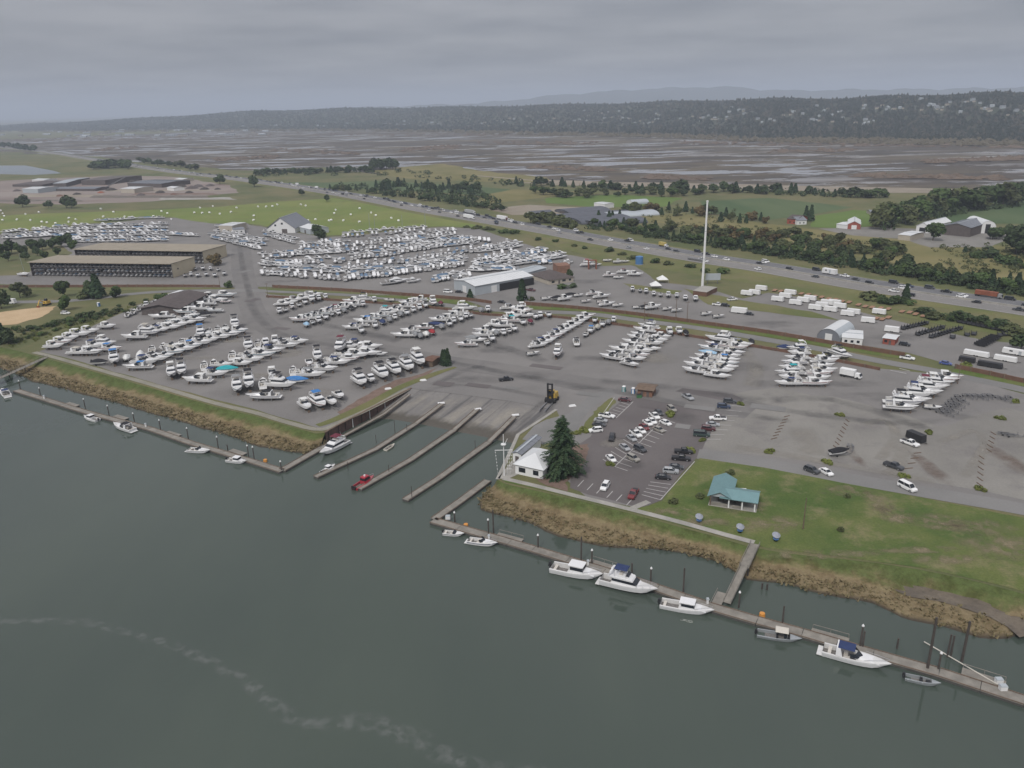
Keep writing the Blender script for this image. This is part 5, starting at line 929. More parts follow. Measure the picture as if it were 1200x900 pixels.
# ---- the rest of the upper yard: hundreds of far boats, joined
def boat_lump(b, x, y, z, rz, L, kindn):
    B = L * .31; H = 1.5; c, s = math.cos(rz), math.sin(rz)
    def T(p): return (x + p[0] * c - p[1] * s, y + p[0] * s + p[1] * c, z + p[2])
    st = [(-.5, .9), (0, 1), (.28, .72), (.5, .03)]; rings = []
    for f, k in st: rings.append([T((f * L, B / 2 * k, 1.9 + .5 * max(0, f))), T((f * L, B / 2 * k * .85, 1.1 + .6 * max(0, f))), T((f * L * .9, 0, .6 + 1.2 * max(0, f - .25))), T((f * L, -B / 2 * k * .85, 1.1 + .6 * max(0, f))), T((f * L, -B / 2 * k, 1.9 + .5 * max(0, f)))])
    f0 = len(b.f); b.loft(rings, 0, closed=True)
    for q in range(f0, len(b.f)):
        i = (q - f0) % 5
        if q < f0 + 15 and i in (1, 2): b.m[q] = 5
        if q < f0 + 15 and i == 4 and q - f0 < 5: b.m[q] = 6
    if kindn == 0:
        v0 = len(b.v); b.fr(-.1 * L, .3 * L, -B * .34, B * .34, 1.95, 2.7, 0, .2 * L, .2, .2, m=0); b.v[v0:] = [T(p) for p in b.v[v0:]]
        v0 = len(b.v); b.fr(-.10 * L, .16 * L, -B * .40, B * .40, 2.15, 3.0, .05, .14 * L, .15, .15, m=1); b.fr(-.10 * L, .06 * L, -B * .34, B * .34, 2.98, 3.1, .05, .03 * L, .1, .1, m=0); b.v[v0:] = [T(p) for p in b.v[v0:]]
    elif kindn == 1:
        v0 = len(b.v); b.fr(-.25 * L, .2 * L, -B * .40, B * .40, 1.9, 3.1, 0, .15 * L, .15, .15, m=0); b.fr(-.26 * L, .14 * L, -B * .42, B * .42, 2.35, 2.8, 0, .06 * L, .05, .05, m=1); b.fr(-.2 * L, .02 * L, -B * .33, B * .33, 3.1, 3.7, 0, .05 * L, .1, .1, m=0); b.v[v0:] = [T(p) for p in b.v[v0:]]
    if kindn < 2:
        v0 = len(b.v); b.box(-.28 * L, 0, 3.0, .3, B * .8, .2, m=0); b.box(-.26 * L, B * .38, 1.9, .3, .2, 1.2, m=0); b.box(-.26 * L, -B * .38, 1.9, .3, .2, 1.2, m=0); b.v[v0:] = [T(p) for p in b.v[v0:]]
    else:
        v0 = len(b.v); b.fr(-.48 * L, .3 * L, -B * .46, B * .46, 1.85, 2.7, .3, .3 * L, .5, .5, m=2 if kindn == 2 else 3); b.v[v0:] = [T(p) for p in b.v[v0:]]
    for f in (-.25, .1):
        v0 = len(b.v); b.box(f * L, 0, 0, .3, B * .6, 1.0, m=4); b.v[v0:] = [T(p) for p in b.v[v0:]]
lump = MB()
def lrow(u0, v0, u1, v1, n, h, L=8.0, jit=1.0, miss=0.05):
    n = int(n * 1.45)
    for k in range(n):
        if random.random() < miss: continue
        f = (k + .5) / n; u = u0 + (u1 - u0) * f + random.uniform(-.6, .6); v = v0 + (v1 - v0) * f + random.uniform(-.5, .5) * jit; p = P(u, v)
        boat_lump(lump, p.x, p.y, LAND + .04, heading(u, v, h[0] + random.uniform(-.1, .9) * (1 if abs(h[1]) > .5 else .15), h[1]) + (math.pi if random.random() < .35 else 0), L * random.uniform(.9, 1.3), random.choice((0, 0, 0, 1, 1, 2, 3, 0)))
for a in ((305, 322, 400, 329, 12, (.15, 1), 7.5), (403, 329, 455, 324, 8, (.1, 1), 8), (455, 324, 545, 311, 13, (.1, 1), 8), (555, 309, 602, 299, 8, (.1, 1), 8), (318, 324, 334, 322, 3, (1, .1), 8),
          (330, 316, 400, 321, 10, (1, .05), 8), (403, 317, 455, 312, 8, (.2, -1), 8), (455, 311, 530, 300, 11, (.1, -1), 8), (530, 299, 598, 288, 10, (.1, -1), 8),
          (306, 312, 345, 313, 6, (1, .1), 8), (345, 310, 400, 308, 8, (.15, 1), 8), (400, 306, 470, 298, 10, (.1, -1), 8), (470, 297, 555, 284, 12, (.1, -1), 8.5),
          (303, 304, 345, 301, 7, (.3, 1), 7.5), (345, 300, 400, 297, 8, (1, .05), 8), (400, 296, 470, 290, 9, (.1, 1), 8), (470, 289, 540, 280, 9, (1, .05), 8), (540, 280, 575, 284, 5, (.2, 1), 9),
          (350, 292, 400, 290, 7, (.2, 1), 7.5), (400, 289, 470, 284, 9, (.15, 1), 8), (470, 283, 535, 275, 9, (.15, 1), 8), (400, 279, 500, 271, 13, (.1, 1), 7.5), (500, 272, 535, 272, 4, (.2, 1), 7.5),
          (247, 279, 305, 294, 14, (1, .35), 8.5), (252, 275, 312, 288, 11, (1, .35), 8), (308, 276, 348, 287, 9, (1, .3), 8), (375, 285, 400, 284, 4, (.2, 1), 8), (290, 266, 250, 267, 4, (1, .1), 7),
          (455, 334, 472, 331, 2, (-1, .1), 13), (482, 332, 495, 330, 2, (-1, .1), 8), (506, 331, 552, 325, 9, (.5, 1), 8), (552, 319, 600, 317, 8, (1, .1), 9), (556, 314, 602, 306, 9, (1, -.05), 9), (603, 312, 658, 303, 10, (1, -.1), 9), (600, 304, 640, 296, 8, (.1, 1), 8), (630, 310, 650, 308, 4, (.1, 1), 8), (600, 319, 610, 317, 2, (.1, 1), 7), (655, 312, 672, 308, 3, (.1, 1), 6),
          (470, 318, 545, 305, 9, (1, -.1), 8), (480, 294, 560, 286, 9, (1, -.1), 8), (410, 322, 470, 318, 7, (1, -.1), 8), (560, 297, 610, 290, 8, (1, -.05), 8)):
    lrow(*a)
    if a[4] > 5: lrow(a[0] + 1, a[1] - 4.2, a[2] + 1, a[3] - 4.2, int(a[4] * .62), (1, random.uniform(-.1, .15)) if random.random() < .5 else a[5], a[6], 1.4, .12)
for v0, v1, n, L in ((266, 264, 14, 8.5), (270, 268, 17, 8.5), (274, 272, 18, 8.5), (278, 276, 18, 8.5), (282, 280, 18, 8.5), (285, 283, 16, 8)): lrow(66, v0, 196, v1, n, (1, .06), L, .7, .08)
for v0 in (273, 277, 281): lrow(4, v0, 66, v0 - 4, 8, (1, .06), 8.5)
lrow(200, 276, 232, 278, 5, (1, .1), 9); lrow(112, 260, 190, 256, 9, (1, -.05), 8.5)
plain('cover_blue', (0.10, 0.16, 0.24), 0.8); plain('cover_grey', (0.17, 0.175, 0.18), 0.8)
lo = lump.build('stored_boats', ['gelcoat', 'dark_glass', 'cover_blue', 'cover_grey', 'trailer_steel', 'bottom_paint', 'cockpit']); kind(lo, 'stuff'); lo['label'] = 'hundreds of stored boats packed in rows on the upper yard'
# ================================================================== VEHICLES
GP = 'vehicles parked in the car park'
for k, c, u, v, du, dv, lab in (
    ('sedan', 'm', 732, 470, 1, .1, 'maroon car in the bay nearest the brown restroom hut'), ('pickup', 'w', 711, 489, 1, .15, 'white pickup truck nosed in by the grass wedge'), ('sedan', 's', 704, 494, 1, .12, 'silver car between the white pickup and a dark car by the grass'), ('sedan', 'd', 702, 499, 1, .12, 'dark car second from the end by the grass wedge'), ('suv', 'w', 698, 506, -1, .1, 'white SUV at the end of the bays near the big fir'),
    ('suv', 'k', 717, 515, -.3, 1, 'dark SUV driving down the car park aisle'), ('pickup', 's', 806, 467, 1, .55, 'silver pickup truck with a white load driving below the boat stacks'),
    ('sedan', 'w', 716, 539, .85, .75, 'white car alone beside the low shrub at the aisle end'), ('sedan', 's', 732, 526, .85, .6, 'silver car alone on the upper side of the centre line'), ('sedan', 's', 740, 515, .85, .6, 'silver car below the white pickup in the centre row'), ('pickup', 'w', 745, 510, .85, .6, 'white pickup truck in the centre row of the car park'), ('sedan', 'w', 751, 506, .85, .6, 'white car between the white pickup and a red car'), ('sedan', 'r', 755, 502, .85, .6, 'red car in the middle of the centre row'),
    ('sedan', 'w', 759, 497, .85, .6, 'white car just above the red one in the centre row'), ('sedan', 'w', 764, 495, .85, .6, 'white car second above the red one'), ('pickup', 'w', 767, 489, .85, .7, 'white pickup truck near the top of the centre row'), ('sedan', 'd', 772, 485, .85, .7, 'dark car at the top of the centre row'), ('suv', 'b', 787, 481, .85, .6, 'beige SUV behind the island shrub'),
    ('sedan', 'w', 780, 497, .9, .4, 'white car on the lower side of the centre line'), ('sedan', 'b', 772, 505, .9, .4, 'beige car on the lower side of the centre line'), ('suv', 'd', 750, 528, .9, .45, 'dark grey SUV facing the empty lower bays'), ('suv', 'b', 742, 539, .9, .45, 'beige SUV at the foot of the centre row'),
    ('suv', 'w', 709, 572, -.6, .9, 'white SUV in the bays along the grass strip'), ('pickup', 'r', 742, 581, -.55, .9, 'red pickup truck in the bays along the grass strip'),
    ('sedan', 'k', 777, 561, 1, .08, 'black car last in the line beside the lawn'), ('suv', 's', 786, 554, 1, .08, 'silver SUV in the line beside the lawn'), ('sedan', 'd', 792, 549, 1, .08, 'dark car between the silver SUV and a black pickup'), ('pickup', 'k', 798, 539, 1, .08, 'black pickup truck in the line beside the lawn'), ('pickup', 'k', 801, 531, 1, .05, 'black pickup truck first in line beside the lawn shrub'),
    ('van', 'g', 822, 511, 1, .06, 'dark green van next to the small island shrub'), ('suv', 'm', 830, 504, 1, .08, 'maroon SUV beside the dark green van'), ('sedan', 's', 835, 499, 1, .06, 'silver car between the maroon SUV and a white pickup'), ('pickup', 'w', 841, 492, -1, -.03, 'white pickup truck in the outer row of the car park'), ('suv', 'n', 848, 478, 1, .05, 'navy SUV second from the top of the outer row'), ('suv', 'd', 855, 472, 1, .05, 'dark SUV at the top of the outer row'),
    ('suv', 'd', 951, 553, 1, .4, 'dark SUV on the park road edge ahead of a white car'), ('sedan', 'w', 968, 555, 1, .55, 'white car on the park road behind a dark SUV'), ('van', 'w', 1063, 573, 1, .5, 'white minivan driving along the park road by the lawn'), ('pickup', 'd', 1047, 548, 1, .35, 'grey pickup truck on the gravel near a shrub'), ('pickup', 'w', 1066, 521, 1, .35, 'white pickup truck beside the dark box trailer'),
    ('pickup', 'w', 1063, 421, 1, .15, 'white pickup truck waiting at the gap in the brown wall'), ('sedan', 'u', 1108, 427, 1, .15, 'blue car by the gap in the brown wall'), ('suv', 'k', 1060, 405, 1, .15, 'black SUV beside the small red-fronted hut'), ('pickup', 'k', 593, 446, 1, -.1, 'black pickup truck alone on the asphalt above the ramp'), ('pickup', 'm', 622, 341, 1, .1, 'maroon pickup truck in front of the open metal shed'), ('sedan', 'k', 588, 355, 1, .1, 'black car by the wall gap beside the metal shed'),
    ('van', 'w', 525, 343, 1, .05, 'white van behind the wall left of the metal shed'), ('sedan', 'k', 538, 343, 1, .05, 'dark car behind the wall beside the white van'), ('pickup', 'w', 841, 358, 1, .1, 'white pickup truck under the white pole near a dark trailer'), ('pickup', 'w', 858, 352, 1, -.1, 'white pickup truck parked on the grass edge near the pole'), ('suv', 'k', 850, 359, 1, .1, 'black SUV parked behind the white pickup under the pole'), ('sedan', 'k', 878, 369, 1, .1, 'black car on the drive behind the brown wall'),
    ('van', 's', 866, 366, 1, .1, 'silver van towing along the drive behind the brown wall'), ('suv', 'w', 77, 368, 1, 0, 'pale car beside the small tree on the dike road')):
    put_car(k, c, u, v, du, dv, lab, GP)
put(TRUCKS['box'], 996, 442, 1, .2, 'white box truck beside the eastern boat stack', 'box truck', colors={'cargo_box': (.70, .70, .69), 'cab': (.72, .72, .71)})
put(TRAIL['dark'], 1073, 516, 1, .42, 'dark enclosed trailer on the gravel behind a white pickup', 'trailer')
# highway traffic
def hw_pt(u, off):
    az = [(p.x / p.y) for p in hw_world]
    d = ray(u, 300); q = d.x / d.y
    best = min(range(len(hw_world)), key=lambda i: abs((lambda P_: 600 + FPX * (P_.x) / -P_.z)(MC.inverted() @ (hw_world[i] - CAMV)) - u) if (MC.inverted() @ (hw_world[i] - CAMV)).z < 0 else 1e9)
    i = max(1, min(len(hw_world) - 2, best)); dr = (hw_world[i + 1] - hw_world[i - 1]).normalized(); n = Vector((-dr.y, dr.x, 0)); p = hw_world[i] + n * FS * off; 
    return p, math.atan2(dr.y, dr.x)
GH = 'traffic on the highway'
hwl = []
far_list = [(605, 'w'), (614, 'k'), (634, 'k'), (643, 'w'), (648, 'w'), (656, 'w'), (665, 'k'), (669, 'k'), (711, 'w'), (723, 'w'), (729, 'k'), (780, 'k'), (788, 'd'), (799, 'k'), (818, 'k'), (826, 'w'), (847, 'w'), (876, 'w'), (882, 'w'), (886, 'k'), (917, 'k'), (941, 'k'), (969, 'w'), (1003, 'd'), (1021, 'k'), (1039, 'k'), (1048, 'n'), (1052, 'w'), (1062, 'w'), (1084, 'd'), (1106, 'k'), (1112, 'w'), (1114, 'w'), (1182, 'k'), (1193, 'w'), (1199, 'w'), (1208, 'd')]
lanes_f = (3.6, 7.1, 10.6, 14.0)
for i, (u, c) in enumerate(far_list):
    p, a = hw_pt(u, lanes_f[(i * 3) % 4]); k = ('suv', 'sedan', 'pickup', 'van')[(i * 7) % 4]; o = copy_tree(CARS[k], (p.x, p.y, HZ + .01), a + math.pi if FS < 0 else a + 0.0, 1.0, {'body': CCOL[c][0], 'roof': CCOL[c][0]})
    tag(o, f"{CCOL[c][1]} {CN[k]} in the far lanes, {ORD[i] if i < 30 else 'number ' + ('thirty-first', 'thirty-second', 'thirty-third', 'thirty-fourth', 'thirty-fifth', 'thirty-sixth', 'thirty-seventh')[i - 30]} from the big greenhouse end", 'car', GH)
near_list = [(664, 's'), (705, 'd'), (752, 's'), (757, 'w'), (836, 'w'), (898, 'w'), (968, 'd'), (1064, 'w'), (1080, 'k'), (1160, 'k'), (1211, 'd'), (596, 'd'), (520, 'd'), (560, 'w')]
for i, (u, c) in enumerate(near_list):
    p, a = hw_pt(u, -(4, 7.5, 11)[i % 3]); k = ('sedan', 'suv', 'pickup')[(i * 5) % 3]; o = copy_tree(CARS[k], (p.x, p.y, HZ + .01), a + math.pi if FS > 0 else a, 1.0, {'body': CCOL[c][0], 'roof': CCOL[c][0]})
    tag(o, f"{CCOL[c][1]} {CN[k]} on the pale near lanes, {ORD[i]} of that carriageway", 'car', GH)
for i in range(124):
    f = (i + .5) / 124; u = 130 + 470 * f + random.uniform(-2, 2); off = random.choice(lanes_f + lanes_f + (-4, -7.5)); p, a = hw_pt(u, off); k = random.choice(('suv', 'sedan', 'pickup', 'van')); c = random.choice('wwwwskdkdnb')
    tag(copy_tree(CARS[k], (p.x, p.y, HZ + .01), a if off > 0 else a + math.pi, 1.0, {'body': CCOL[c][0], 'roof': CCOL[c][0]}), f"distant {CCOL[c][1]} {CN[k]} in slow highway traffic beyond the green field", 'car', 'distant cars on the highway')
for key, u, off, lab, cat, cols in (('semi', 560, -7.5, 'white semi truck on the near highway lanes past the green field', 'truck', {'cargo_box': (.72, .72, .71), 'cab': (.72, .72, .71)}), ('semi', 579, 10.6, 'white semi truck with a dark cab in the far highway lanes', 'truck', {'cargo_box': (.72, .72, .71), 'cab': (.10, .03, .03)}), ('dump', 1139, 13.8, 'long rust-red dump truck in the far highway lanes', 'truck', {'cab': (.25, .25, .25)}), ('semi', 537, 14, 'grey semi truck in the far highway lanes beyond the field', 'truck', {'cargo_box': (.35, .36, .36), 'cab': (.6, .6, .6)}),
                                 ('box', 768, 14, 'yellow work truck on the far highway shoulder', 'truck', {'cargo_box': (.42, .33, .10), 'cab': (.7, .7, .69)}), ('box', 341, 10.6, 'white box truck in distant highway traffic', 'truck', {'cargo_box': (.7, .7, .7), 'cab': (.7, .7, .7)}), ('box', 366, 7.1, 'white box truck behind a car in distant highway traffic', 'truck', {'cargo_box': (.7, .7, .7), 'cab': (.7, .7, .7)}), ('semi', 834, -11, 'flat-decked semi with a white cab passing behind the tall pole', 'truck', {'cargo_box': (.16, .16, .16), 'cab': (.72, .72, .71)})):
    p, a = hw_pt(u, off); tag(copy_tree(TRUCKS[key], (p.x, p.y, HZ + .01), a, (1, 1, .35) if 'flat-decked' in lab else 1.0, cols), lab, cat)
p, a = hw_pt(955, 10.6); tag(copy_tree(TRAIL['rv'], (p.x, p.y, HZ + .01), a, 1.15), 'white travel trailer towed in the far highway lanes', 'trailer')
# trailers for sale
GT = 'white trailers in the sales lot'
wt = [(875, 346), (884, 345), (892, 340), (911, 353), (920, 349), (926, 345), (932, 357), (941, 354), (949, 352), (955, 363), (963, 360), (969, 357), (973, 365), (984, 361), (978, 357), (993, 370), (1000, 368), (1030, 368), (1045, 389)]
for i, (u, v) in enumerate(wt): put(TRAIL['white'], u, v, 1, .12, f"white enclosed trailer, {ORD[i]} from the tall pole in the sales lot", 'trailer', GT)
put(TRAIL['rv'], 866, 367, -1, -.1, 'small pale camper on the drive behind the wall', 'trailer'); put(TRAIL['white'], 1017, 378, 1, .1, 'white-topped dark trailer beside the black trailers', 'trailer')
fl = [(908, 341), (915, 342), (923, 343), (931, 344), (939, 345), (947, 346), (955, 348), (963, 349), (971, 351), (979, 352), (987, 354), (995, 355), (1006, 358), (1014, 360), (1022, 361), (1032, 362), (1041, 363), (1057, 366), (1066, 367), (1073, 369), (1082, 371), (1027, 374), (1034, 375), (1041, 373)]
for i, (u, v) in enumerate(fl): put(TRAIL['flat'], u, v, .7, -.5, f"low flatbed trailer with orange-brown deck, {ORD[i]} along the verge from the tall pole", 'trailer', 'flatbed trailers on the sales lot verge', scale=.95)
bl = []
for u0, v0, u1, v1, n, h, nm in ((1057, 386, 1087, 379, 9, (.5, -1), 'top row'), (1074, 393, 1106, 384, 9, (.5, -1), 'middle row'), (1090, 396, 1127, 385, 11, (.5, -1), 'lower row'), (1121, 377, 1172, 387, 9, (.1, 1), 'back row by the trees'), (1147, 406, 1166, 396, 7, (1, .2), 'slanted stack'), (1169, 394, 1195, 389, 5, (.3, 1), 'end group by the shrubs')):
    for k in range(n):
        f = (k + .5) / n; put(TRAIL['dump'], u0 + (u1 - u0) * f, v0 + (v1 - v0) * f, h[0], h[1], f"black dump trailer, {ORD[k]} from the lot entrance in the {nm}", 'trailer', 'black dump trailers')
for i, (u, v) in enumerate(((1116, 396), (1133, 393), (1141, 392))): put(TRAIL['dump'], u, v, .1, 1, f"black dump trailer standing apart, {ORD[i]} from the rows", 'trailer', 'black dump trailers')
for i, (u, v, m_, L, lab) in enumerate(((1144, 417, 'white', 1.5, 'long white trailer with a low top behind the brown wall'), (1178, 423, 'white', 1.3, 'white and green trailer near the blue tarpaulin'), (1192, 416, 'rv', 1.4, 'long white travel trailer at the lot edge'), (1133, 424, 'dark', 1.0, 'black trailer just behind the end of the brown wall'), (1160, 430, 'dark', 1.5, 'long black trailer parallel to the brown wall'))): put(TRAIL[m_], u, v, 1, .17, lab, 'trailer', scale=(L, 1, .8))
bt = [(1103, 485), (1107, 482), (1110, 479), (1114, 476), (1117, 473), (1121, 470), (1125, 467), (1111, 486), (1116, 483), (1120, 479), (1124, 476), (1129, 472), (1134, 466), (1139, 466), (1146, 466), (1152, 467), (1157, 466), (1163, 466), (1172, 468), (1179, 470), (1184, 468)]
for i, (u, v) in enumerate(bt): put(TRAIL['boat'], u, v, .9, .5, f"empty boat trailer, {ORD[i]} from the white dinghy in the trailer bank", 'boat trailer', 'empty boat trailers on the gravel')
put(TRAIL['boat'], 997, 526, .3, 1, 'empty white boat trailer alone on the gravel', 'boat trailer'); put(TRAIL['boat'], 1180, 510, 1, .1, 'empty boat trailer beside the dead weed strip', 'boat trailer'); put(TRAIL['boat'], 1187, 512, 1, .1, 'empty boat trailer farther along the weed strip', 'boat trailer')
# wheel stops
ws = MB(); ws.box(0, 0, 0, 2.5, .24, .2); wsm = ws.mesh('wheel_stop', ['timber_brown'])
for (u0, v0, u1, v1, n, h, nm) in ((922, 488, 907, 514, 8, (1, -.25), 'west'), (993, 493, 979, 524, 8, (1, .8), 'middle'), (1075, 531, 1065, 549, 4, (1, -.1), 'pickup'), (1164, 508, 1159, 528, 5, (1, .6), 'trailer-bank'), (1150, 536, 1148, 568, 6, (1, .7), 'far')):
    for k in range(n):
        f = k / (n - 1); u, v = u0 + (u1 - u0) * f, v0 + (v1 - v0) * f; p = P(u, v, LAND + .056); o = link('wheel_stop', wsm); o.location = p; o.rotation_euler = (0, 0, heading(u, v, *h)); tag(o, f"dark timber wheel stop, {ORD[k]} from the drive in the {nm} gravel row", 'wheel stop', 'timber wheel stops')
# ================================================================== WALLS, DOCKS, PILINGS
def run_wall(name, pix, h, t, mat, label, cat='wall', post=3.0, z=LAND, board=None):
    r = empty(name); pts = smooth_line([P(u, v, z) for u, v in pix], post * 2); r.location = pts[0]; o = pts[0]
    for a, b in zip(pts, pts[1:]):
        L = (b - a).length; n = max(1, int(round(L / (post * 2))))
        for k in range(n):
            p, q_ = a.lerp(b, k / n), a.lerp(b, (k + 1) / n); m = MB(); m.bar(p - o, q_ - o, t, h); m.build('wall_panel', mat, r)
            m = MB(); m.box((p - o).x, (p - o).y, 0, t * 1.6, t * 1.6, h + .15); m.build('post', 'timber_brown', r)
    return tag(r, label, cat)
run_wall('flood_wall', [(-40, 337), (100, 336.5), (200, 336.2), (258, 336.6)], 1.5, .5, 'wall_board', 'low brown flood wall below the rack sheds')
run_wall('flood_wall', [(320, 337), (400, 341), (470, 346), (542, 351.5), (576, 356)], 1.7, .5, 'wall_board', 'brown flood wall behind the middle rows left of the metal shed')
run_wall('flood_wall', [(614, 357), (690, 363.5), (760, 371.5), (825, 380.5), (900, 391), (955, 400.5), (1000, 408), (1060, 418)], 1.8, .5, 'wall_board', 'long brown flood wall between the house and the wall gap')
run_wall('flood_wall', [(1120, 432), (1160, 440), (1200, 449), (1300, 470)], 1.8, .5, 'wall_board', 'brown flood wall past the wall gap by the black trailers')
run_wall('retaining_wall', [(313, 348.5), (380, 352), (450, 356.5), (520, 363), (575, 370), (640, 371.5), (725, 381.5), (810, 395), (905, 410.5), (965, 421), (1031, 434)], 1.25, .5, 'wall_board', 'low brown wall on the yard side of the frontage road')
# sheet-pile wall at the ramp
wt_ = [P(u, v) for u, v in WALL_TOP]; r = empty('sheet_pile_wall', wt_[0]); wt_[0] = wt_[0]
LN = smooth_line(wt_, 2.0)
for i, (a, b) in enumerate(zip(LN, LN[1:])):
    d = (b - a); n = Vector((d.y, -d.x, 0)).normalized() * (.22 if i % 2 else 0); m = MB(); o = wt_[0]; a_, b_ = a - o + n, b - o + n
    m.add([(a_.x, a_.y, -5), (b_.x, b_.y, -5), (b_.x, b_.y, .05), (a_.x, a_.y, .05)], [(0, 1, 2, 3)]); m.build('sheet_pile', 'sheet_pile', r)
cp = MB()
for a, b in zip(LN, LN[1:]): cp.bar(a - wt_[0] + Vector((0, 0, .05)), b - wt_[0] + Vector((0, 0, .05)), .8, .2)
cp.build('cap_beam', 'timber_brown', r)
for f in (.33, .5, .68): 
    p = LN[int(f * (len(LN) - 1))] - wt_[0]; m = MB(); m.tube((p.x, p.y - .4, -4), (p.x, p.y - .4, -.3), .15, n=6); m.build('ladder_post', 'white_paint', r)
tag(r, 'rust-brown sheet-pile wall beside the launch ramp basin', 'wall')
def dock(name, pix, w, label, z=0.0, deck_z=.55, sect=8.0, tilt=None, railings=False):
    if tilt: pts = [P(u, v, zz) for (u, v), zz in zip(pix, tilt)]
    else: pts = [P(u, v, z) for u, v in pix]
    r = empty(name, (pts[0].x, pts[0].y, 0)); o = Vector((pts[0].x, pts[0].y, 0))
    for a, b in zip(pts, pts[1:]):
        n = max(1, int(round((b - a).length / sect)))
        for k in range(n):
            p, q_ = a.lerp(b, k / n), a.lerp(b, (k + 1) / n); g = (q_ - p).normalized() * .05; p, q_ = p + g - o, q_ - g - o; up = Vector((0, 0, deck_z))
            m = MB(); m.bar(p + up, q_ + up, w, .14); s = m.build('deck_section', 'timber_grey', r)
            m = MB()
            if not tilt: m.bar(p + Vector((0, 0, -.3)), q_ + Vector((0, 0, -.3)), w * .92, .84); m.build('float', 'dock_float', s)
            dd = (q_ - p).normalized(); nn = Vector((-dd.y, dd.x, 0)) * (w / 2 - .08)
            m = MB()
            for sg_ in (-1, 1): m.bar(p + nn * sg_ + up + Vector((0, 0, .18)), q_ + nn * sg_ + up + Vector((0, 0, .18)), .14, .14)
            m.build('bull_rail', 'timber_brown', s)
    return tag(r, label, 'dock', 'floating docks')
dock('floating_dock', [(19, 459), (97, 483.5), (130, 492.5), (175, 504), (225, 521.5), (300, 544), (331, 554)], 2.6, 'long floating dock along the upstream bank')
dock('floating_dock', [(331, 553), (375, 528), (403, 514)], 2.8, 'short dock leg joining the upstream dock to the ramp wall')
dock('ramp_walkway', [(403, 513), (450, 487), (480, 464)], 1.6, 'narrow boarding walkway climbing beside the sheet-pile wall', tilt=[0.1, 1.0, 3.2])
dock('ramp_finger_dock', [(370, 561), (440, 528.5), (488, 498)], 2.3, 'first finger dock next to the wall-side berth'); dock('ramp_finger_dock', [(421, 575), (481, 541), (532, 506)], 2.4, 'second finger dock with the red boat'); dock('ramp_finger_dock', [(475, 588), (515, 562), (573, 520)], 2.4, 'third finger dock ending at open water')
for (a, b, lab) in (((488, 498), (518, 475), 'first'), ((532, 506), (560, 481), 'second'), ((573, 520), (603, 490), 'third')): dock('boarding_float', [a, b], 2.0, f"boarding floats laid up the ramp from the {lab} finger", tilt=[0.1, 2.6 - (.0 if lab == 'first' else 0.1)])
dock('floating_dock', [(509, 611), (540, 589), (572, 565)], 2.6, 'dock leg below the white office')
dock('floating_dock', [(507, 612), (570, 630), (625, 646), (708, 671.5), (770, 692), (833, 714), (887, 730), (940, 744.5), (1023, 769), (1100, 791), (1200, 824), (1290, 855)], 3.0, 'long floating dock along the downstream bank')
for i, (u, v, du, dv) in enumerate(((85, 475.5, 1, .28), (142, 490.5, 1, .28), (203, 510, 1, .3), (279, 531.5, 1, .3))): 
    p = P(u, v, 0); r = empty('dock_platform', (p.x, p.y, 0), heading(u, v, du, dv, 0)); m = MB(); m.box(0, 0, .45, 7, 2.0, .2); m.build('deck', 'timber_grey', r); m = MB(); m.box(0, 0, -.3, 6.6, 1.7, .74); m.build('float', 'dock_float', r); tag(r, f"wooden side platform on the upstream dock, {ORD[i]} from its upstream end", 'dock', 'dock side platforms')
for i, (u, v, du, dv) in enumerate(((597, 632.5, 1, .26), (706, 664.5, 1, .3), (841, 707, .5, -1), (972, 748, 1, .28), (1152, 797, 1, .32))):
    p = P(u, v, 0); r = empty('dock_platform', (p.x, p.y, 0), heading(u, v, du, dv, 0)); m = MB(); m.box(0, 0, .45, 7.5, 2.2, .2); m.build('deck', 'timber_grey', r); m = MB(); m.box(0, 0, -.3, 7.1, 1.9, .74); m.build('float', 'dock_float', r)
    for x in (-3.6, 0, 3.6): m = MB(); m.tube((x, 1.05, .6), (x, 1.05, 1.6), .05, n=5); m.build('rail_post', 'timber_grey', r)
    m = MB(); m.bar((-3.6, 1.05, 1.55), (3.6, 1.05, 1.55), .1, .1); m.build('handrail', 'timber_grey', r)
    tag(r, f"railed wooden platform on the downstream dock, {ORD[i]} from the office end", 'dock', 'dock side platforms')
def gangway(name, a, b, za, zb, w, label):
    p, q_ = P(a[0], a[1], za), P(b[0], b[1], zb); r = empty(name, p); q_ = q_ - p; p0 = Vector((0, 0, 0)); m = MB(); m.bar(p0, q_, w, .18); m.build('deck', 'timber_grey', r); d = q_.normalized(); n = Vector((-d.y, d.x, 0)).normalized() * w / 2; L = q_.length; k = max(2, int(L / 2.5))
    for s in (-1, 1):
        m = MB(); m.bar(n * s + Vector((0, 0, 1.05)), q_ + n * s + Vector((0, 0, 1.05)), .09, .09); m.bar(n * s + Vector((0, 0, .55)), q_ + n * s + Vector((0, 0, .55)), .06, .06); m.build('handrail', 'timber_grey', r)
        for i in range(k + 1): e = q_ * (i / k) + n * s; m = MB(); m.tube(e, e + Vector((0, 0, 1.1)), .05, n=4); m.build('rail_post', 'timber_grey', r)
    return tag(r, label, 'gangway')
gangway('pier', (885, 638), (872, 665), 3.6, 3.4, 2.2, 'fixed wooden pier from the dike path out over the bank')
gangway('gangway', (872, 665), (852, 707), 3.4, .8, 1.7, 'sloping railed gangway down to the downstream dock')
gangway('footbridge', (54, 419), (-6, 446), 3.6, 2.0, 2.2, 'grey footbridge from the dike to the upstream dock')
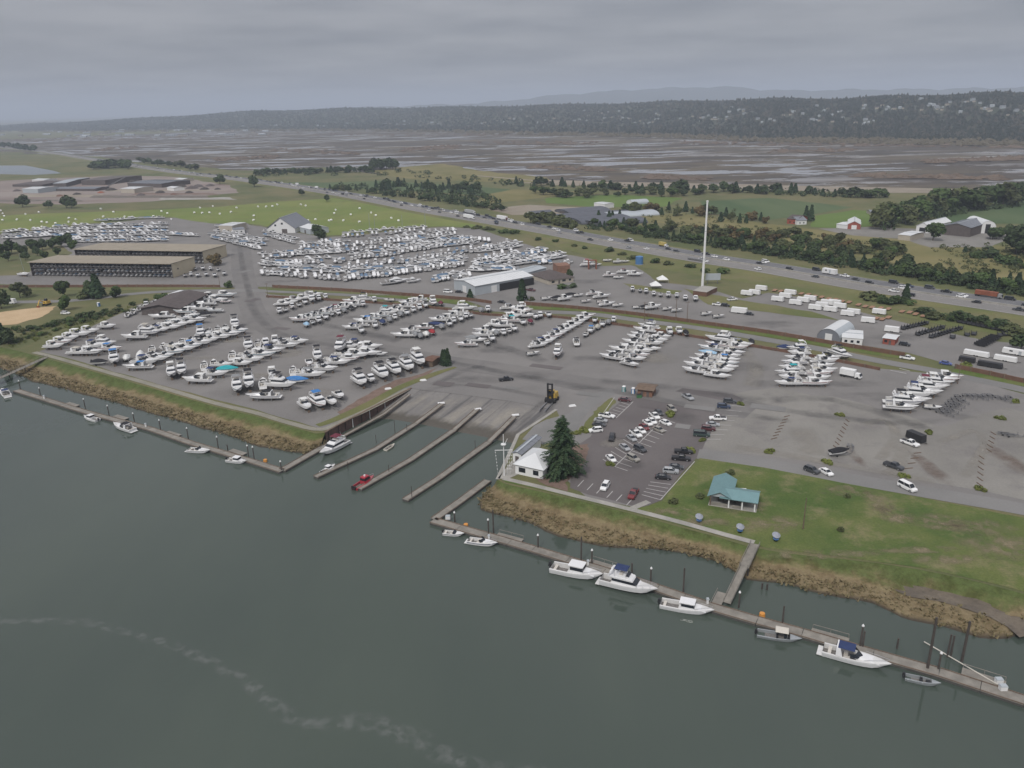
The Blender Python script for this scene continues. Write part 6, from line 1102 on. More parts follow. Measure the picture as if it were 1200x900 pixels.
for i, (u, v) in enumerate(((866, 680), (876, 676), (30, 436), (12, 444))): p = P(u, v, 0); m = MB(); m.tube((0, 0, -2), (0, 0, 3.4), .22, n=8); o = m.build('support_pile', 'piling_wood'); o.location = p; tag(o, f"dark support pile under the {'downstream gangway' if i < 2 else 'upstream footbridge'}, {'inner' if i % 2 == 0 else 'outer'} one", 'piling')
def piling(u, v, h, cap, label, r0=.2, group='dock pilings'):
    p = P(u, v, 0); r = empty('piling', (p.x, p.y, 0)); m = MB(); m.tube((0, 0, -2.5), (random.uniform(-.06, .06), random.uniform(-.06, .06), h), r0, r0 * .85, n=8); m.build('shaft', 'piling_wood', r)
    if cap: m = MB(); m.tube((0, 0, h - .1), (0, 0, h + .1), r0 * 1.25, n=8); m.tube((0, 0, h + .1), (0, 0, h + .5), r0 * 1.2, .02, n=8); m.build('cap', 'white_paint', r)
    return tag(r, label, 'piling', group)
for i, (u, v, h) in enumerate(((24, 456, 3.6), (48, 465, 3.8), (100, 478.5, 3.8), (128, 487, 4.0), (158, 497, 4.2), (188.5, 504.5, 4.0), (221, 515.5, 4.4), (256, 526, 4.4), (267, 528, 2.2), (291.5, 536, 4.2), (298, 539, 4.6))): piling(u, v, h, i != 8, f"dark piling with pale cap, {ORD[i]} from the footbridge on the upstream dock")
for i, (u, v, h, c) in enumerate(((330, 553, 3.6, 1), (533, 612, 3.0, 1), (572.5, 627, 4.6, 1), (578.5, 625, 7.0, 0), (630.5, 644, 4.2, 1), (681, 659, 7.2, 0), (693.5, 663, 4.4, 1), (740.5, 675, 3.6, 0), (762.5, 684, 4.2, 1), (800.5, 696, 7.0, 0), (865.5, 712, 4.0, 1), (916.5, 733, 5.0, 0), (1007.5, 760, 5.6, 1), (1010.5, 760.5, 4.4, 0), (1086.5, 786, 12.5, 0), (1099, 787, 4.4, 1), (1127, 775, 9.6, 0), (1051, 760, 2.6, 0), (1110, 770, 5.5, 0), (1114, 769, 5.0, 0))): piling(u, v, h, c, f"{'capped' if c else 'bare dark'} piling, {ORD[i]} from the ramp basin along the downstream dock", .22 if h < 9 else .28)
for i, (u, v, h) in enumerate(((477, 506, 3.0), (463, 509, 5.2), (441, 519, 3.0), (408, 551, 3.0), (456, 555, 3.0), (557, 527, 3.4), (483, 586, 4.5))): piling(u, v, h, 0, f"thin bare piling in the ramp basin, {ORD[i]} of the basin pilings", .11, 'basin pilings')
for i, (u, v) in enumerate(((893, 690), (898.5, 691))): piling(u, v, 1.6, 0, f"broken old pile near the gangway, {ORD[i]} of two", .25, 'old broken piles')
p, q_ = P(1083, 752, .3), P(1169, 802, .8); m = MB(); m.tube((0, 0, 0), q_ - p, .12, n=8); o = m.build('boom_pole', 'cover_tan'); o.location = p; tag(o, 'long pale boom pole slanting from the shallows to the downstream dock', 'pole')
p = P(928, 723, 0); 
for i, (u, v) in enumerate(((546, 617), (893, 722), (311, 541))): 
    p = P(u, v, 0); m = MB(); m.tube((0, 0, -.1), (0, 0, .8), .7, .6, n=10); o = m.build('mooring_buoy', 'buoy_orange'); o.location = p; tag(o, ('orange buoy beside the downstream dock corner', 'orange buoy just past the gangway', 'rusty orange buoy inside the upstream dock corner')[i], 'buoy')
for i, (u, v, lab) in enumerate(((573, 632, 'white power pedestal on the downstream dock by the small cruiser'), (689, 662, 'white power pedestal beside the large hardtop cruiser'), (829, 707, 'white power pedestal by the gangway foot'), (1170, 800, 'white dock locker at the boom pole end'), (1175, 808, 'white dock locker beyond the boom pole'), (52, 467, 'white power pedestal on the upstream dock'), (171, 500, 'white power pedestal mid-way on the upstream dock'), (525, 608, 'white dock box on the dock corner'))):
    p = P(u, v, .7); r = empty('dock_pedestal', p); m = MB(); m.box(0, 0, 0, .45, .45, 1.1) if i not in (3, 4, 7) else m.box(0, 0, 0, 1.3, .9, .9); m.build('body', 'white_paint', r); m = MB(); m.fr(-.35 if i not in (3, 4, 7) else -.7, .35 if i not in (3, 4, 7) else .7, -.35 if i not in (3, 4, 7) else -.5, .35 if i not in (3, 4, 7) else .5, 1.1 if i not in (3, 4, 7) else .9, 1.4 if i not in (3, 4, 7) else 1.1, .1, .1, .1, .1); m.build('lid', 'pale_steel', r); tag(r, lab, 'pedestal')
# ramp signs at the head of the floats
for i, (u, v) in enumerate(((517, 472), (560, 479), (604, 486))): p = P(u, v, 3.1); m = MB(); m.fr(-1.3, 1.3, -.6, .6, -.25, .12, .05, .05, .05, .05); o = m.build('ramp_block', 'white_paint'); o.location = p; o.rotation_euler = (0, 0, .2); tag(o, f"white block at the head of the {ORD[i]} boarding float", 'block', 'ramp head blocks')
# ================================================================== BUILDINGS
def frame3(A, B, Cc, z=LAND):
    a, b, c = P(*A, z), P(*B, z), P(*Cc, z); ex = (b - a); Lx = ex.length; ex.normalize(); ey = Vector((-ex.y, ex.x, 0)); Ly = (c - b).dot(ey)
    return a, math.atan2(ex.y, ex.x), Lx, Ly
def roof_panels(r, Lx, Ly, h, rh, axis, over, mat, name='roof', th=.14):
    if axis == 'x': e = [(-over, -over, h), (Lx + over, -over, h), (Lx + over, Ly / 2, h + rh), (-over, Ly / 2, h + rh)], [(-over, Ly + over, h), (-over, Ly / 2, h + rh), (Lx + over, Ly / 2, h + rh), (Lx + over, Ly + over, h)]
    else: e = [(-over, -over, h), (Lx / 2, -over, h + rh), (Lx / 2, Ly + over, h + rh), (-over, Ly + over, h)], [(Lx + over, -over, h), (Lx + over, Ly + over, h), (Lx / 2, Ly + over, h + rh), (Lx / 2, -over, h + rh)]
    for pts in e:
        m = MB(); top = [(x, y, z + th) for x, y, z in pts]; m.add(list(pts) + top, [(3, 2, 1, 0), (4, 5, 6, 7)] + [(i, (i + 1) % 4, 4 + (i + 1) % 4, 4 + i) for i in range(4)]); m.build(name, mat, r)
    if max(Lx, Ly) > 12 and mat in ('white_roof', 'grey_roof', 'pale_steel'):                # standing seams and a ridge cap
        n = int((Lx if axis == 'x' else Ly) / 2.2)
        for k in range(n + 1):
            for sgn in (0, 1):
                if axis == 'x': x = -over + (Lx + 2 * over) * k / n; a_, b_ = (x, -over if sgn == 0 else Ly + over, h + th), (x, Ly / 2, h + rh + th)
                else: y = -over + (Ly + 2 * over) * k / n; a_, b_ = (-over if sgn == 0 else Lx + over, y, h + th), (Lx / 2, y, h + rh + th)
                m = MB(); m.bar(a_, b_, .12, .09); m.build('roof_seam', mat, r)
        m = MB(); m.bar((-over, Ly / 2, h + rh + th), (Lx + over, Ly / 2, h + rh + th), .7, .12) if axis == 'x' else m.bar((Lx / 2, -over, h + rh + th), (Lx / 2, Ly + over, h + rh + th), .7, .12); m.build('ridge_cap', 'pale_steel', r)
def opening(r, wall, kind_, x, z, w, h, Lx, Ly, parts_mat='dark_glass', name='window'):
    """wall: f front (y=0), b back, l left (x=0), r right; x from the wall's left corner"""
    t = .06; m = MB()
    if wall == 'f': m.box(x, -.03, z, w, t, h)
    elif wall == 'b': m.box(x, Ly + .03, z, w, t, h)
    elif wall == 'r': m.box(Lx + .03, x, z, t, w, h)
    else: m.box(-.03, x, z, t, w, h)
    o = m.build(name, parts_mat, r); return o
def building(name, label, A, B, Cc, h, rh, axis, wallm, roofm, over=.4, openings=(), cat='building', walls=True, base=None, z=LAND):
    a, rz, Lx, Ly = frame3(A, B, Cc, z); Ly = max(2.0, Ly); r = empty(name, a, rz)
    if walls:
        for nm, pts in (('wall', [(0, 0, 0), (Lx, 0, 0), (Lx, 0, h), (Lx / 2, 0, h + (rh if axis == 'y' else 0)), (0, 0, h)]), ('wall', [(0, Ly, 0), (Lx, Ly, 0), (Lx, Ly, h), (Lx / 2, Ly, h + (rh if axis == 'y' else 0)), (0, Ly, h)]), ('wall', [(0, 0, 0), (0, Ly, 0), (0, Ly, h), (0, Ly / 2, h + (rh if axis == 'x' else 0)), (0, 0, h)]), ('wall', [(Lx, 0, 0), (Lx, Ly, 0), (Lx, Ly, h), (Lx, Ly / 2, h + (rh if axis == 'x' else 0)), (Lx, 0, h)])):
            m = MB(); m.poly([(x, y, zz + (-.3 if zz == 0 else 0)) for x, y, zz in pts]); m.build(nm, wallm, r)
    roof_panels(r, Lx, Ly, h + .02, rh, axis, over, roofm)
    for op in openings: opening(r, op[0], None, op[1] * (Lx if op[0] in 'fb' else Ly), op[2], op[3], op[4], Lx, Ly, *(op[5:] or ()))
    return tag(r, label, cat), Lx, Ly
W_ = lambda wall, x, z=1.0, w=1.2, h=1.1: (wall, x, z, w, h)
D_ = lambda wall, x, w=1.0, h=2.1, m='dark_wall': (wall, x, .02, w, h, m, 'door')
# rack sheds
def rack_shed(A, B, Cc, h, label, lab2, rows_=3, deep=None):
    a, rz, Lx, Ly = frame3(A, B, Cc); r = empty('rack_shed', a, rz)
    m = MB(); m.add([(-.8, -1.5, h), (Lx + .5, -1.5, h), (Lx + .5, Ly + .5, h - .7), (-.8, Ly + .5, h - .7), (-.8, -1.5, h + .35), (Lx + .5, -1.5, h + .35), (Lx + .5, Ly + .5, h - .35), (-.8, Ly + .5, h - .35)], [(0, 3, 2, 1), (4, 5, 6, 7), (0, 1, 5, 4), (1, 2, 6, 5), (2, 3, 7, 6), (3, 0, 4, 7)]); ro = m.build('roof', 'tan_roof', r)
    nr = int(Lx / 3.0)
    for i in range(nr + 1): x = -.8 + (Lx + 1.3) * i / nr; q = MB(); q.bar((x, -1.5, h + .36), (x, Ly + .5, h - .34), .10, .07); q.build('roof_seam', 'tan_roof', ro)
    m = MB(); m.add([(Lx, 0, 0), (Lx, Ly, 0), (Lx, Ly, h - .7), (Lx, 0, h)], [(0, 1, 2, 3)]); m.build('end_wall', 'tan_steel', r)
    m = MB(); m.box(Lx + .04, Ly * .25, 4.6, .06, 1.2, 1.0); m.build('window', 'dark_glass', r)
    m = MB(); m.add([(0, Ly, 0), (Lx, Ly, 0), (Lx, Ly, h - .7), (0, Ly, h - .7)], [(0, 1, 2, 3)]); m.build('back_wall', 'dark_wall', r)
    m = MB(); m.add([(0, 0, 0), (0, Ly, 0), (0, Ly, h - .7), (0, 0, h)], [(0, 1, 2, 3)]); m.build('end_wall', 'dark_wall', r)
    n = int(Lx / 3.3); 
    for i in range(n + 1):
        x = Lx * i / n; m = MB(); m.box(x, .1, 0, .22, .22, h); m.build('post', 'rack_steel', r)
    for k in range(1, rows_):
        z = k * (h - 1.0) / rows_; m = MB(); m.box(Lx / 2, .05, z, Lx, .16, .22); m.build('rack_beam', 'rack_steel', r); m = MB(); m.box(Lx / 2, 5, z, Lx, .16, .22); m.build('rack_beam', 'rack_steel', r)
    tag(r, label, 'shed', 'boat rack sheds')
    b = MB()
    for k in range(rows_):
        for i in range(n):
            if random.random() < .08: continue
            z = k * (h - 1.0) / rows_ + .1; L = random.uniform(6, 7.5); v0 = len(b.v); f0 = len(b.f); boat_lump(b, 0, 0, 0, -math.pi / 2, L * .95, random.choice((0, 0, 2, 3)))
            b.v[v0:] = [(x * .92 + Lx * (i + .5) / n, y + L / 2 + random.uniform(.0, .6), (zz - .5) * .82 + z) for x, y, zz in b.v[v0:]]
    o = b.build('racked_boats', ['gelcoat', 'dark_glass', 'cover_blue', 'cover_grey', 'trailer_steel', 'bottom_paint', 'cockpit']); o.location = a; o.rotation_euler = (0, 0, rz); kind(o, 'stuff'); o['label'] = lab2
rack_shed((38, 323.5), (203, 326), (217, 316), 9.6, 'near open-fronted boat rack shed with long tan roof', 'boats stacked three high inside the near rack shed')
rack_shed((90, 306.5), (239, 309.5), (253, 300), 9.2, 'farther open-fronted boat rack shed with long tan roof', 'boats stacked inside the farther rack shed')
# big white shop with grey gable roof, sheds beside it
building('workshop', 'white workshop with a steep grey gable roof by the green field', (314, 273), (346, 273), (333, 266), 4.0, 9.5, 'y', 'white_paint', 'grey_roof', .8, [D_('f', .62, 5, 3.5), W_('f', .3, 6.0, 1.8, 1.6), W_('f', .55, 7.5, 1.8, 1.6), W_('f', .2, 1.2, 2, 1.4)])
building('shed', 'small white shed with curved white roof beside the round tree', (352, 272), (364, 275), (367, 268), 4.5, 2.2, 'x', 'pale_steel', 'white_roof', .3, [D_('f', .5, 3, 3)])
building('trailer_office', 'pale flat-topped office unit at the top of the entrance lane', (257, 272), (273, 272.5), (275, 268), 6.0, .3, 'x', 'beige_wall', 'white_roof', .2, [D_('f', .3), W_('f', .7)]); building('mobile_home', 'low white mobile unit beside the office unit', (274, 274), (287, 273), (288, 270), 3.4, .5, 'x', 'white_paint', 'grey_roof', .2, [W_('f', .3), W_('f', .7)])
# dark shed
building('long_shed', 'long low shed with dark shingle roof in the lower yard', (211, 369), (243, 351.5), (217, 344), 3.6, 2.2, 'x', 'dark_wall', 'brown_shingle', 1.0, [('f', .2, .1, 4, 2.8, 'black_metal', 'door'), ('f', .45, .1, 3.4, 2.8, 'white_paint', 'door'), ('f', .7, .1, 3.6, 2.8, 'black_metal', 'door'), ('f', .9, .1, 3.2, 2.8, 'white_paint', 'door')])
p = P(205, 349); m = MB(); m.fr(-7, 7, -1.8, 1.8, 0, 3.2, .2, .2, .5, .5); o = m.build('wrapped_hull', 'white_roof'); o.location = p; o.rotation_euler = (0, 0, heading(205, 349, 1, -.35)); tag(o, 'long white wrapped load behind the dark shed', 'wrapped boat')
# metal shed
_, LX, LY = building('metal_shed', 'pale metal shed with broad white roof and open side by the wall', (557, 346.5), (624, 334), (606, 326), 5.6, 1.6, 'x', 'pale_steel', 'white_roof', .5, [('f', .72, .05, 26, 4.4, 'black_metal', 'doorway_shade'), ('f', .32, .05, 4, 4, 'white_paint', 'door'), ('l', .5, .05, 4, 4, 'white_paint', 'door')])  # black front panel paints the shade inside the open side
building('annex', 'pale blue metal-roofed annex behind the house', (618, 328), (640, 322), (634, 317), 4.5, .8, 'x', 'pale_steel', 'pale_steel', .3)
# house
def hip_house(name, label, A, B, Cc, h, rh, wallm, roofm, ops):
    a, rz, Lx, Ly = frame3(A, B, Cc); r = empty(name, a, rz)
    for pts in ([(0, 0), (Lx, 0)], [(0, Ly), (Lx, Ly)], [(0, 0), (0, Ly)], [(Lx, 0), (Lx, Ly)]): m = MB(); (x0, y0), (x1, y1) = pts; m.poly([(x0, y0, -.3), (x1, y1, -.3), (x1, y1, h), (x0, y0, h)]); m.build('wall', wallm, r)
    o = .6; i = min(Lx, Ly) / 2 * .95
    if Lx >= Ly: r0, r1 = (i, Ly / 2, h + rh), (Lx - i, Ly / 2, h + rh)
    else: r0, r1 = (Lx / 2, i, h + rh), (Lx / 2, Ly - i, h + rh)
    c = [(-o, -o, h), (Lx + o, -o, h), (Lx + o, Ly + o, h), (-o, Ly + o, h)]
    fs = [(c[0], c[1], r1, r0), (c[1], c[2], r1), (c[2], c[3], r0, r1), (c[3], c[0], r0)] if Lx >= Ly else [(c[0], c[1], r0), (c[1], c[2], r1, r0), (c[2], c[3], r1), (c[3], c[0], r0, r1)]
    for f in fs: m = MB(); m.poly(list(f)); m.build('roof', roofm, r)
    m = MB(); m.poly([(x, y, z - .02) for x, y, z in c]); m.build('soffit', 'white_paint', r)
    for op in ops: opening(r, op[0], None, op[1] * (Lx if op[0] in 'fb' else Ly), op[2], op[3], op[4], Lx, Ly, *(op[5:] or ()))
    return tag(r, label, 'building')
hip_house('house', 'low house with a brown hip roof behind the flood wall', (644, 334), (672, 330), (664, 321), 3.0, 3.4, 'beige_wall', 'brown_shingle', [W_('f', .15, 1, 2, 1.2), D_('f', .4, 1.2), W_('f', .6, 1, 2.4, 1.3), W_('f', .85, 1, 1.6, 1.2), W_('r', .4)])
building('corten_shed', 'rust-coloured equipment shed behind the brown-roofed house', (653, 321), (668, 320), (668, 316), 5, .5, 'x', 'corten', 'corten', .1)
# office on the quay
hip_house('office', 'white marina office with pale hip roof beside the big fir', (604, 555), (636, 562), (655, 543), 3.3, 2.8, 'white_paint', 'white_roof', [W_('f', .25, .9, 2.2, 1.5), W_('f', .75, .9, 1.8, 1.5), W_('r', .3, .9, 1.4, 1.3), D_('r', .65, 1.1, 2.2), W_('l', .5, .9, 1.6, 1.3)])
building('lean_to', 'grey metal-roofed lean-to attached behind the white office', (601, 541), (611, 543), (633, 523), 2.9, .6, 'y', 'white_paint', 'grey_roof', .3, [D_('f', .5, 1.2)])
p = P(600, 549); r = empty('porch_rail', p, heading(600, 549, 1, .3)); 
for x in (-2, 0, 2): m = MB(); m.tube((x, 0, 0), (x, 0, 1.1), .06, n=5); m.build('post', 'timber_grey', r)
m = MB(); m.bar((-2, 0, 1.05), (2, 0, 1.05), .1, .1); m.build('rail', 'timber_grey', r); tag(r, 'short wooden railing in front of the white office', 'railing')
# huts
building('restroom_hut', 'brown restroom hut with a flat overhanging roof above the car park', (747, 464), (764, 466), (770, 460), 2.8, .6, 'x', 'corten', 'timber_brown', .8, [D_('f', .3), D_('f', .7), D_('r', .5)])
building('timber_hut', 'small timber hut with a red-brown roof beside the ramp-side row', (497, 429), (507, 430.5), (510, 424), 2.6, .5, 'x', 'timber_brown', 'wall_board', .4, [D_('f', .5)])
def loo(u, v, m1, label):
    r = empty('portable_toilet', P(u, v), heading(u, v, 1, .1)); m = MB(); m.fr(-.65, .65, -.65, .65, 0, 2.1, .03, .03, .03, .03); m.build('body', m1, r); m = MB(); m.fr(-.65, .65, -.65, .65, 2.1, 2.4, .2, .2, .2, .2); m.build('roof', 'white_paint', r); m = MB(); m.box(0, -.65, .1, .7, .06, 1.8); m.build('door', 'white_paint' if m1 != 'teal_plastic' else 'pale_steel', r); return tag(r, label, 'toilet')
loo(731, 459, 'teal_plastic', 'teal portable toilet with white top by the grass wedge'); loo(742, 461, 'blue_plastic', 'blue portable toilet next to the brown restroom hut'); loo(116, 359, 'blue_plastic', 'blue portable toilet beside the dike road')
m = MB(); m.box(0, 0, 0, 1.8, 1.2, 1.3); o = m.build('dumpster_body', 'green_plastic'); o.location = P(749, 466); 
r = empty('dumpster', P(749, 466)); o.parent = r; o.location = (0, 0, 0); o.name = 'body'; m = MB(); m.fr(-.95, .95, -.65, .65, 1.3, 1.45, .05, .05, .3, 0); m.build('lid', 'black_metal', r); tag(r, 'green dumpster in front of the brown restroom hut', 'dumpster')
# pavilion
def pavilion():
    a, rz, Lx, Ly = frame3((832, 592), (884, 600), (892, 582), LAND); r = empty('picnic_pavilion', a, rz); W1 = Lx * .42; Dp = Ly * 1.15
    m = MB(); m.box(Lx * .5, Ly * .36, 0, Lx + 1, Ly * .80, .16); m.build('slab', 'concrete', r); m = MB(); m.box(W1 * .5, Ly * .72, 0, W1 + 1, Ly * .9, .165); m.build('slab', 'concrete', r)
    h = 3.0; rh = 1.6; e = .8; xm = W1 / 2
    # main gable: ridge front to back over the west part
    for pts in ([(-e, -e, h), (xm, -e, h + rh), (xm, Dp + e, h + rh), (-e, Dp + e, h)], [(W1 + e, -e, h), (W1 + e, Dp + e, h), (xm, Dp + e, h + rh), (xm, -e, h + rh)]):
        m = MB(); m.add(list(pts) + [(x, y, z + .15) for x, y, z in pts], [(3, 2, 1, 0), (4, 5, 6, 7)] + [(i, (i + 1) % 4, 4 + (i + 1) % 4, 4 + i) for i in range(4)]); ro = m.build('roof', 'teal_roof', r)
        for k in range(1, 14): y = -e + (Dp + 2 * e) * k / 14; q = MB(); p0, p1 = (pts[0], pts[1]) if pts[0][0] < 0 else (pts[0], pts[3]); q.bar((p0[0], y, p0[2] + .15), (p1[0], y, p1[2] + .15), .06, .05); q.build('roof_seam', 'teal_roof', ro)
    # wing: ridge left to right
    D2 = Ly * .62; ym = D2 / 2; x0 = xm; h2 = h - .05; rh2 = rh * .78
    for pts in ([(x0, -e, h2), (Lx + e, -e, h2), (Lx + e, ym, h2 + rh2), (x0, ym, h2 + rh2)], [(x0, D2 + e, h2), (x0, ym, h2 + rh2), (Lx + e, ym, h2 + rh2), (Lx + e, D2 + e, h2)]):
        m = MB(); m.add(list(pts) + [(x, y, z + .15) for x, y, z in pts], [(3, 2, 1, 0), (4, 5, 6, 7)] + [(i, (i + 1) % 4, 4 + (i + 1) % 4, 4 + i) for i in range(4)]); m.build('roof', 'teal_roof', r)
    m = MB(); m.add([(Lx, 0, h), (Lx, D2, h), (Lx, ym, h + rh2 * .9)], [(0, 1, 2)]); m.build('gable_board', 'pale_steel', r); m = MB(); m.add([(0, -.2, h), (W1, -.2, h), (xm, -.2, h + rh * .95)], [(0, 1, 2)]); m.build('gable_board', 'pale_steel', r)
    for x, y in ((0, 0), (W1, 0), (Lx * .72, 0), (Lx, 0), (Lx, D2), (Lx * .72, D2), (0, Dp), (W1, Dp), (0, Dp / 2)): m = MB(); m.box(x, y, .1, .35, .35, h); m.build('post', 'white_paint' if y == 0 and x > 0 else 'timber_brown', r)
    m = MB(); m.box(W1 * .5, Dp - .4, .15, W1, .2, 2.4); m.build('back_wall', 'beige_wall', r); m = MB(); m.box(Lx * .7, D2 - .4, .15, Lx * .5, .2, 1.2); m.build('low_wall', 'beige_wall', r)
    m = MB(); m.box(W1 * .5, 0, .15, W1 * .9, .12, .9); m.build('front_rail', 'timber_grey', r); m = MB(); m.box(Lx * .6, 0, .15, Lx * .2, .12, .9); m.build('front_rail', 'timber_grey', r)
    tag(r, 'L-shaped picnic pavilion with teal metal roof on the lawn', 'pavilion')
    for i, (fx, fy) in enumerate(((.3, .35), (.3, .75), (.75, .35))):
        t = empty('picnic_table', a + Matrix.Rotation(rz, 3, 'Z') @ Vector((Lx * fx * .7, Ly * fy, .17)), rz); m = MB(); m.box(0, 0, .72, 1.8, .75, .06); m.build('table_top', 'timber_grey', t)
        for s in (-1, 1): m = MB(); m.box(0, s * .7, .42, 1.8, .28, .05); m.build('bench', 'timber_grey', t); m = MB(); m.box(s * .7, 0, 0, .1, 1.4, .72); m.build('leg', 'timber_brown', t)
        tag(t, f"picnic table under the teal roof, {('front', 'rear', 'wing')[i]} one", 'table')
pavilion()
plain('cover_grey_cloth', (0.25, 0.265, 0.30), 0.8, 0.25, 1.5)
# round umbrellas on the lawn
for i, (u, v) in enumerate(((819, 612), (867, 624), (909, 634))):
    p = P(u, v); r = empty('garden_umbrella', p); m = MB(); n = 10; h = 2.0; R_ = 1.05
    m.add([(.25, -.2, h + .45)] + [(R_ * math.cos(2 * math.pi * k / n), R_ * math.sin(2 * math.pi * k / n) , h - .25 + .35 * math.sin(2 * math.pi * k / n)) for k in range(n)], [(0, 1 + k, 1 + (k + 1) % n) for k in range(n)]); m.build('canopy', 'cover_grey_cloth', r); m = MB(); m.tube((.25, -.2, h + .4), (0, 0, 0), .05, n=5); m.build('pole', 'chrome', r); m = MB(); m.tube((0, 0, .65), (0, 0, .72), .75, n=12); m.tube((0, 0, 0), (0, 0, .08), .5, n=10); m.build('table', 'blue_plastic', r)
    tag(r, f"pale round table umbrella on the lawn, {('nearest the car park', 'between the other two', 'nearest the gangway')[i]}", 'umbrella', 'umbrellas on the lawn')
m = MB(); m.box(0, 0, .3, 2.6, 1.0, .5); m.box(-1.0, 0, 0, .15, .8, .3); m.box(1.0, 0, 0, .15, .8, .3); o = m.build('white_bench', 'white_paint'); o.location = P(869, 576); o.rotation_euler = (0, 0, -.1); tag(o, 'white bench in the corner behind the pavilion', 'bench')
# tall pole
p = P(823, 337); r = empty('tall_monopole', p); m = MB(); m.tube((0, 0, 0), (0, 0, 49.5), .8, .48, n=14); m.build('pole', 'white_paint', r); m = MB(); m.tube((0, 0, 49.5), (0, 0, 50.6), .62, n=12); m.build('antenna_cap', 'white_paint', r); m = MB(); m.box(0, 0, 0, 3.2, 3.2, .5); m.build('footing', 'concrete', r)
for z in (17, 33): m = MB(); m.tube((0, 0, z), (0, 0, z + .3), .82 - z * .0065 + .05, n=14); m.build('flange', 'pale_steel', r)
tag(r, 'very tall plain white pole standing above the sales lot', 'pole')
r = empty('billboard', P(835, 333)); m = MB(); m.box(0, 0, 2.5, 9, .4, 4); m.build('panel', 'pale_steel', r)
for x in (-3, 3): m = MB(); m.tube((x, .2, 0), (x, .2, 2.6), .2, n=6); m.build('post', 'trailer_steel', r)
tag(r, 'pale back of a billboard beside the foot of the tall pole', 'billboard')
building('brick_enclosure', 'low brick enclosure at the foot of the tall pole', (812, 346), (828, 348), (832, 341), 2.6, .2, 'x', 'wall_board', 'concrete', .1)
# barrel-roofed store
def barrel(name, label, A, B, Cc, R_, wallm, roofm, h=1.2, end='grey_roof', stripe=None):
    a, rz, Lx, Ly = frame3(A, B, Cc); r = empty(name, a, rz); n = 14; w = Lx / 2
    prof = [(0, 0)] + [(w - w * math.cos(math.pi * k / n), h + R_ * math.sin(math.pi * k / n)) for k in range(n + 1)] + [(Lx, 0)]
    for y in (0, Ly): m = MB(); m.poly([(x, y, z) for x, z in prof]); m.build('end_wall', end, r)
    for k in range(len(prof) - 1):
        (x0, z0), (x1, z1) = prof[k], prof[k + 1]; m = MB(); m.poly([(x0, -.25, z0 + .01), (x1, -.25, z1 + .01), (x1, Ly + .25, z1 + .01), (x0, Ly + .25, z0 + .01)]); m.build('roof_panel', 'white_roof' if (roofm == 'mix' and 5 <= k <= 9) else ('pale_steel' if roofm == 'mix' else roofm), r)
    m = MB(); m.box(w, -.06, 0, Lx * .3, .1, h + R_ * .5); m.build('door', wallm, r); return tag(r, label, 'building')
barrel('barrel_store', 'barrel-roofed grey store behind the flood wall', (957, 397.5), (984, 402), (1002, 391), 4.6, 'white_paint', 'mix')
building('store_annex', 'white annex with a flat roof and red end beside the barrel store', (986, 403), (1010, 405), (1020, 396), 3.0, .3, 'x', 'white_paint', 'white_roof', .2, [W_('f', .2), W_('f', .5), W_('f', .8), ('l', .5, .1, 4, 2.5, 'red_wall', 'door')])
building('kiosk', 'small white-roofed kiosk with a red side at the lot entrance', (1034, 403), (1048, 405), (1051, 400), 2.8, .3, 'x', 'red_wall', 'white_roof', .4, [D_('f', .6), W_('f', .25)])
# farm beyond the highway
building('barn', 'white barn with pale gable roof beyond the highway', (1073, 272), (1088, 273.5), (1104, 266), 5, 3.2, 'y', 'white_paint', 'white_roof', .4, [D_('f', .5, 5, 4, 'black_metal')])
building('machine_shed', 'dark grey machine shed between two pale barns', (1104, 275), (1136, 278), (1146, 270), 7, 2.6, 'y', 'dark_wall', 'grey_roof', .4)
barrel('hoop_barn', 'white hoop barn with red trim beyond the highway', (1147, 273.5), (1166, 273.5), (1181, 267), 5.4, 'black_metal', 'white_roof', 4.5, 'white_paint')
building('red_barn', 'red barn with a white roof by the bright green field', (993, 268.5), (1008, 269), (1013, 263.5), 4, 2.6, 'y', 'red_wall', 'white_roof', .3, [D_('f', .5, 4, 3.4, 'white_paint')]); building('white_shed', 'long white shed attached beside the red barn', (980, 267), (993, 268.5), (995, 264), 3.2, .6, 'x', 'white_paint', 'white_roof', .3)
building('farmhouse', 'small red farmhouse near dark trees beyond the highway', (922, 262), (934, 263), (938, 259), 4.2, 2.5, 'x', 'red_wall', 'brown_shingle', .5, [W_('f', .3), W_('f', .7)]); building('farm_cottage', 'white farm cottage beside the red farmhouse', (934, 263.5), (945, 263), (946, 260), 3.6, 2.2, 'x', 'white_paint', 'grey_roof', .4, [W_('f', .3), W_('f', .7)])
building('packing_shed', 'flat white-roofed packing shed in the farm yard', (1052, 281), (1066, 282.5), (1072, 277), 4, .5, 'x', 'beige_wall', 'white_roof', .3); building('field_hut', 'low grey hut in the green field', (1020, 252), (1032, 252), (1034, 249.5), 2.5, 1, 'x', 'beige_wall', 'grey_roof', .3); building('field_hut', 'low grey hut right of the other field hut', (1037, 253), (1047, 253), (1049, 250.5), 2.5, 1, 'x', 'beige_wall', 'grey_roof', .3)
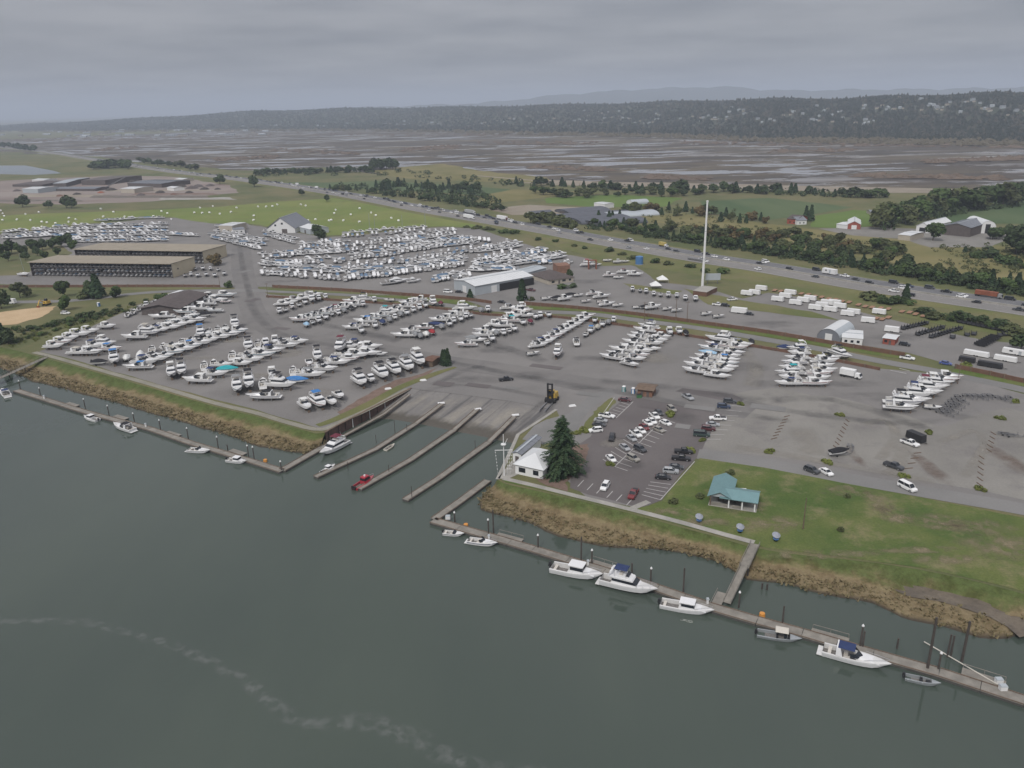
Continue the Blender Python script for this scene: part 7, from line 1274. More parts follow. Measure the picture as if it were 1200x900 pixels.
# greenhouses
gh = [((640, 254), (662, 261), (700, 252), 'shade_cloth'), ((662, 258), (682, 263.5), (722, 254), 'shade_cloth'), ((684, 262), (698, 266), (742, 257), 'shade_cloth'), ((650, 248), (668, 252.5), (700, 245), 'shade_cloth'), ((676, 252), (690, 256.5), (728, 249), 'shade_cloth'), ((703, 252), (716, 256), (762, 249.5), 'pale_steel')]
for i, (A, B, Cc, mt) in enumerate(gh): barrel('greenhouse', f"{'dark shaded' if mt == 'shade_cloth' else 'long pale'} greenhouse tunnel, {ORD[i]} of the block beyond the highway", A, B, Cc, 3.2, 'dark_wall', mt, .8, mt)
barrel('greenhouse', 'pale hoop greenhouse standing alone behind the greenhouse block', (734, 238.5), (741, 240), (757, 238), 3.4, 'white_paint', 'pale_steel', 1.2, 'white_paint'); building('white_office', 'white box building behind the greenhouse block', (696, 243), (709, 244.5), (710, 242), 4.5, .4, 'x', 'white_paint', 'white_roof', .2); barrel('greenhouse', 'white-ended hoop greenhouse beside the olive trees', (617, 252), (624, 254), (640, 250), 3.6, 'white_paint', 'shade_cloth', 1.0, 'white_paint')
# quarry and industrial buildings
for i, (A, B, Cc, h, wm_, rm, lab) in enumerate((((27, 226), (45, 226.5), (46, 223), 7, 'pale_steel', 'white_roof', 'pale square warehouse at the works beyond the field'), ((63, 219.5), (78, 219), (84, 213), 7, 'dark_wall', 'pale_steel', 'open shed with pale green-grey roof at the works'), ((62, 224), (112, 224), (114, 221.5), 4, 'dark_wall', 'grey_roof', 'long low dark shed at the works'), ((142, 226), (158, 226.5), (159, 223), 7, 'beige_wall', 'white_roof', 'white-roofed block at the works'), ((15, 219), (50, 219), (52, 214), 4, 'dark_wall', 'brown_shingle', 'dark low building near the pond'), ((38, 213), (52, 213.5), (53, 211.5), 4, 'white_paint', 'white_roof', 'small white shed near the pond'), ((150, 219), (190, 220), (192, 215), 7, 'dark_wall', 'grey_roof', 'long dark mill building at the works'), ((96, 217), (124, 217), (126, 211), 9, 'dark_wall', 'dark_wall', 'tall dark crusher house at the works'), ((196, 223), (204, 224), (205, 221.5), 5, 'white_paint', 'white_roof', 'small white shed at the works edge'), ((205, 213), (214, 213.5), (215, 211.5), 5, 'beige_wall', 'white_roof', 'pale shed nearest the highway at the works'))): building('works_building', lab, A, B, Cc, h * .8, 1.2, 'x', wm_, rm, .3)
m = MB(); m.bar((0, 0, 0), (34, -10, 14), 1.4, 1.2); o = m.build('conveyor', 'trailer_steel'); o.location = P(126, 219); tag(o, 'sloping grey conveyor boom at the works', 'conveyor')
for i, (u, v, s, mt) in enumerate(((172, 216, 10, 'timber_dark'), (182, 218, 12, 'timber_dark'), (225, 221, 9, 'brown_shingle'), (232, 219, 8, 'brown_shingle'), (130, 223, 8, 'timber_dark'), (240, 222, 7, 'timber_dark'), (212, 219, 8, 'timber_dark'), (20, 224, 6, 'brown_shingle'), (90, 228, 6, 'timber_dark'), (118, 226, 5, 'rust_steel'), (165, 229, 6, 'brown_shingle'), (188, 226, 7, 'timber_dark'), (204, 228, 5, 'wall_board'), (222, 226, 6, 'timber_dark'), (246, 218, 7, 'brown_shingle'), (255, 222, 5, 'timber_dark'), (138, 214, 8, 'timber_dark'), (70, 230, 5, 'wall_board'), (155, 213, 7, 'timber_dark'))):
    p = P(u, v); m = MB(); n = 12; m.add([(0, 0, s * .5)] + [(s * random.uniform(.5, .7) * math.cos(2 * math.pi * k / n), s * .6 * math.sin(2 * math.pi * k / n), s * .32 * random.uniform(.8, 1.1)) for k in range(n)] + [(s * random.uniform(.9, 1.2) * math.cos(2 * math.pi * k / n), s * math.sin(2 * math.pi * k / n), 0) for k in range(n)], [(0, 1 + k, 1 + (k + 1) % n) for k in range(n)] + [(1 + k, 1 + n + k, 1 + n + (k + 1) % n, 1 + (k + 1) % n) for k in range(n)]); o = m.build('spoil_heap', mt); o.location = p; tag(o, f"dark material heap at the works, {ORD[i]} from the tall crusher house", 'heap', 'material heaps')
# tents and tanks near the pole
for i, (u, v) in enumerate(((776, 331), (768, 338))):
    p = P(u, v); r = empty('white_tent', p); m = MB(); m.add([(0, 0, 4.6)] + [(3.2 * sx, 3.2 * sy, 2.2) for sx, sy in ((-1, -1), (1, -1), (1, 1), (-1, 1))], [(0, 1, 2), (0, 2, 3), (0, 3, 4), (0, 4, 1)]); m.build('canopy', 'white_paint', r)
    for sx, sy in ((-1, -1), (1, -1), (1, 1), (-1, 1)): m = MB(); m.tube((3.1 * sx, 3.1 * sy, 0), (3.1 * sx, 3.1 * sy, 2.25), .08, n=5); m.build('leg', 'chrome', r)
    tag(r, f"white peaked tent {('nearer the highway', 'nearer the boats')[i]} by the tall pole", 'tent')
r = empty('water_tank', P(749, 310)); m = MB(); m.tube((0, 0, .4), (0, 0, 5.5), 2.6, n=14); m.build('tank', 'blue_plastic', r); m = MB(); m.tube((0, 0, 0), (0, 0, .4), 2.8, n=14); m.build('base', 'concrete', r); m = MB(); m.tube((0, 0, 5.5), (0, 0, 6), 2.6, .6, n=14); m.build('lid', 'blue_plastic', r); tag(r, 'blue round tank on the verge near the tall pole', 'tank')
r = empty('tower_hoist', P(694, 315)); m = MB(); 
for sx in (-1, 1): m = MB(); m.bar((sx * 2.5, 0, 0), (sx * 2.5, 0, 6), .5, .5) if False else m.box(sx * 2.5, 0, 0, .5, 5, 5.5); m.build('leg', 'rust_steel', r)
m = MB(); m.box(0, 0, 5.5, 6, .6, .6); m.build('beam', 'rust_steel', r); tag(r, 'rust-red boat hoist frame near the round tank', 'hoist')
# boat forklift
def forklift():
    u, v = 645, 472; r = empty('boat_forklift', P(u, v, LAND + .07), heading(u, v, -1, 1.05)); r.scale = (1.15,) * 3
    m = MB(); m.fr(-4.2, -.2, -1.45, 1.45, 1.0, 2.9, .3, .2, .15, .15); m.build('body', 'yellow_paint', r); m = MB(); m.fr(-3.9, -2.8, -1.35, 1.35, .7, 2.4, .3, 0, .1, .1); m.build('counterweight', 'yellow_paint', r)
    m = MB(); m.fr(-1.9, -.3, -.8, .8, 2.6, 3.9, .1, .15, .1, .1); c = m.build('cab', 'dark_glass', r); m = MB(); m.box(-1.1, 0, 3.9, 1.7, 1.7, .12); m.build('roof', 'yellow_paint', c)
    for s in (-1, 1): m = MB(); m.box(.35, s * .75, .3, .55, .45, 6.4); m.build('mast_rail', 'black_metal', r)
    for z in (1.2, 2.6, 4.4, 6.3): m = MB(); m.box(.35, 0, z, .35, 1.5, .4); m.build('mast_crossbar', 'black_metal', r)
    m = MB(); m.box(.7, 0, .2, .25, 2.6, 1.5); m.build('carriage', 'black_metal', r)
    for s in (-1, 1): m = MB(); m.fr(.8, 8.2, s * .95 - .2, s * .95 + .2, .12, .42, 0, .1, .02, .02); m.build('fork', 'trailer_steel', r)
    for x, rr in ((-.1, .85), (-3.0, .65)):
        for s in (-1, 1): m = MB(); m.tube((x, s * 1.45 - .3, rr), (x, s * 1.45 + .3, rr), rr, n=14); m.build('wheel', 'rubber', r)
    tag(r, 'big yellow boat forklift with tall black mast and long forks', 'forklift')
forklift()
# lit-garland flagmast by the quay
def mast():
    r = empty('signal_mast', P(591, 557.5, LAND + .1)); H = 13.5; m = MB(); m.tube((0, 0, 0), (0, 0, H), .2, .1, n=8); m.build('pole', 'white_paint', r); m = MB(); m.tube((-2.6, 0, H * .62), (2.6, 0, H * .62), .1, n=6); m.build('yardarm', 'white_paint', r); m = MB(); m.tube((0, 0, H * .75), (0, 0, H * .75 + .25), .8, n=10); m.build('crow_nest', 'white_paint', r); m = MB(); m.tube((0, 0, H * .7), (1.2, -.3, H * .9), .08, n=5); m.build('gaff', 'white_paint', r)
    for x in (-2.5, 1.3, 1.9, 2.5):
        g = MB(); g.tube((x, 0, H * .62), (x * .75, 0, .6), .025, n=4); gg = g.build('halyard', 'white_paint', r)
        for k in range(6): t = .1 + .14 * k; b = MB(); z = H * .62 * (1 - t) + .6 * t; b.box(x * (1 - .25 * t), 0, z, .2, .2, .2); b.build('bulb', 'white_paint', gg)
    tag(r, 'white signal mast with yardarm and strung bulbs on the quay', 'mast')
mast()
# street poles and flag poles
def lamp(u, v, h, label, arm=True, mat='timber_brown'):
    r = empty('utility_pole', P(u, v)); m = MB(); m.tube((0, 0, 0), (0, 0, h), .16, .1, n=6); m.build('shaft', mat, r)
    if arm: m = MB(); m.box(0, 0, h - .8, 2.0, .14, .14); m.build('crossarm', mat, r)
    return tag(r, label, 'pole')
for i, (u, v, h, lab) in enumerate(((314, 349, 9, 'pole at the gate corner of the middle rows'), (258, 337, 7, 'pole at the gate corner by the rack shed'), (805, 378, 11, 'pole on the grass strip below the tall white pole'), (755, 376, 10, 'pole on the grass strip before the spaced boats'), (792, 372, 10, 'pole on the grass strip among the spaced boats'), (1122, 450, 10, 'pole at the wall gap by the big cruisers'), (941, 620, 9, 'thin pole on the lawn'), (1036, 320, 10, 'pole beside the highway near the belt of trees'))): lamp(u, v, h, lab, i not in (6,))
for i, (u, v, h) in enumerate(((434, 277, 20), (440, 276, 18), (472, 274, 16), (499, 274, 26))): r = empty('sail_mast', P(u, v)); m = MB(); m.tube((0, 0, 0), (0, 0, h), .22, .15, n=5); m.build('mast', 'aluminium', r); m = MB(); m.tube((0, 0, 3), (3.5, 0, 3), .12, n=5); m.build('boom', 'aluminium', r); tag(r, f"tall thin sailboat mast above the top row, {ORD[i]} from the round tree", 'mast')
def sailboat():
    r = empty('sailboat', P(29, 324), heading(29, 324, 1, .05)); h, d = hull_mesh(10, 3, 2.0, cock=.35); 
    for m in (h, d): m.v = [(x, y, z + .6) for x, y, z in m.v]
    h.build('hull', ['gelcoat', 'bottom_paint', 'gelcoat'], r); d.build('deck', ['deck_white', 'cockpit'], r); m = MB(); m.fr(-1, 2.5, -.9, .9, 2.4, 2.9, .2, .8, .2, .2); m.build('cabin', 'gelcoat', r); m = MB(); m.tube((.6, 0, 2.6), (-.8, 0, 15.5), .14, .09, n=5); m.build('mast', 'aluminium', r); m = MB(); m.box(0, 0, 0, 4, 1.2, .7); m.build('cradle', 'timber_brown', r); tag(r, 'white sailboat with a bare mast at the end of the near rack shed', 'boat')
sailboat()
# bulldozer on the sand
r = empty('excavator', P(55, 357.5), heading(55, 357.5, -1, .3)); m = MB(); m.fr(-2, 1.4, -1.3, 1.3, 1.0, 2.6, .2, .3, .1, .1); m.build('body', 'yellow_paint', r); m = MB(); m.fr(-.6, .9, -.6, .8, 2.6, 3.9, .1, .2, .1, .1); m.build('cab', 'dark_glass', r)
for s in (-1, 1): m = MB(); m.fr(-2.2, 2.2, s * 1.2 - .35, s * 1.2 + .35, 0, 1.0, .3, .3, 0, 0); m.build('track', 'black_metal', r)
m = MB(); m.bar((1.2, 0, 1.6), (4.5, 0, 3.6), .45, .5); m.build('boom', 'yellow_paint', r); m = MB(); m.bar((4.5, 0, 3.6), (6.2, 0, .9), .4, .4); m.build('stick', 'yellow_paint', r); m = MB(); m.fr(5.7, 6.7, -.7, .7, 0, 1.0, .2, 0, 0, 0); m.build('bucket', 'rust_steel', r); tag(r, 'yellow excavator beside the sand pile', 'excavator')
r = empty('camper_van', P(13, 356), heading(13, 356, 1, 0)); m = MB(); m.fr(-3.2, 3.2, -1.2, 1.2, .5, 3.1, .1, .5, .1, .1); m.build('body', 'white_paint', r); m = MB(); m.box(.6, -1.22, 1.6, 1.6, .05, .8); m.build('window', 'dark_glass', r)
for x in (-2, 2):
    for s in (-1, 1): m = MB(); m.tube((x, s * 1.1 - .1, .4), (x, s * 1.1 + .1, .4), .4, n=10); m.build('wheel', 'rubber', r)
tag(r, 'white camper van beside the dike road trees', 'van')
# hay bales
bales = [(x / 6, 240 + y / 6) for x, y in ((5, 45), (20, 65), (30, 85), (20, 112), (180, 70), (275, 57), (120, 108), (215, 112), (295, 125), (330, 130), (390, 135), (297, 160), (378, 155), (485, 98), (483, 125), (535, 108), (710, 33), (727, 88), (800, 55), (877, 88), (1080, 85), (1137, 50), (1177, 65))] + [(200 + x / 6, 240 + y / 6) for x, y in ((5, 105), (167, 60), (222, 62), (275, 60), (207, 25), (297, 14), (347, 68), (425, 55), (465, 25), (585, 82), (583, 113), (615, 17), (672, 17), (717, 15), (750, 3), (812, 100), (917, 3), (950, 10), (965, 115), (1020, 108), (1150, 65), (1160, 40), (1115, 117), (1130, 112))] + [(400 + x / 6, 240 + y / 6) for x, y in ((15, 115), (67, 75), (130, 30), (127, 125), (210, 60), (243, 80), (352, 98), (403, 117))]
bm_ = MB(); bm_.tube((-.75, 0, .7), (.75, 0, .7), .72, n=12); bme = bm_.mesh('hay_bale', ['bale_wrap'])
for u, v in bales: o = link('hay_bale', bme); o.location = P(u, v, LAND + .06); o.scale = (1.25,) * 3; o.rotation_euler = (0, 0, random.uniform(0, 3)); tag(o, 'white-wrapped round hay bale lying on the green field', 'hay bale', 'wrapped bales on the field')
# small yard things
for i, (u, v, mt, lab) in enumerate(((671, 476, 'white_paint', 'white planter box on the concrete apron by the ramp'), (496, 446, 'white_paint', 'upturned white dinghy at the wall end'), (455, 456, 'white_paint', 'upturned white dinghy on the grass by the ramp wall'), (521, 428, 'concrete', 'pale boulder under the ramp hedge'))): 
    p = P(u, v); m = MB(); m.fr(-1.4, 1.4, -.6, .6, 0, .6, .3, .5, .3, .3); o = m.build('dinghy' if 'dinghy' in lab else ('planter_box' if 'planter' in lab else 'boulder'), mt); o.location = p; o.rotation_euler = (0, 0, .3); tag(o, lab, 'boat' if 'dinghy' in lab else ('planter' if 'planter' in lab else 'rock'))
# ================================================================== VEGETATION
def leaf_cloud(n, fx, size, flat=.6, seed=0):
    """n leaf sprays: bent quads at points from fx(rng), roughly facing outward and up"""
    rg = np.random.RandomState(seed); vs, fs = [], []
    for i in range(n):
        p, out = fx(rg); p = Vector(p); d = (Vector(out) + Vector(rg.normal(0, flat, 3))).normalized(); a = d.orthogonal().normalized(); a = Matrix.Rotation(rg.uniform(0, 6.28), 3, d) @ a; b = d.cross(a); s = size * rg.uniform(.6, 1.35); k = len(vs)
        vs += [p - a * s - b * s * .5, p + a * s - b * s * .5 + d * s * .15, p + a * s * .7 + b * s * .6, p - a * s * .8 + b * s * .55 - d * s * .1]; fs.append((k, k + 1, k + 2, k + 3))
    return vs, fs
def tree_mesh(name, vs, fs, mat):
    me = bpy.data.meshes.new(name); me.from_pydata([tuple(v) for v in vs], [], fs); me.materials.append(M[mat]); me.update(); return me
def crown_round(n, h, r, seed, mat, size=.8, zc=.62, lump=5):
    rg0 = np.random.RandomState(seed); cl = [(rg0.normal(0, r * .36), rg0.normal(0, r * .36), h * zc + rg0.uniform(-.26, .30) * h, r * rg0.uniform(.42, .68)) for _ in range(lump)]
    def f(rg):
        c = cl[rg.randint(len(cl))]; d = rg.normal(0, 1, 3); d /= np.linalg.norm(d); q = rg.uniform(.55, 1.0) ** .5
        return (c[0] + d[0] * c[3] * q, c[1] + d[1] * c[3] * q, max(h * .12, c[2] + d[2] * c[3] * q * 1.05)), d * np.array([1, 1, 1]) + np.array([0, 0, .4])
    return tree_mesh('crown', *leaf_cloud(n, f, size, .5, seed), mat)
def crown_cone(n, h, r, seed, mat, size=.6, z0=.08):
    def f(rg):
        t = rg.uniform(0, 1) ** .75; z = h * (z0 + (1 - z0) * t); lay = 1 - .30 * ((t * 13 + .1) % 1.0); rr = r * (1 - t) ** .85 * lay * rg.uniform(.72, 1.08) + .12; a = rg.uniform(0, 6.283); rr *= 1 + .16 * math.sin(3 * a + t * 9 + seed)
        return (rr * math.cos(a), rr * math.sin(a), z - rr * .22), np.array([math.cos(a), math.sin(a), .55])
    return tree_mesh('crown', *leaf_cloud(n, f, size, .35, seed), mat)
def trunk_mesh(h, r, top=.75, limbs=0, seed=0):
    rg = random.Random(seed); m = MB(); m.tube((0, 0, -.3), (rg.uniform(-.2, .2), rg.uniform(-.2, .2), h * top), r, r * .35, n=7)
    for i in range(limbs): a = rg.uniform(0, 6.28); z = h * rg.uniform(.2, .6); L = h * rg.uniform(.15, .3); m.tube((0, 0, z), (L * math.cos(a), L * math.sin(a), z + L * .8), r * .4, r * .1, n=5)
    return m.mesh('trunk', ['bark'])
TK = {}
def tree_kind(key, crown, trunk, nm): TK[key] = (crown, trunk, nm)
for i in range(3):
    tree_kind(f'con{i}', crown_cone(420, 12, 3.2, 10 + i, 'needle_dark', .85), trunk_mesh(12, .28, .8), 'conifer_tree')
    tree_kind(f'dec{i}', crown_round(520, 10, 4.6, 20 + i, ('leaf_green', 'leaf_dark', 'leaf_green')[i], .95), trunk_mesh(10, .3, .6, 4, i), 'broadleaf_tree')
    tree_kind(f'oli{i}', crown_round(420, 8, 4.0, 30 + i, 'leaf_olive', .9), trunk_mesh(8, .25, .6, 4, i), 'broadleaf_tree')
    tree_kind(f'bus{i}', crown_round(260, 4, 2.6, 40 + i, ('leaf_dark', 'leaf_green', 'leaf_olive')[i], .55, .45), trunk_mesh(4, .12, .5, 3, i), 'shrub')
tree_kind('rust', crown_round(420, 7, 3.4, 50, 'leaf_rust', .7), trunk_mesh(7, .22, .6, 4, 5), 'broadleaf_tree'); tree_kind('bri', crown_round(420, 2.0, 2.4, 51, 'leaf_bright', .38, .4), trunk_mesh(2, .08, .5, 3, 6), 'shrub'); tree_kind('rnd', crown_round(1100, 13, 6.0, 52, 'leaf_dark', .85, .56, 9), trunk_mesh(13, .4, .5, 5, 7), 'broadleaf_tree')
def tree(key, u, v, h, label, group=None, wide=1.0, z=LAND, base={'con': 12, 'dec': 10, 'oli': 8, 'bus': 4, 'rus': 7, 'bri': 2.0, 'rnd': 13}):
    c, t, nm = TK[key]; s = h / base[key[:3]]; r = empty(nm, P(u, v, z), random.uniform(0, 6.28)); r.scale = (s * wide, s * wide, s)
    link('crown', c, r); link('trunk', t, r); return tag(r, label, 'shrub' if nm == 'shrub' else 'tree', group)
# the big fir beside the office
def big_fir():
    r = empty('fir_tree', P(659, 556)); H = 20.0; rg = np.random.RandomState(3); vs, fs = [], []
    for lay in range(34):
        t = lay / 33.0; z = H * (.07 + .92 * t); R_ = (5.9 * (1 - t ** 2.0) ** .55 + .9 * (1 - t)+ .3) * rg.uniform(.8, 1.12); nb = int(17 - 8 * t)
        for b in range(nb):
            a = rg.uniform(0, 6.283); L = R_ * rg.uniform(.5, 1.15) * (1 + .14 * math.sin(2 * a + t * 7)); droop = rg.uniform(.05, .5) * (1 - t * .5); zo = rg.uniform(-.55, .55); n = max(4, int(L / .28))
            for k in range(n):
                q = (k + 1) / n; rr = L * q; w = (.60 * (1 - q) + .38) * rg.uniform(.7, 1.3); px, py, pz = rr * math.cos(a), rr * math.sin(a), z + zo - droop * rr * q * 1.2 + rg.uniform(-.2, .2)
                for s in (-1, 1):
                    aa = a + s * rg.uniform(.7, 1.2); e = Vector((math.cos(aa), math.sin(aa), -.18 + rg.uniform(-.2, .15))) * w * 1.15; f = Vector((math.cos(a), math.sin(a), -droop)) * w * .55; p = Vector((px, py, pz)); i = len(vs); vs += [p - f * .5, p + e - f * .1, p + e * .9 + f * .7, p + f]; fs.append((i, i + 1, i + 2, i + 3))
    link('crown', tree_mesh('crown', vs, fs, 'fir_green'), r); link('trunk', trunk_mesh(20, .42, .97), r); r.scale = (.9, .9, .93); tag(r, 'tall dense dark fir tree beside the white office', 'tree')
big_fir()
# hedge column at the ramp: three upright cypresses
for i, (u, v) in enumerate(((519.5, 427.5), (522, 428.5), (525, 428))):
    r = empty('cypress_tree', P(u, v)); me = crown_cone(700, 7.2, 1.5, 60 + i, 'needle_dark', .3, .02) if i == 0 else me
    link('crown', me, r); link('trunk', trunk_mesh(5, .15, .8), r); r.scale = (1.3, 1.3, .95 + .05 * i); tag(r, f"upright dark cypress at the head of the ramp, {('outer', 'middle', 'inner')[i]} of three", 'tree', 'cypresses at the ramp head')
tree('rnd', 374, 280, 12.5, 'round dark tree beside the white workshop'); tree('con0', 612, 352, 12, 'dark conifer beside the metal shed at the wall gap', None, 1.1); tree('con1', 551, 350, 5.5, 'small dark conifer at the wall beside the van', None, 1.6)
tree('rust', 253, 311, 8, 'rust-leaved tree at the end of the farther rack shed', None, 1.2); tree('bus1', 268, 337, 4, 'shrub at the gate corner by the rack shed')
for key, u, v, h, lab, w in (('oli0', 24, 349, 8, 'loose olive tree left of the rack shed roadside', 1.2), ('dec0', 76, 348, 9, 'leafy roadside tree below the near rack shed', 1), ('con2', 115, 349, 14, 'dark conifer among the roadside trees below the rack shed', 1.5), ('dec1', 106, 349, 9, 'broad dark tree in front of the roadside conifer', 1), ('bus2', 97, 350, 5, 'low shrub beside the roadside conifer', 1.3), ('dec2', 136, 349, 7, 'low broad tree right of the roadside conifer', 1.2), ('dec2', 76, 364, 8.5, 'leafy tree standing on the near side of the dike road', .9), ('dec1', 2, 362, 10, 'dark tree beside the sand pile', 1), ('con0', 0, 402, 14, 'dark conifer by the footbridge approach', 1.3), ('dec1', 10, 403, 7, 'dark bush beside the conifer near the footbridge', 1.3), ('bus1', 190, 352, 4, 'shrub behind the dark shed', 1.5)): tree(key, u, v, h, lab, None, w)
for i in range(34):
    f = i / 33; u = 12 + 175 * f; v = 404 - 49 * f ** .9 + random.uniform(-1.5, 1.5) - (6 if i % 3 == 0 else 0); tree(f'bus{i % 3}', u, v, random.uniform(1.1, 2.2), f"low bush in the ditch hedge behind the grass-edge boats", 'ditch hedge bushes', 1.5)
for i in range(18): f = i / 17; tree(f'bus{(i + 1) % 3}', 20 + 118 * f, 388 - 22 * f + random.uniform(-2, 2), random.uniform(1.5, 2.6), 'low scrub bush on the slope below the dike road', 'slope scrub bushes', 1.8)
for i, (u, v, h) in enumerate(((3, 300, 9), (14, 297, 10), (26, 299, 9), (38, 295, 9), (50, 293, 8), (62, 290, 8), (72, 290, 9), (80, 289, 10), (86, 292, 7), (10, 306, 7), (30, 305, 6), (52, 303, 6), (68, 300, 6), (44, 300, 7))): tree(f'dec{i % 3}', u, v, h, f"dark tree in the thicket behind the rack sheds, {ORD[i]} from the picture edge", 'thicket behind the rack sheds', 1.1)
# island shrubs in the lots
for u, v, h, lab in ((986, 487, 1.6, 'island shrub at the top of the gravel lot'), (1087, 507, 1.6, 'island shrub behind the dark box trailer'), (902, 531, 1.8, 'island shrub at the western gravel row foot'), (972, 543, 1.8, 'island shrub at the middle gravel row foot'), (1057, 559, 1.6, 'island shrub below the grey pickup'), (1146, 574, 1.6, 'island shrub at the far gravel row foot'), (1174, 491, 1.7, 'island shrub near the trailer bank'), (713, 545, 1.5, 'island shrub in front of the lone white car'), (784, 486, 2.2, 'island shrub in front of the beige SUV'), (823, 516, 1.3, 'island shrub in front of the dark green van'), (811, 529, 2.0, 'island shrub at the lawn corner'), (866, 474, 1.5, 'island shrub at the top of the outer parking row'), (682, 505, 2.0, 'bright shrub at the foot of the grass wedge'), (676, 508, 1.6, 'bright shrub nearest the fir on the grass wedge'), (1191, 472, 1.8, 'dull shrub at the end of the trailer bank'), (1130, 430, 3.0, 'shrub at the wall end by the gap')): tree('bri', u, v, h * .72, lab, 'island shrubs', 1.15)
for i, (u, v) in enumerate(((790, 590), (819, 583), (857, 556), (994, 583), (984, 622))): tree('bus2', u, v, 1.6 if i not in (3, 4) else 1.2, ('grey bush beside the pavilion corner', 'grey bush at the pavilion front corner', 'grey bush behind the pavilion', 'dark grey bush on the open lawn near the road', 'dark grey bush mid-lawn')[i], None, 1.3)
tree('bus1', 660, 338, 2.5, 'shrub bed in front of the brown-roofed house', None, 2.4); tree('bus0', 672, 337, 2.2, 'shrub bed right of the house garden', None, 2.2); tree('dec1', 668, 326, 5, 'small tree behind the house gable'); tree('bus2', 624, 352, 2.2, 'yellowish shrub by the flood wall start', None, 1.4)
# belts of trees beyond the highway
def belt(pix, n, keys, h0, h1, label, group, spread_=1.5, wide=1.0):
    d = np.cumsum([0] + [math.dist(a, b) for a, b in zip(pix, pix[1:])])
    for k in range(n):
        t = d[-1] * (k + .5) / n + random.uniform(-.4, .4) * d[-1] / n; u = float(np.interp(t, d, [p[0] for p in pix])); v = float(np.interp(t, d, [p[1] for p in pix])) + random.uniform(-spread_, spread_); tree(random.choice(keys), u, v, random.uniform(h0, h1), f"{label}, {ordinal(k)} from its left end", group, wide * random.uniform(.85, 1.3))
CON = ('con0', 'con1', 'con2'); DEC = ('dec0', 'dec1', 'dec2'); OLI = ('oli0', 'oli1', 'oli2'); BUS = ('bus0', 'bus1', 'bus2')
belt([(692, 266), (740, 272), (800, 281), (850, 289), (920, 300), (1000, 312), (1060, 322), (1130, 334), (1200, 344), (1260, 353)], 84, CON + ('dec1', 'dec0', 'dec2'), 5, 8, 'dark tree in the belt along the far highway edge', 'tree belt along the highway', 2.0, 1.25)
belt([(720, 264), (800, 274), (880, 288), (960, 300), (1040, 313), (1120, 326), (1200, 338)], 32, CON + OLI + ('dec1',), 6, 9, 'mixed tree in the second line behind the highway belt', 'second tree line beyond the highway', 3, 1.2)
belt([(618, 262), (640, 260), (665, 267), (676, 271)], 9, OLI, 7, 10, 'olive-green tree in front of the greenhouses', 'trees before the greenhouses', 1.5, 1.2)
belt([(700, 256), (760, 250), (800, 249), (830, 254), (860, 258), (900, 262)], 26, CON + ('oli0', 'rust', 'dec1'), 6, 10, 'tree in the nursery rows right of the greenhouses', 'nursery trees', 4, 1.2)
belt([(815, 276), (880, 276), (940, 285), (1000, 292), (1050, 300)], 40, OLI + ('dec0', 'rust'), 5, 8, 'tawny tree in the scrub strip beyond the highway', 'scrub strip trees', 6, 1.3)
belt([(440, 217), (480, 221), (520, 226), (560, 228)], 26, CON + ('dec1',), 8, 13, 'dark tree in the grove beyond the highway', 'grove beyond the highway', 5, 1.3)
belt([(380, 222), (430, 224), (480, 232), (540, 240), (590, 248)], 24, ('dec1', 'con0', 'oli1'), 5, 8, 'low tree in the thicket past the highway bend', 'thicket past the highway bend', 2, 1.6)
belt([(300, 205), (350, 203), (400, 202), (440, 201)], 26, ('dec1', 'con1', 'dec2'), 7, 11, 'dark tree in the hedgerow beside the tide flats', 'hedgerow beside the tide flats', 1.2, 1.8)
belt([(436, 199), (466, 198)], 9, ('dec1',), 14, 18, 'tall dark tree in the clump edging the flats', 'clump at the flats edge', .8, 1.1)
belt([(600, 216), (660, 219), (720, 222), (800, 224), (900, 226), (1000, 230), (1040, 232)], 44, ('con0', 'dec1', 'con2', 'dec2'), 7, 12, 'dark tree in the hedgerow below the levee', 'hedgerow below the levee', 1.5, 1.6)
belt([(620, 228), (680, 231), (740, 228), (780, 230), (830, 228)], 20, ('dec0', 'dec1', 'oli0'), 5, 9, 'leafy tree behind the hoop greenhouse', 'trees behind the greenhouses', 2, 1.7)
belt([(1030, 268), (1060, 258), (1090, 250), (1130, 244), (1170, 238), (1210, 234)], 34, ('oli0', 'dec1', 'dec0', 'oli1'), 12, 19, 'tall tree in the grove behind the pale barns', 'grove behind the barns', 5, 1.1)
belt([(1185, 300), (1200, 298), (1225, 305)], 5, ('dec1',), 12, 16, 'broad dark tree at the farm edge by the track', 'trees at the farm edge', 3, 1.2)
belt([(1130, 296), (1160, 302), (1200, 312), (1230, 318)], 18, BUS + ('con1',), 3, 6, 'young tree in the plantation rows near the farm', 'young plantation', 4, 1.4)
belt([(1155, 281), (1180, 278), (1210, 280)], 10, ('dec1', 'dec0'), 6, 9, 'tree in front of the hoop barn', 'trees before the hoop barn', 2, 1.2)
tree('dec0', 1093, 282, 12, 'single green tree in front of the white barn', None, 1.2); tree('con2', 944, 259, 13, 'dark conifer behind the farm cottage'); tree('con0', 950, 259, 14, 'dark conifer right of the farm cottage')
belt([(108, 198), (130, 196), (152, 197)], 12, ('dec1', 'dec2'), 12, 16, 'dark tree in the clump left of the highway', 'clump left of the highway', 1.5, 1.7); belt([(0, 172), (20, 175), (42, 178)], 10, ('dec1',), 14, 18, 'dark tree in the far hedge at the picture edge', 'far hedge', .8, 1.6)
belt([(160, 192), (200, 196), (230, 200)], 10, ('dec1', 'oli0'), 8, 12, 'low tree near the highway past the works', 'trees near the works', 2, 1.6)
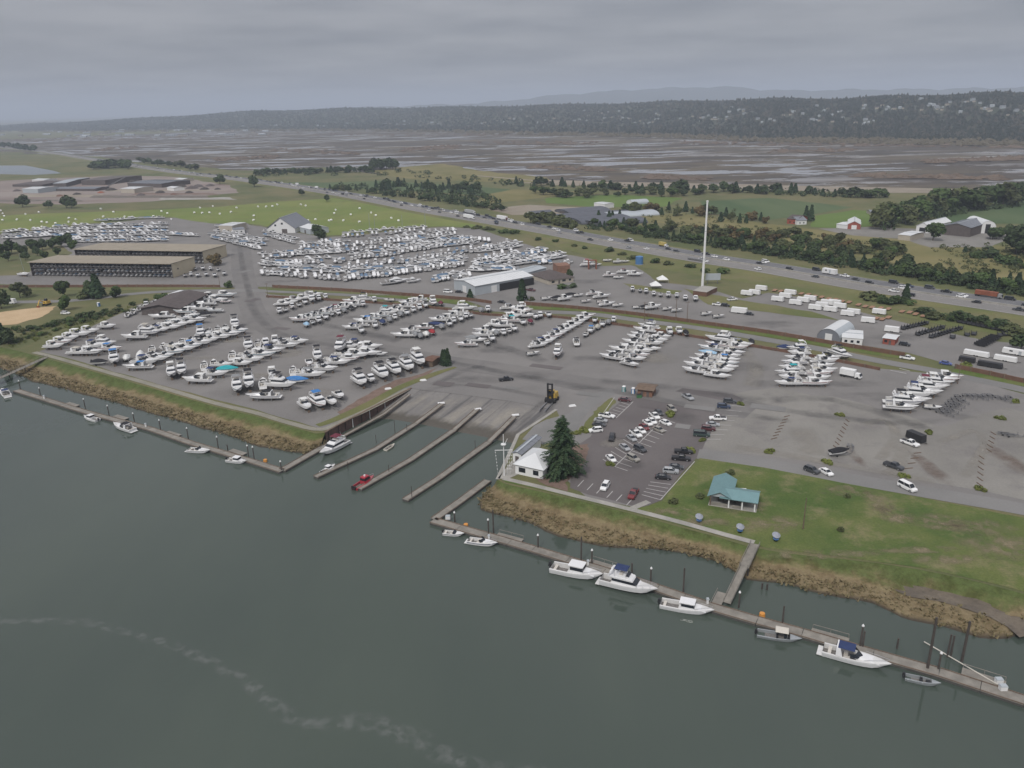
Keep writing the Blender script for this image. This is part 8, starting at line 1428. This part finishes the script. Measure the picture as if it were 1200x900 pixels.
for u, v, h, lab in ((27, 243, 13, 'dark tree between the works and the field'), (78, 244, 13, 'broad dark tree between the works and the field'), (84, 244, 11, 'dark tree touching the broad one by the field'), (57, 244, 8, 'small tree between two larger ones by the field'), (258, 216, 13, 'dark tree beside the highway at the works'), (298, 219, 14, 'round dark tree beside the highway at the works edge'), (383, 236, 7, 'small dark tree at the field corner'), (354, 229, 7, 'small dark tree by the highway bend')): tree('dec1', u, v, h, lab, None, 1.3)
belt([(625, 280), (650, 285), (670, 288), (760, 305), (850, 322)], 12, BUS, 1.8, 3.2, 'low bush on the near highway verge', 'verge bushes', 2, 1.8)
belt([(1020, 352), (1045, 358), (1060, 354), (1090, 372), (1130, 378), (1200, 392)], 20, BUS + ('dec1',), 2.5, 4.5, 'bush along the verge above the sales lot', 'bushes above the sales lot', 2.5, 1.6)
tree('dec1', 1196, 410, 6, 'dark bush at the end of the sales lot', None, 1.5); tree('con0', 1061, 352, 9, 'dark small tree on the highway verge above the flatbeds', None, 1.2)
belt([(540, 266), (570, 268), (610, 275)], 8, BUS, 2, 3.5, 'low dark bush at the field end by the highway', 'bushes at the field end', 1.5, 2.2)
# under-storey thickets: leaf sprays nobody could count
def thicket(name, polys, dens, h0, h1, mat, label):
    vs, fs = [], []; rg = np.random.RandomState(len(polys) + dens)
    for pl, n in polys:
        us = [p[0] for p in pl]; vv = [p[1] for p in pl]; k = 0
        while k < n:
            u, v = random.uniform(min(us), max(us)), random.uniform(min(vv), max(vv))
            if not in_poly(u, v, pl): continue
            k += 1; p = P(u, v); h = random.uniform(h0, h1); w = h * random.uniform(.7, 1.3)
            def f(r_):
                d = r_.normal(0, 1, 3); d /= np.linalg.norm(d); q = r_.uniform(.5, 1) ** .5; return (p.x + d[0] * w * q, p.y + d[1] * w * q, LAND + max(.1, h * .45 + d[2] * h * .55 * q)), d + np.array([0, 0, .4])
            a, b = leaf_cloud(dens, f, h * .22, .5, k); o = len(vs); vs += a; fs += [tuple(i + o for i in q) for q in b]
    o = kind(link(name, tree_mesh(name, vs, fs, mat)), 'stuff'); o['label'] = label
thicket('roadside_shrubbery', [([(690, 264), (800, 279), (920, 297), (1060, 319), (1200, 341), (1260, 351), (1260, 357), (1200, 348), (1060, 326), (920, 304), (800, 285), (690, 269)], 260)], 30, 2.0, 4.5, 'leaf_dark', 'dense dark underbrush along the far highway edge')
thicket('scrub_vegetation', [([(800, 262), (900, 266), (1000, 282), (1060, 292), (1060, 304), (960, 294), (860, 284), (780, 272)], 200), ([(700, 246), (800, 240), (900, 252), (860, 262), (760, 262)], 90), ([(1090, 288), (1200, 286), (1200, 330), (1100, 312)], 110)], 26, 1.0, 2.8, 'leaf_olive', 'tawny scrub on the waste ground beyond the highway')
thicket('hedgerow_shrubbery', [([(300, 200), (440, 197), (600, 213), (800, 221), (1040, 228), (1040, 233), (800, 226), (600, 219), (440, 206), (300, 208)], 150), ([(380, 219), (440, 214), (560, 222), (600, 248), (560, 245), (470, 232)], 150), ([(1030, 262), (1100, 244), (1210, 230), (1210, 240), (1110, 254), (1040, 270)], 70)], 26, 3.0, 7.0, 'leaf_dark', 'dark hedgerow scrub between the highway and the levee')
thicket('ditch_shrubbery', [([(8, 398), (60, 382), (130, 366), (190, 350), (196, 354), (140, 372), (70, 392), (14, 408)], 120)], 34, .6, 1.3, 'leaf_bright', 'tangled green ditch growth behind the grass-edge boats')
# flats and far side: bush masses
def mass(name, pts, mat, label, low=False):
    vs, fs = [], []; rg = np.random.RandomState(len(pts))
    for x, y, z, h, w in pts:
        k = len(vs); n = 5; a0 = rg.uniform(0, 6)
        vs.append((x, y, z + h)); 
        for q, (f, zz) in enumerate(((.55, .62), (1.0, .22))):
            for i in range(n): a = a0 + 2 * math.pi * (i + .5 * q) / n; s = w * f * rg.uniform(.75, 1.2); vs.append((x + s * math.cos(a), y + s * math.sin(a), z + h * zz * rg.uniform(.8, 1.15)))
        fs += [(k, k + 1 + i, k + 1 + (i + 1) % n) for i in range(n)] + [(k + 1 + i, k + 1 + n + i, k + 1 + n + (i + 1) % n, k + 1 + (i + 1) % n) for i in range(n)]
    me = bpy.data.meshes.new(name); me.from_pydata(vs, [], fs); me.materials.append(M[mat]); me.update(); o = kind(link(name, me), 'stuff'); o['label'] = label; return o
houses = []
for (u, v) in [(c[0] + random.gauss(0, c[2]), c[1] + random.gauss(0, c[3])) for c in ((740, 140, 12, 2.2), (780, 138, 16, 2.5), (820, 139, 14, 2.2), (765, 143, 12, 1.5), (690, 139, 12, 3), (650, 141, 14, 3), (575, 143, 16, 2), (610, 137, 10, 3), (450, 145, 14, 1), (410, 146, 16, 1), (500, 146, 16, 1), (930, 132, 14, 3), (970, 130, 14, 3), (1015, 127, 16, 1.6), (1040, 126, 14, 1.6), (1080, 126, 14, 2.4), (960, 142, 14, 3), (1010, 144, 12, 2.5), (1120, 130, 14, 3.5), (1160, 128, 14, 3), (1190, 132, 10, 4), (860, 130, 12, 3), (900, 143, 10, 2), (330, 148, 20, .8), (1140, 120, 20, 2), (1060, 116, 18, 1.5), (850, 141, 14, 2), (710, 131, 14, 2)) for _ in range(7)]:
    d = ray(u, v); ok = False
    for t in range(900, 9000, 12):
        p = CAMV + d * (t / 1.0)
        if p.z < hill_z(p.x, p.y): ok = p.z > LAND + 3; break
    if ok: houses.append((p.x, p.y, hill_z(p.x, p.y)))
hm = []
for wm_, rm in (('pale_steel', 'grey_roof'), ('beige_wall', 'brown_shingle'), ('pale_steel', 'pale_steel')):
    m = MB(); m.fr(-7, 7, -5, 5, -4, 6.5); m.add([(-7.6, -5.6, 6.4), (7.6, -5.6, 6.4), (7.6, 5.6, 6.4), (-7.6, 5.6, 6.4), (-7.6, 0, 10), (7.6, 0, 10)], [(0, 1, 5, 4), (2, 3, 4, 5), (1, 2, 5), (3, 0, 4)], 1)
    for x in (-4.5, 0, 4.5):
        for z in (.8, 3.8): m.add([(x - .9, -5.05, z), (x + .9, -5.05, z), (x + .9, -5.05, z + 1.4), (x - .9, -5.05, z + 1.4)], [(0, 1, 2, 3)], 2)
    hm.append(m.mesh('hillside_house', [wm_, rm, 'dark_glass']))
random.shuffle(houses); houses = houses[:150]
for i, (x, y, z) in enumerate(houses): o = link('hillside_house', hm[i % 3]); o.location = (x, y, z + 1); s = random.uniform(.4, .8); o.scale = (s * random.uniform(.8, 1.4), s, s * .8); o.rotation_euler = (0, 0, random.uniform(-.6, .6)); tag(o, 'small pale house among trees on the far wooded hillside', 'house', 'houses on the far hillside')
hx = np.array([(a, b) for a, b, c in houses]); hr = np.hypot(hx[:, 0], hx[:, 1]); ha = np.arctan2(hx[:, 0], hx[:, 1])
far_w = []
while len(far_w) < 30000:
    u = random.uniform(-250, 1450); az = float(np.interp(u, AZV, AZU)); b = float(np.interp(u, BX, BD)); w = 1500.0 + 500 * math.sin(u * .004); t = random.uniform(-.03, 1.18); D = b + w * t; x, y = D * math.sin(az), D * math.cos(az)
    da = (ha - az) * D; dr_ = hr - D
    if np.any((np.abs(da) < 11) & (dr_ > -8) & (dr_ < 50)): continue
    n_ = math.sin(x * .004 + 1) + math.sin(y * .0047 + x * .0021) + math.sin(x * .011)
    if t < .95 and random.random() < (.25 if n_ > .3 else .0): continue
    k = random.uniform(.6, 1.25); far_w.append((x, y, hill_z(x, y) - 1.5, 11.5 * k * (1.5 if random.random() < .07 else 1), random.uniform(3.6, 6.6) * (1 + D / 9000)))
mass('hillside_forest', far_w[:23000], 'far_wood', 'dark forest covering the far hillside')
mass('hillside_woods', far_w[23000:], 'far_pale', 'paler broadleaf woods mixed into the far hillside forest')
fl_ = []
for _ in range(1500):
    u = random.uniform(-60, 1260); b = float(np.interp(u, BX, BD)); az = float(np.interp(u, AZV, AZU)); D = b * random.uniform(.90, 1.0); fl_.append((D * math.sin(az), D * math.cos(az), LAND, random.uniform(4, 11), random.uniform(6, 14)))
mass('marsh_edge_woods', fl_, 'marsh_brush', 'brown-green scrub woods at the far edge of the tide flats')
sc_ = []
for (u0, v0, u1, v1, n) in ((470, 176, 540, 172, 90), (110, 176, 160, 172, 50), (250, 188, 330, 184, 60), (620, 196, 720, 200, 50), (760, 208, 830, 210, 60), (1080, 190, 1200, 186, 120), (900, 178, 1000, 176, 60), (560, 168, 700, 168, 80), (320, 176, 420, 180, 60), (1000, 206, 1180, 210, 90), (0, 165, 300, 160, 140), (300, 158, 600, 158, 120), (800, 168, 1200, 172, 160)):
    for k in range(n): f = random.random(); u = u0 + (u1 - u0) * f; v = v0 + (v1 - v0) * f + random.uniform(-2, 2); p = P(u, v); sc_.append((p.x, p.y, LAND, random.uniform(1.5, 5), random.uniform(4, 14)))
plain('marsh_scrub', (0.115, 0.085, 0.062), .95, .3, .05); mass('marsh_scrub_vegetation', sc_, 'marsh_scrub', 'brown scrub scattered over the tide flats')
# far town strips left of the hill
for i in range(46):
    u = random.uniform(0, 330); v = random.choice((151, 154, 157)) + random.uniform(-1.2, 1.2) + (330 - u) * .012; p = P(u, v); m = hm[i % 3]; o = link('distant_building', m); o.location = p; o.scale = (random.uniform(1.2, 3.4), 1.5, .8); tag(o, 'small pale building in the distant town strip past the flats', 'building', 'distant town buildings')
# reeds on the banks
def reeds(name, pred, n, mat, label, hh):
    vs, fs = [], []; c = [b for b in BANKPTS if pred(b)]
    for _ in range(n):
        b = random.choice(c); x, y, z = b[0] + random.uniform(-1.3, 1.3), b[1] + random.uniform(-1.3, 1.3), b[2]; h = random.uniform(.5, 1.0) * hh
        for q in range(3):
            a = random.uniform(0, 6.28); w = random.uniform(.12, .3); lx, ly = random.choice((-1, 1)) * random.uniform(.6, 1.6) * h, random.uniform(-1.5, 1.5) * h; k = len(vs); dx_, dy_ = math.cos(a) * w, math.sin(a) * w
            vs += [(x - dx_, y - dy_, z - .15), (x + dx_, y + dy_, z - .15), (x + lx + dx_ * .5, y + ly + dy_ * .5, z + h), (x + lx - dx_ * .5, y + ly - dy_ * .5, z + h)]; fs.append((k, k + 1, k + 2, k + 3))
    me = bpy.data.meshes.new(name); me.from_pydata(vs, [], fs); me.materials.append(M[mat]); me.update(); o = kind(link(name, me), 'stuff'); o['label'] = label
inview = lambda b: -260 < b[0] < 260
def mudfree(b):
    return True
reeds('reed_grass', lambda b: inview(b) and .5 < b[3] < .97, 6000, 'reed_tan', 'tan reeds along both river banks', .45)
for o in [o for o in bpy.data.objects if not o.users_collection]: bpy.data.objects.remove(o)
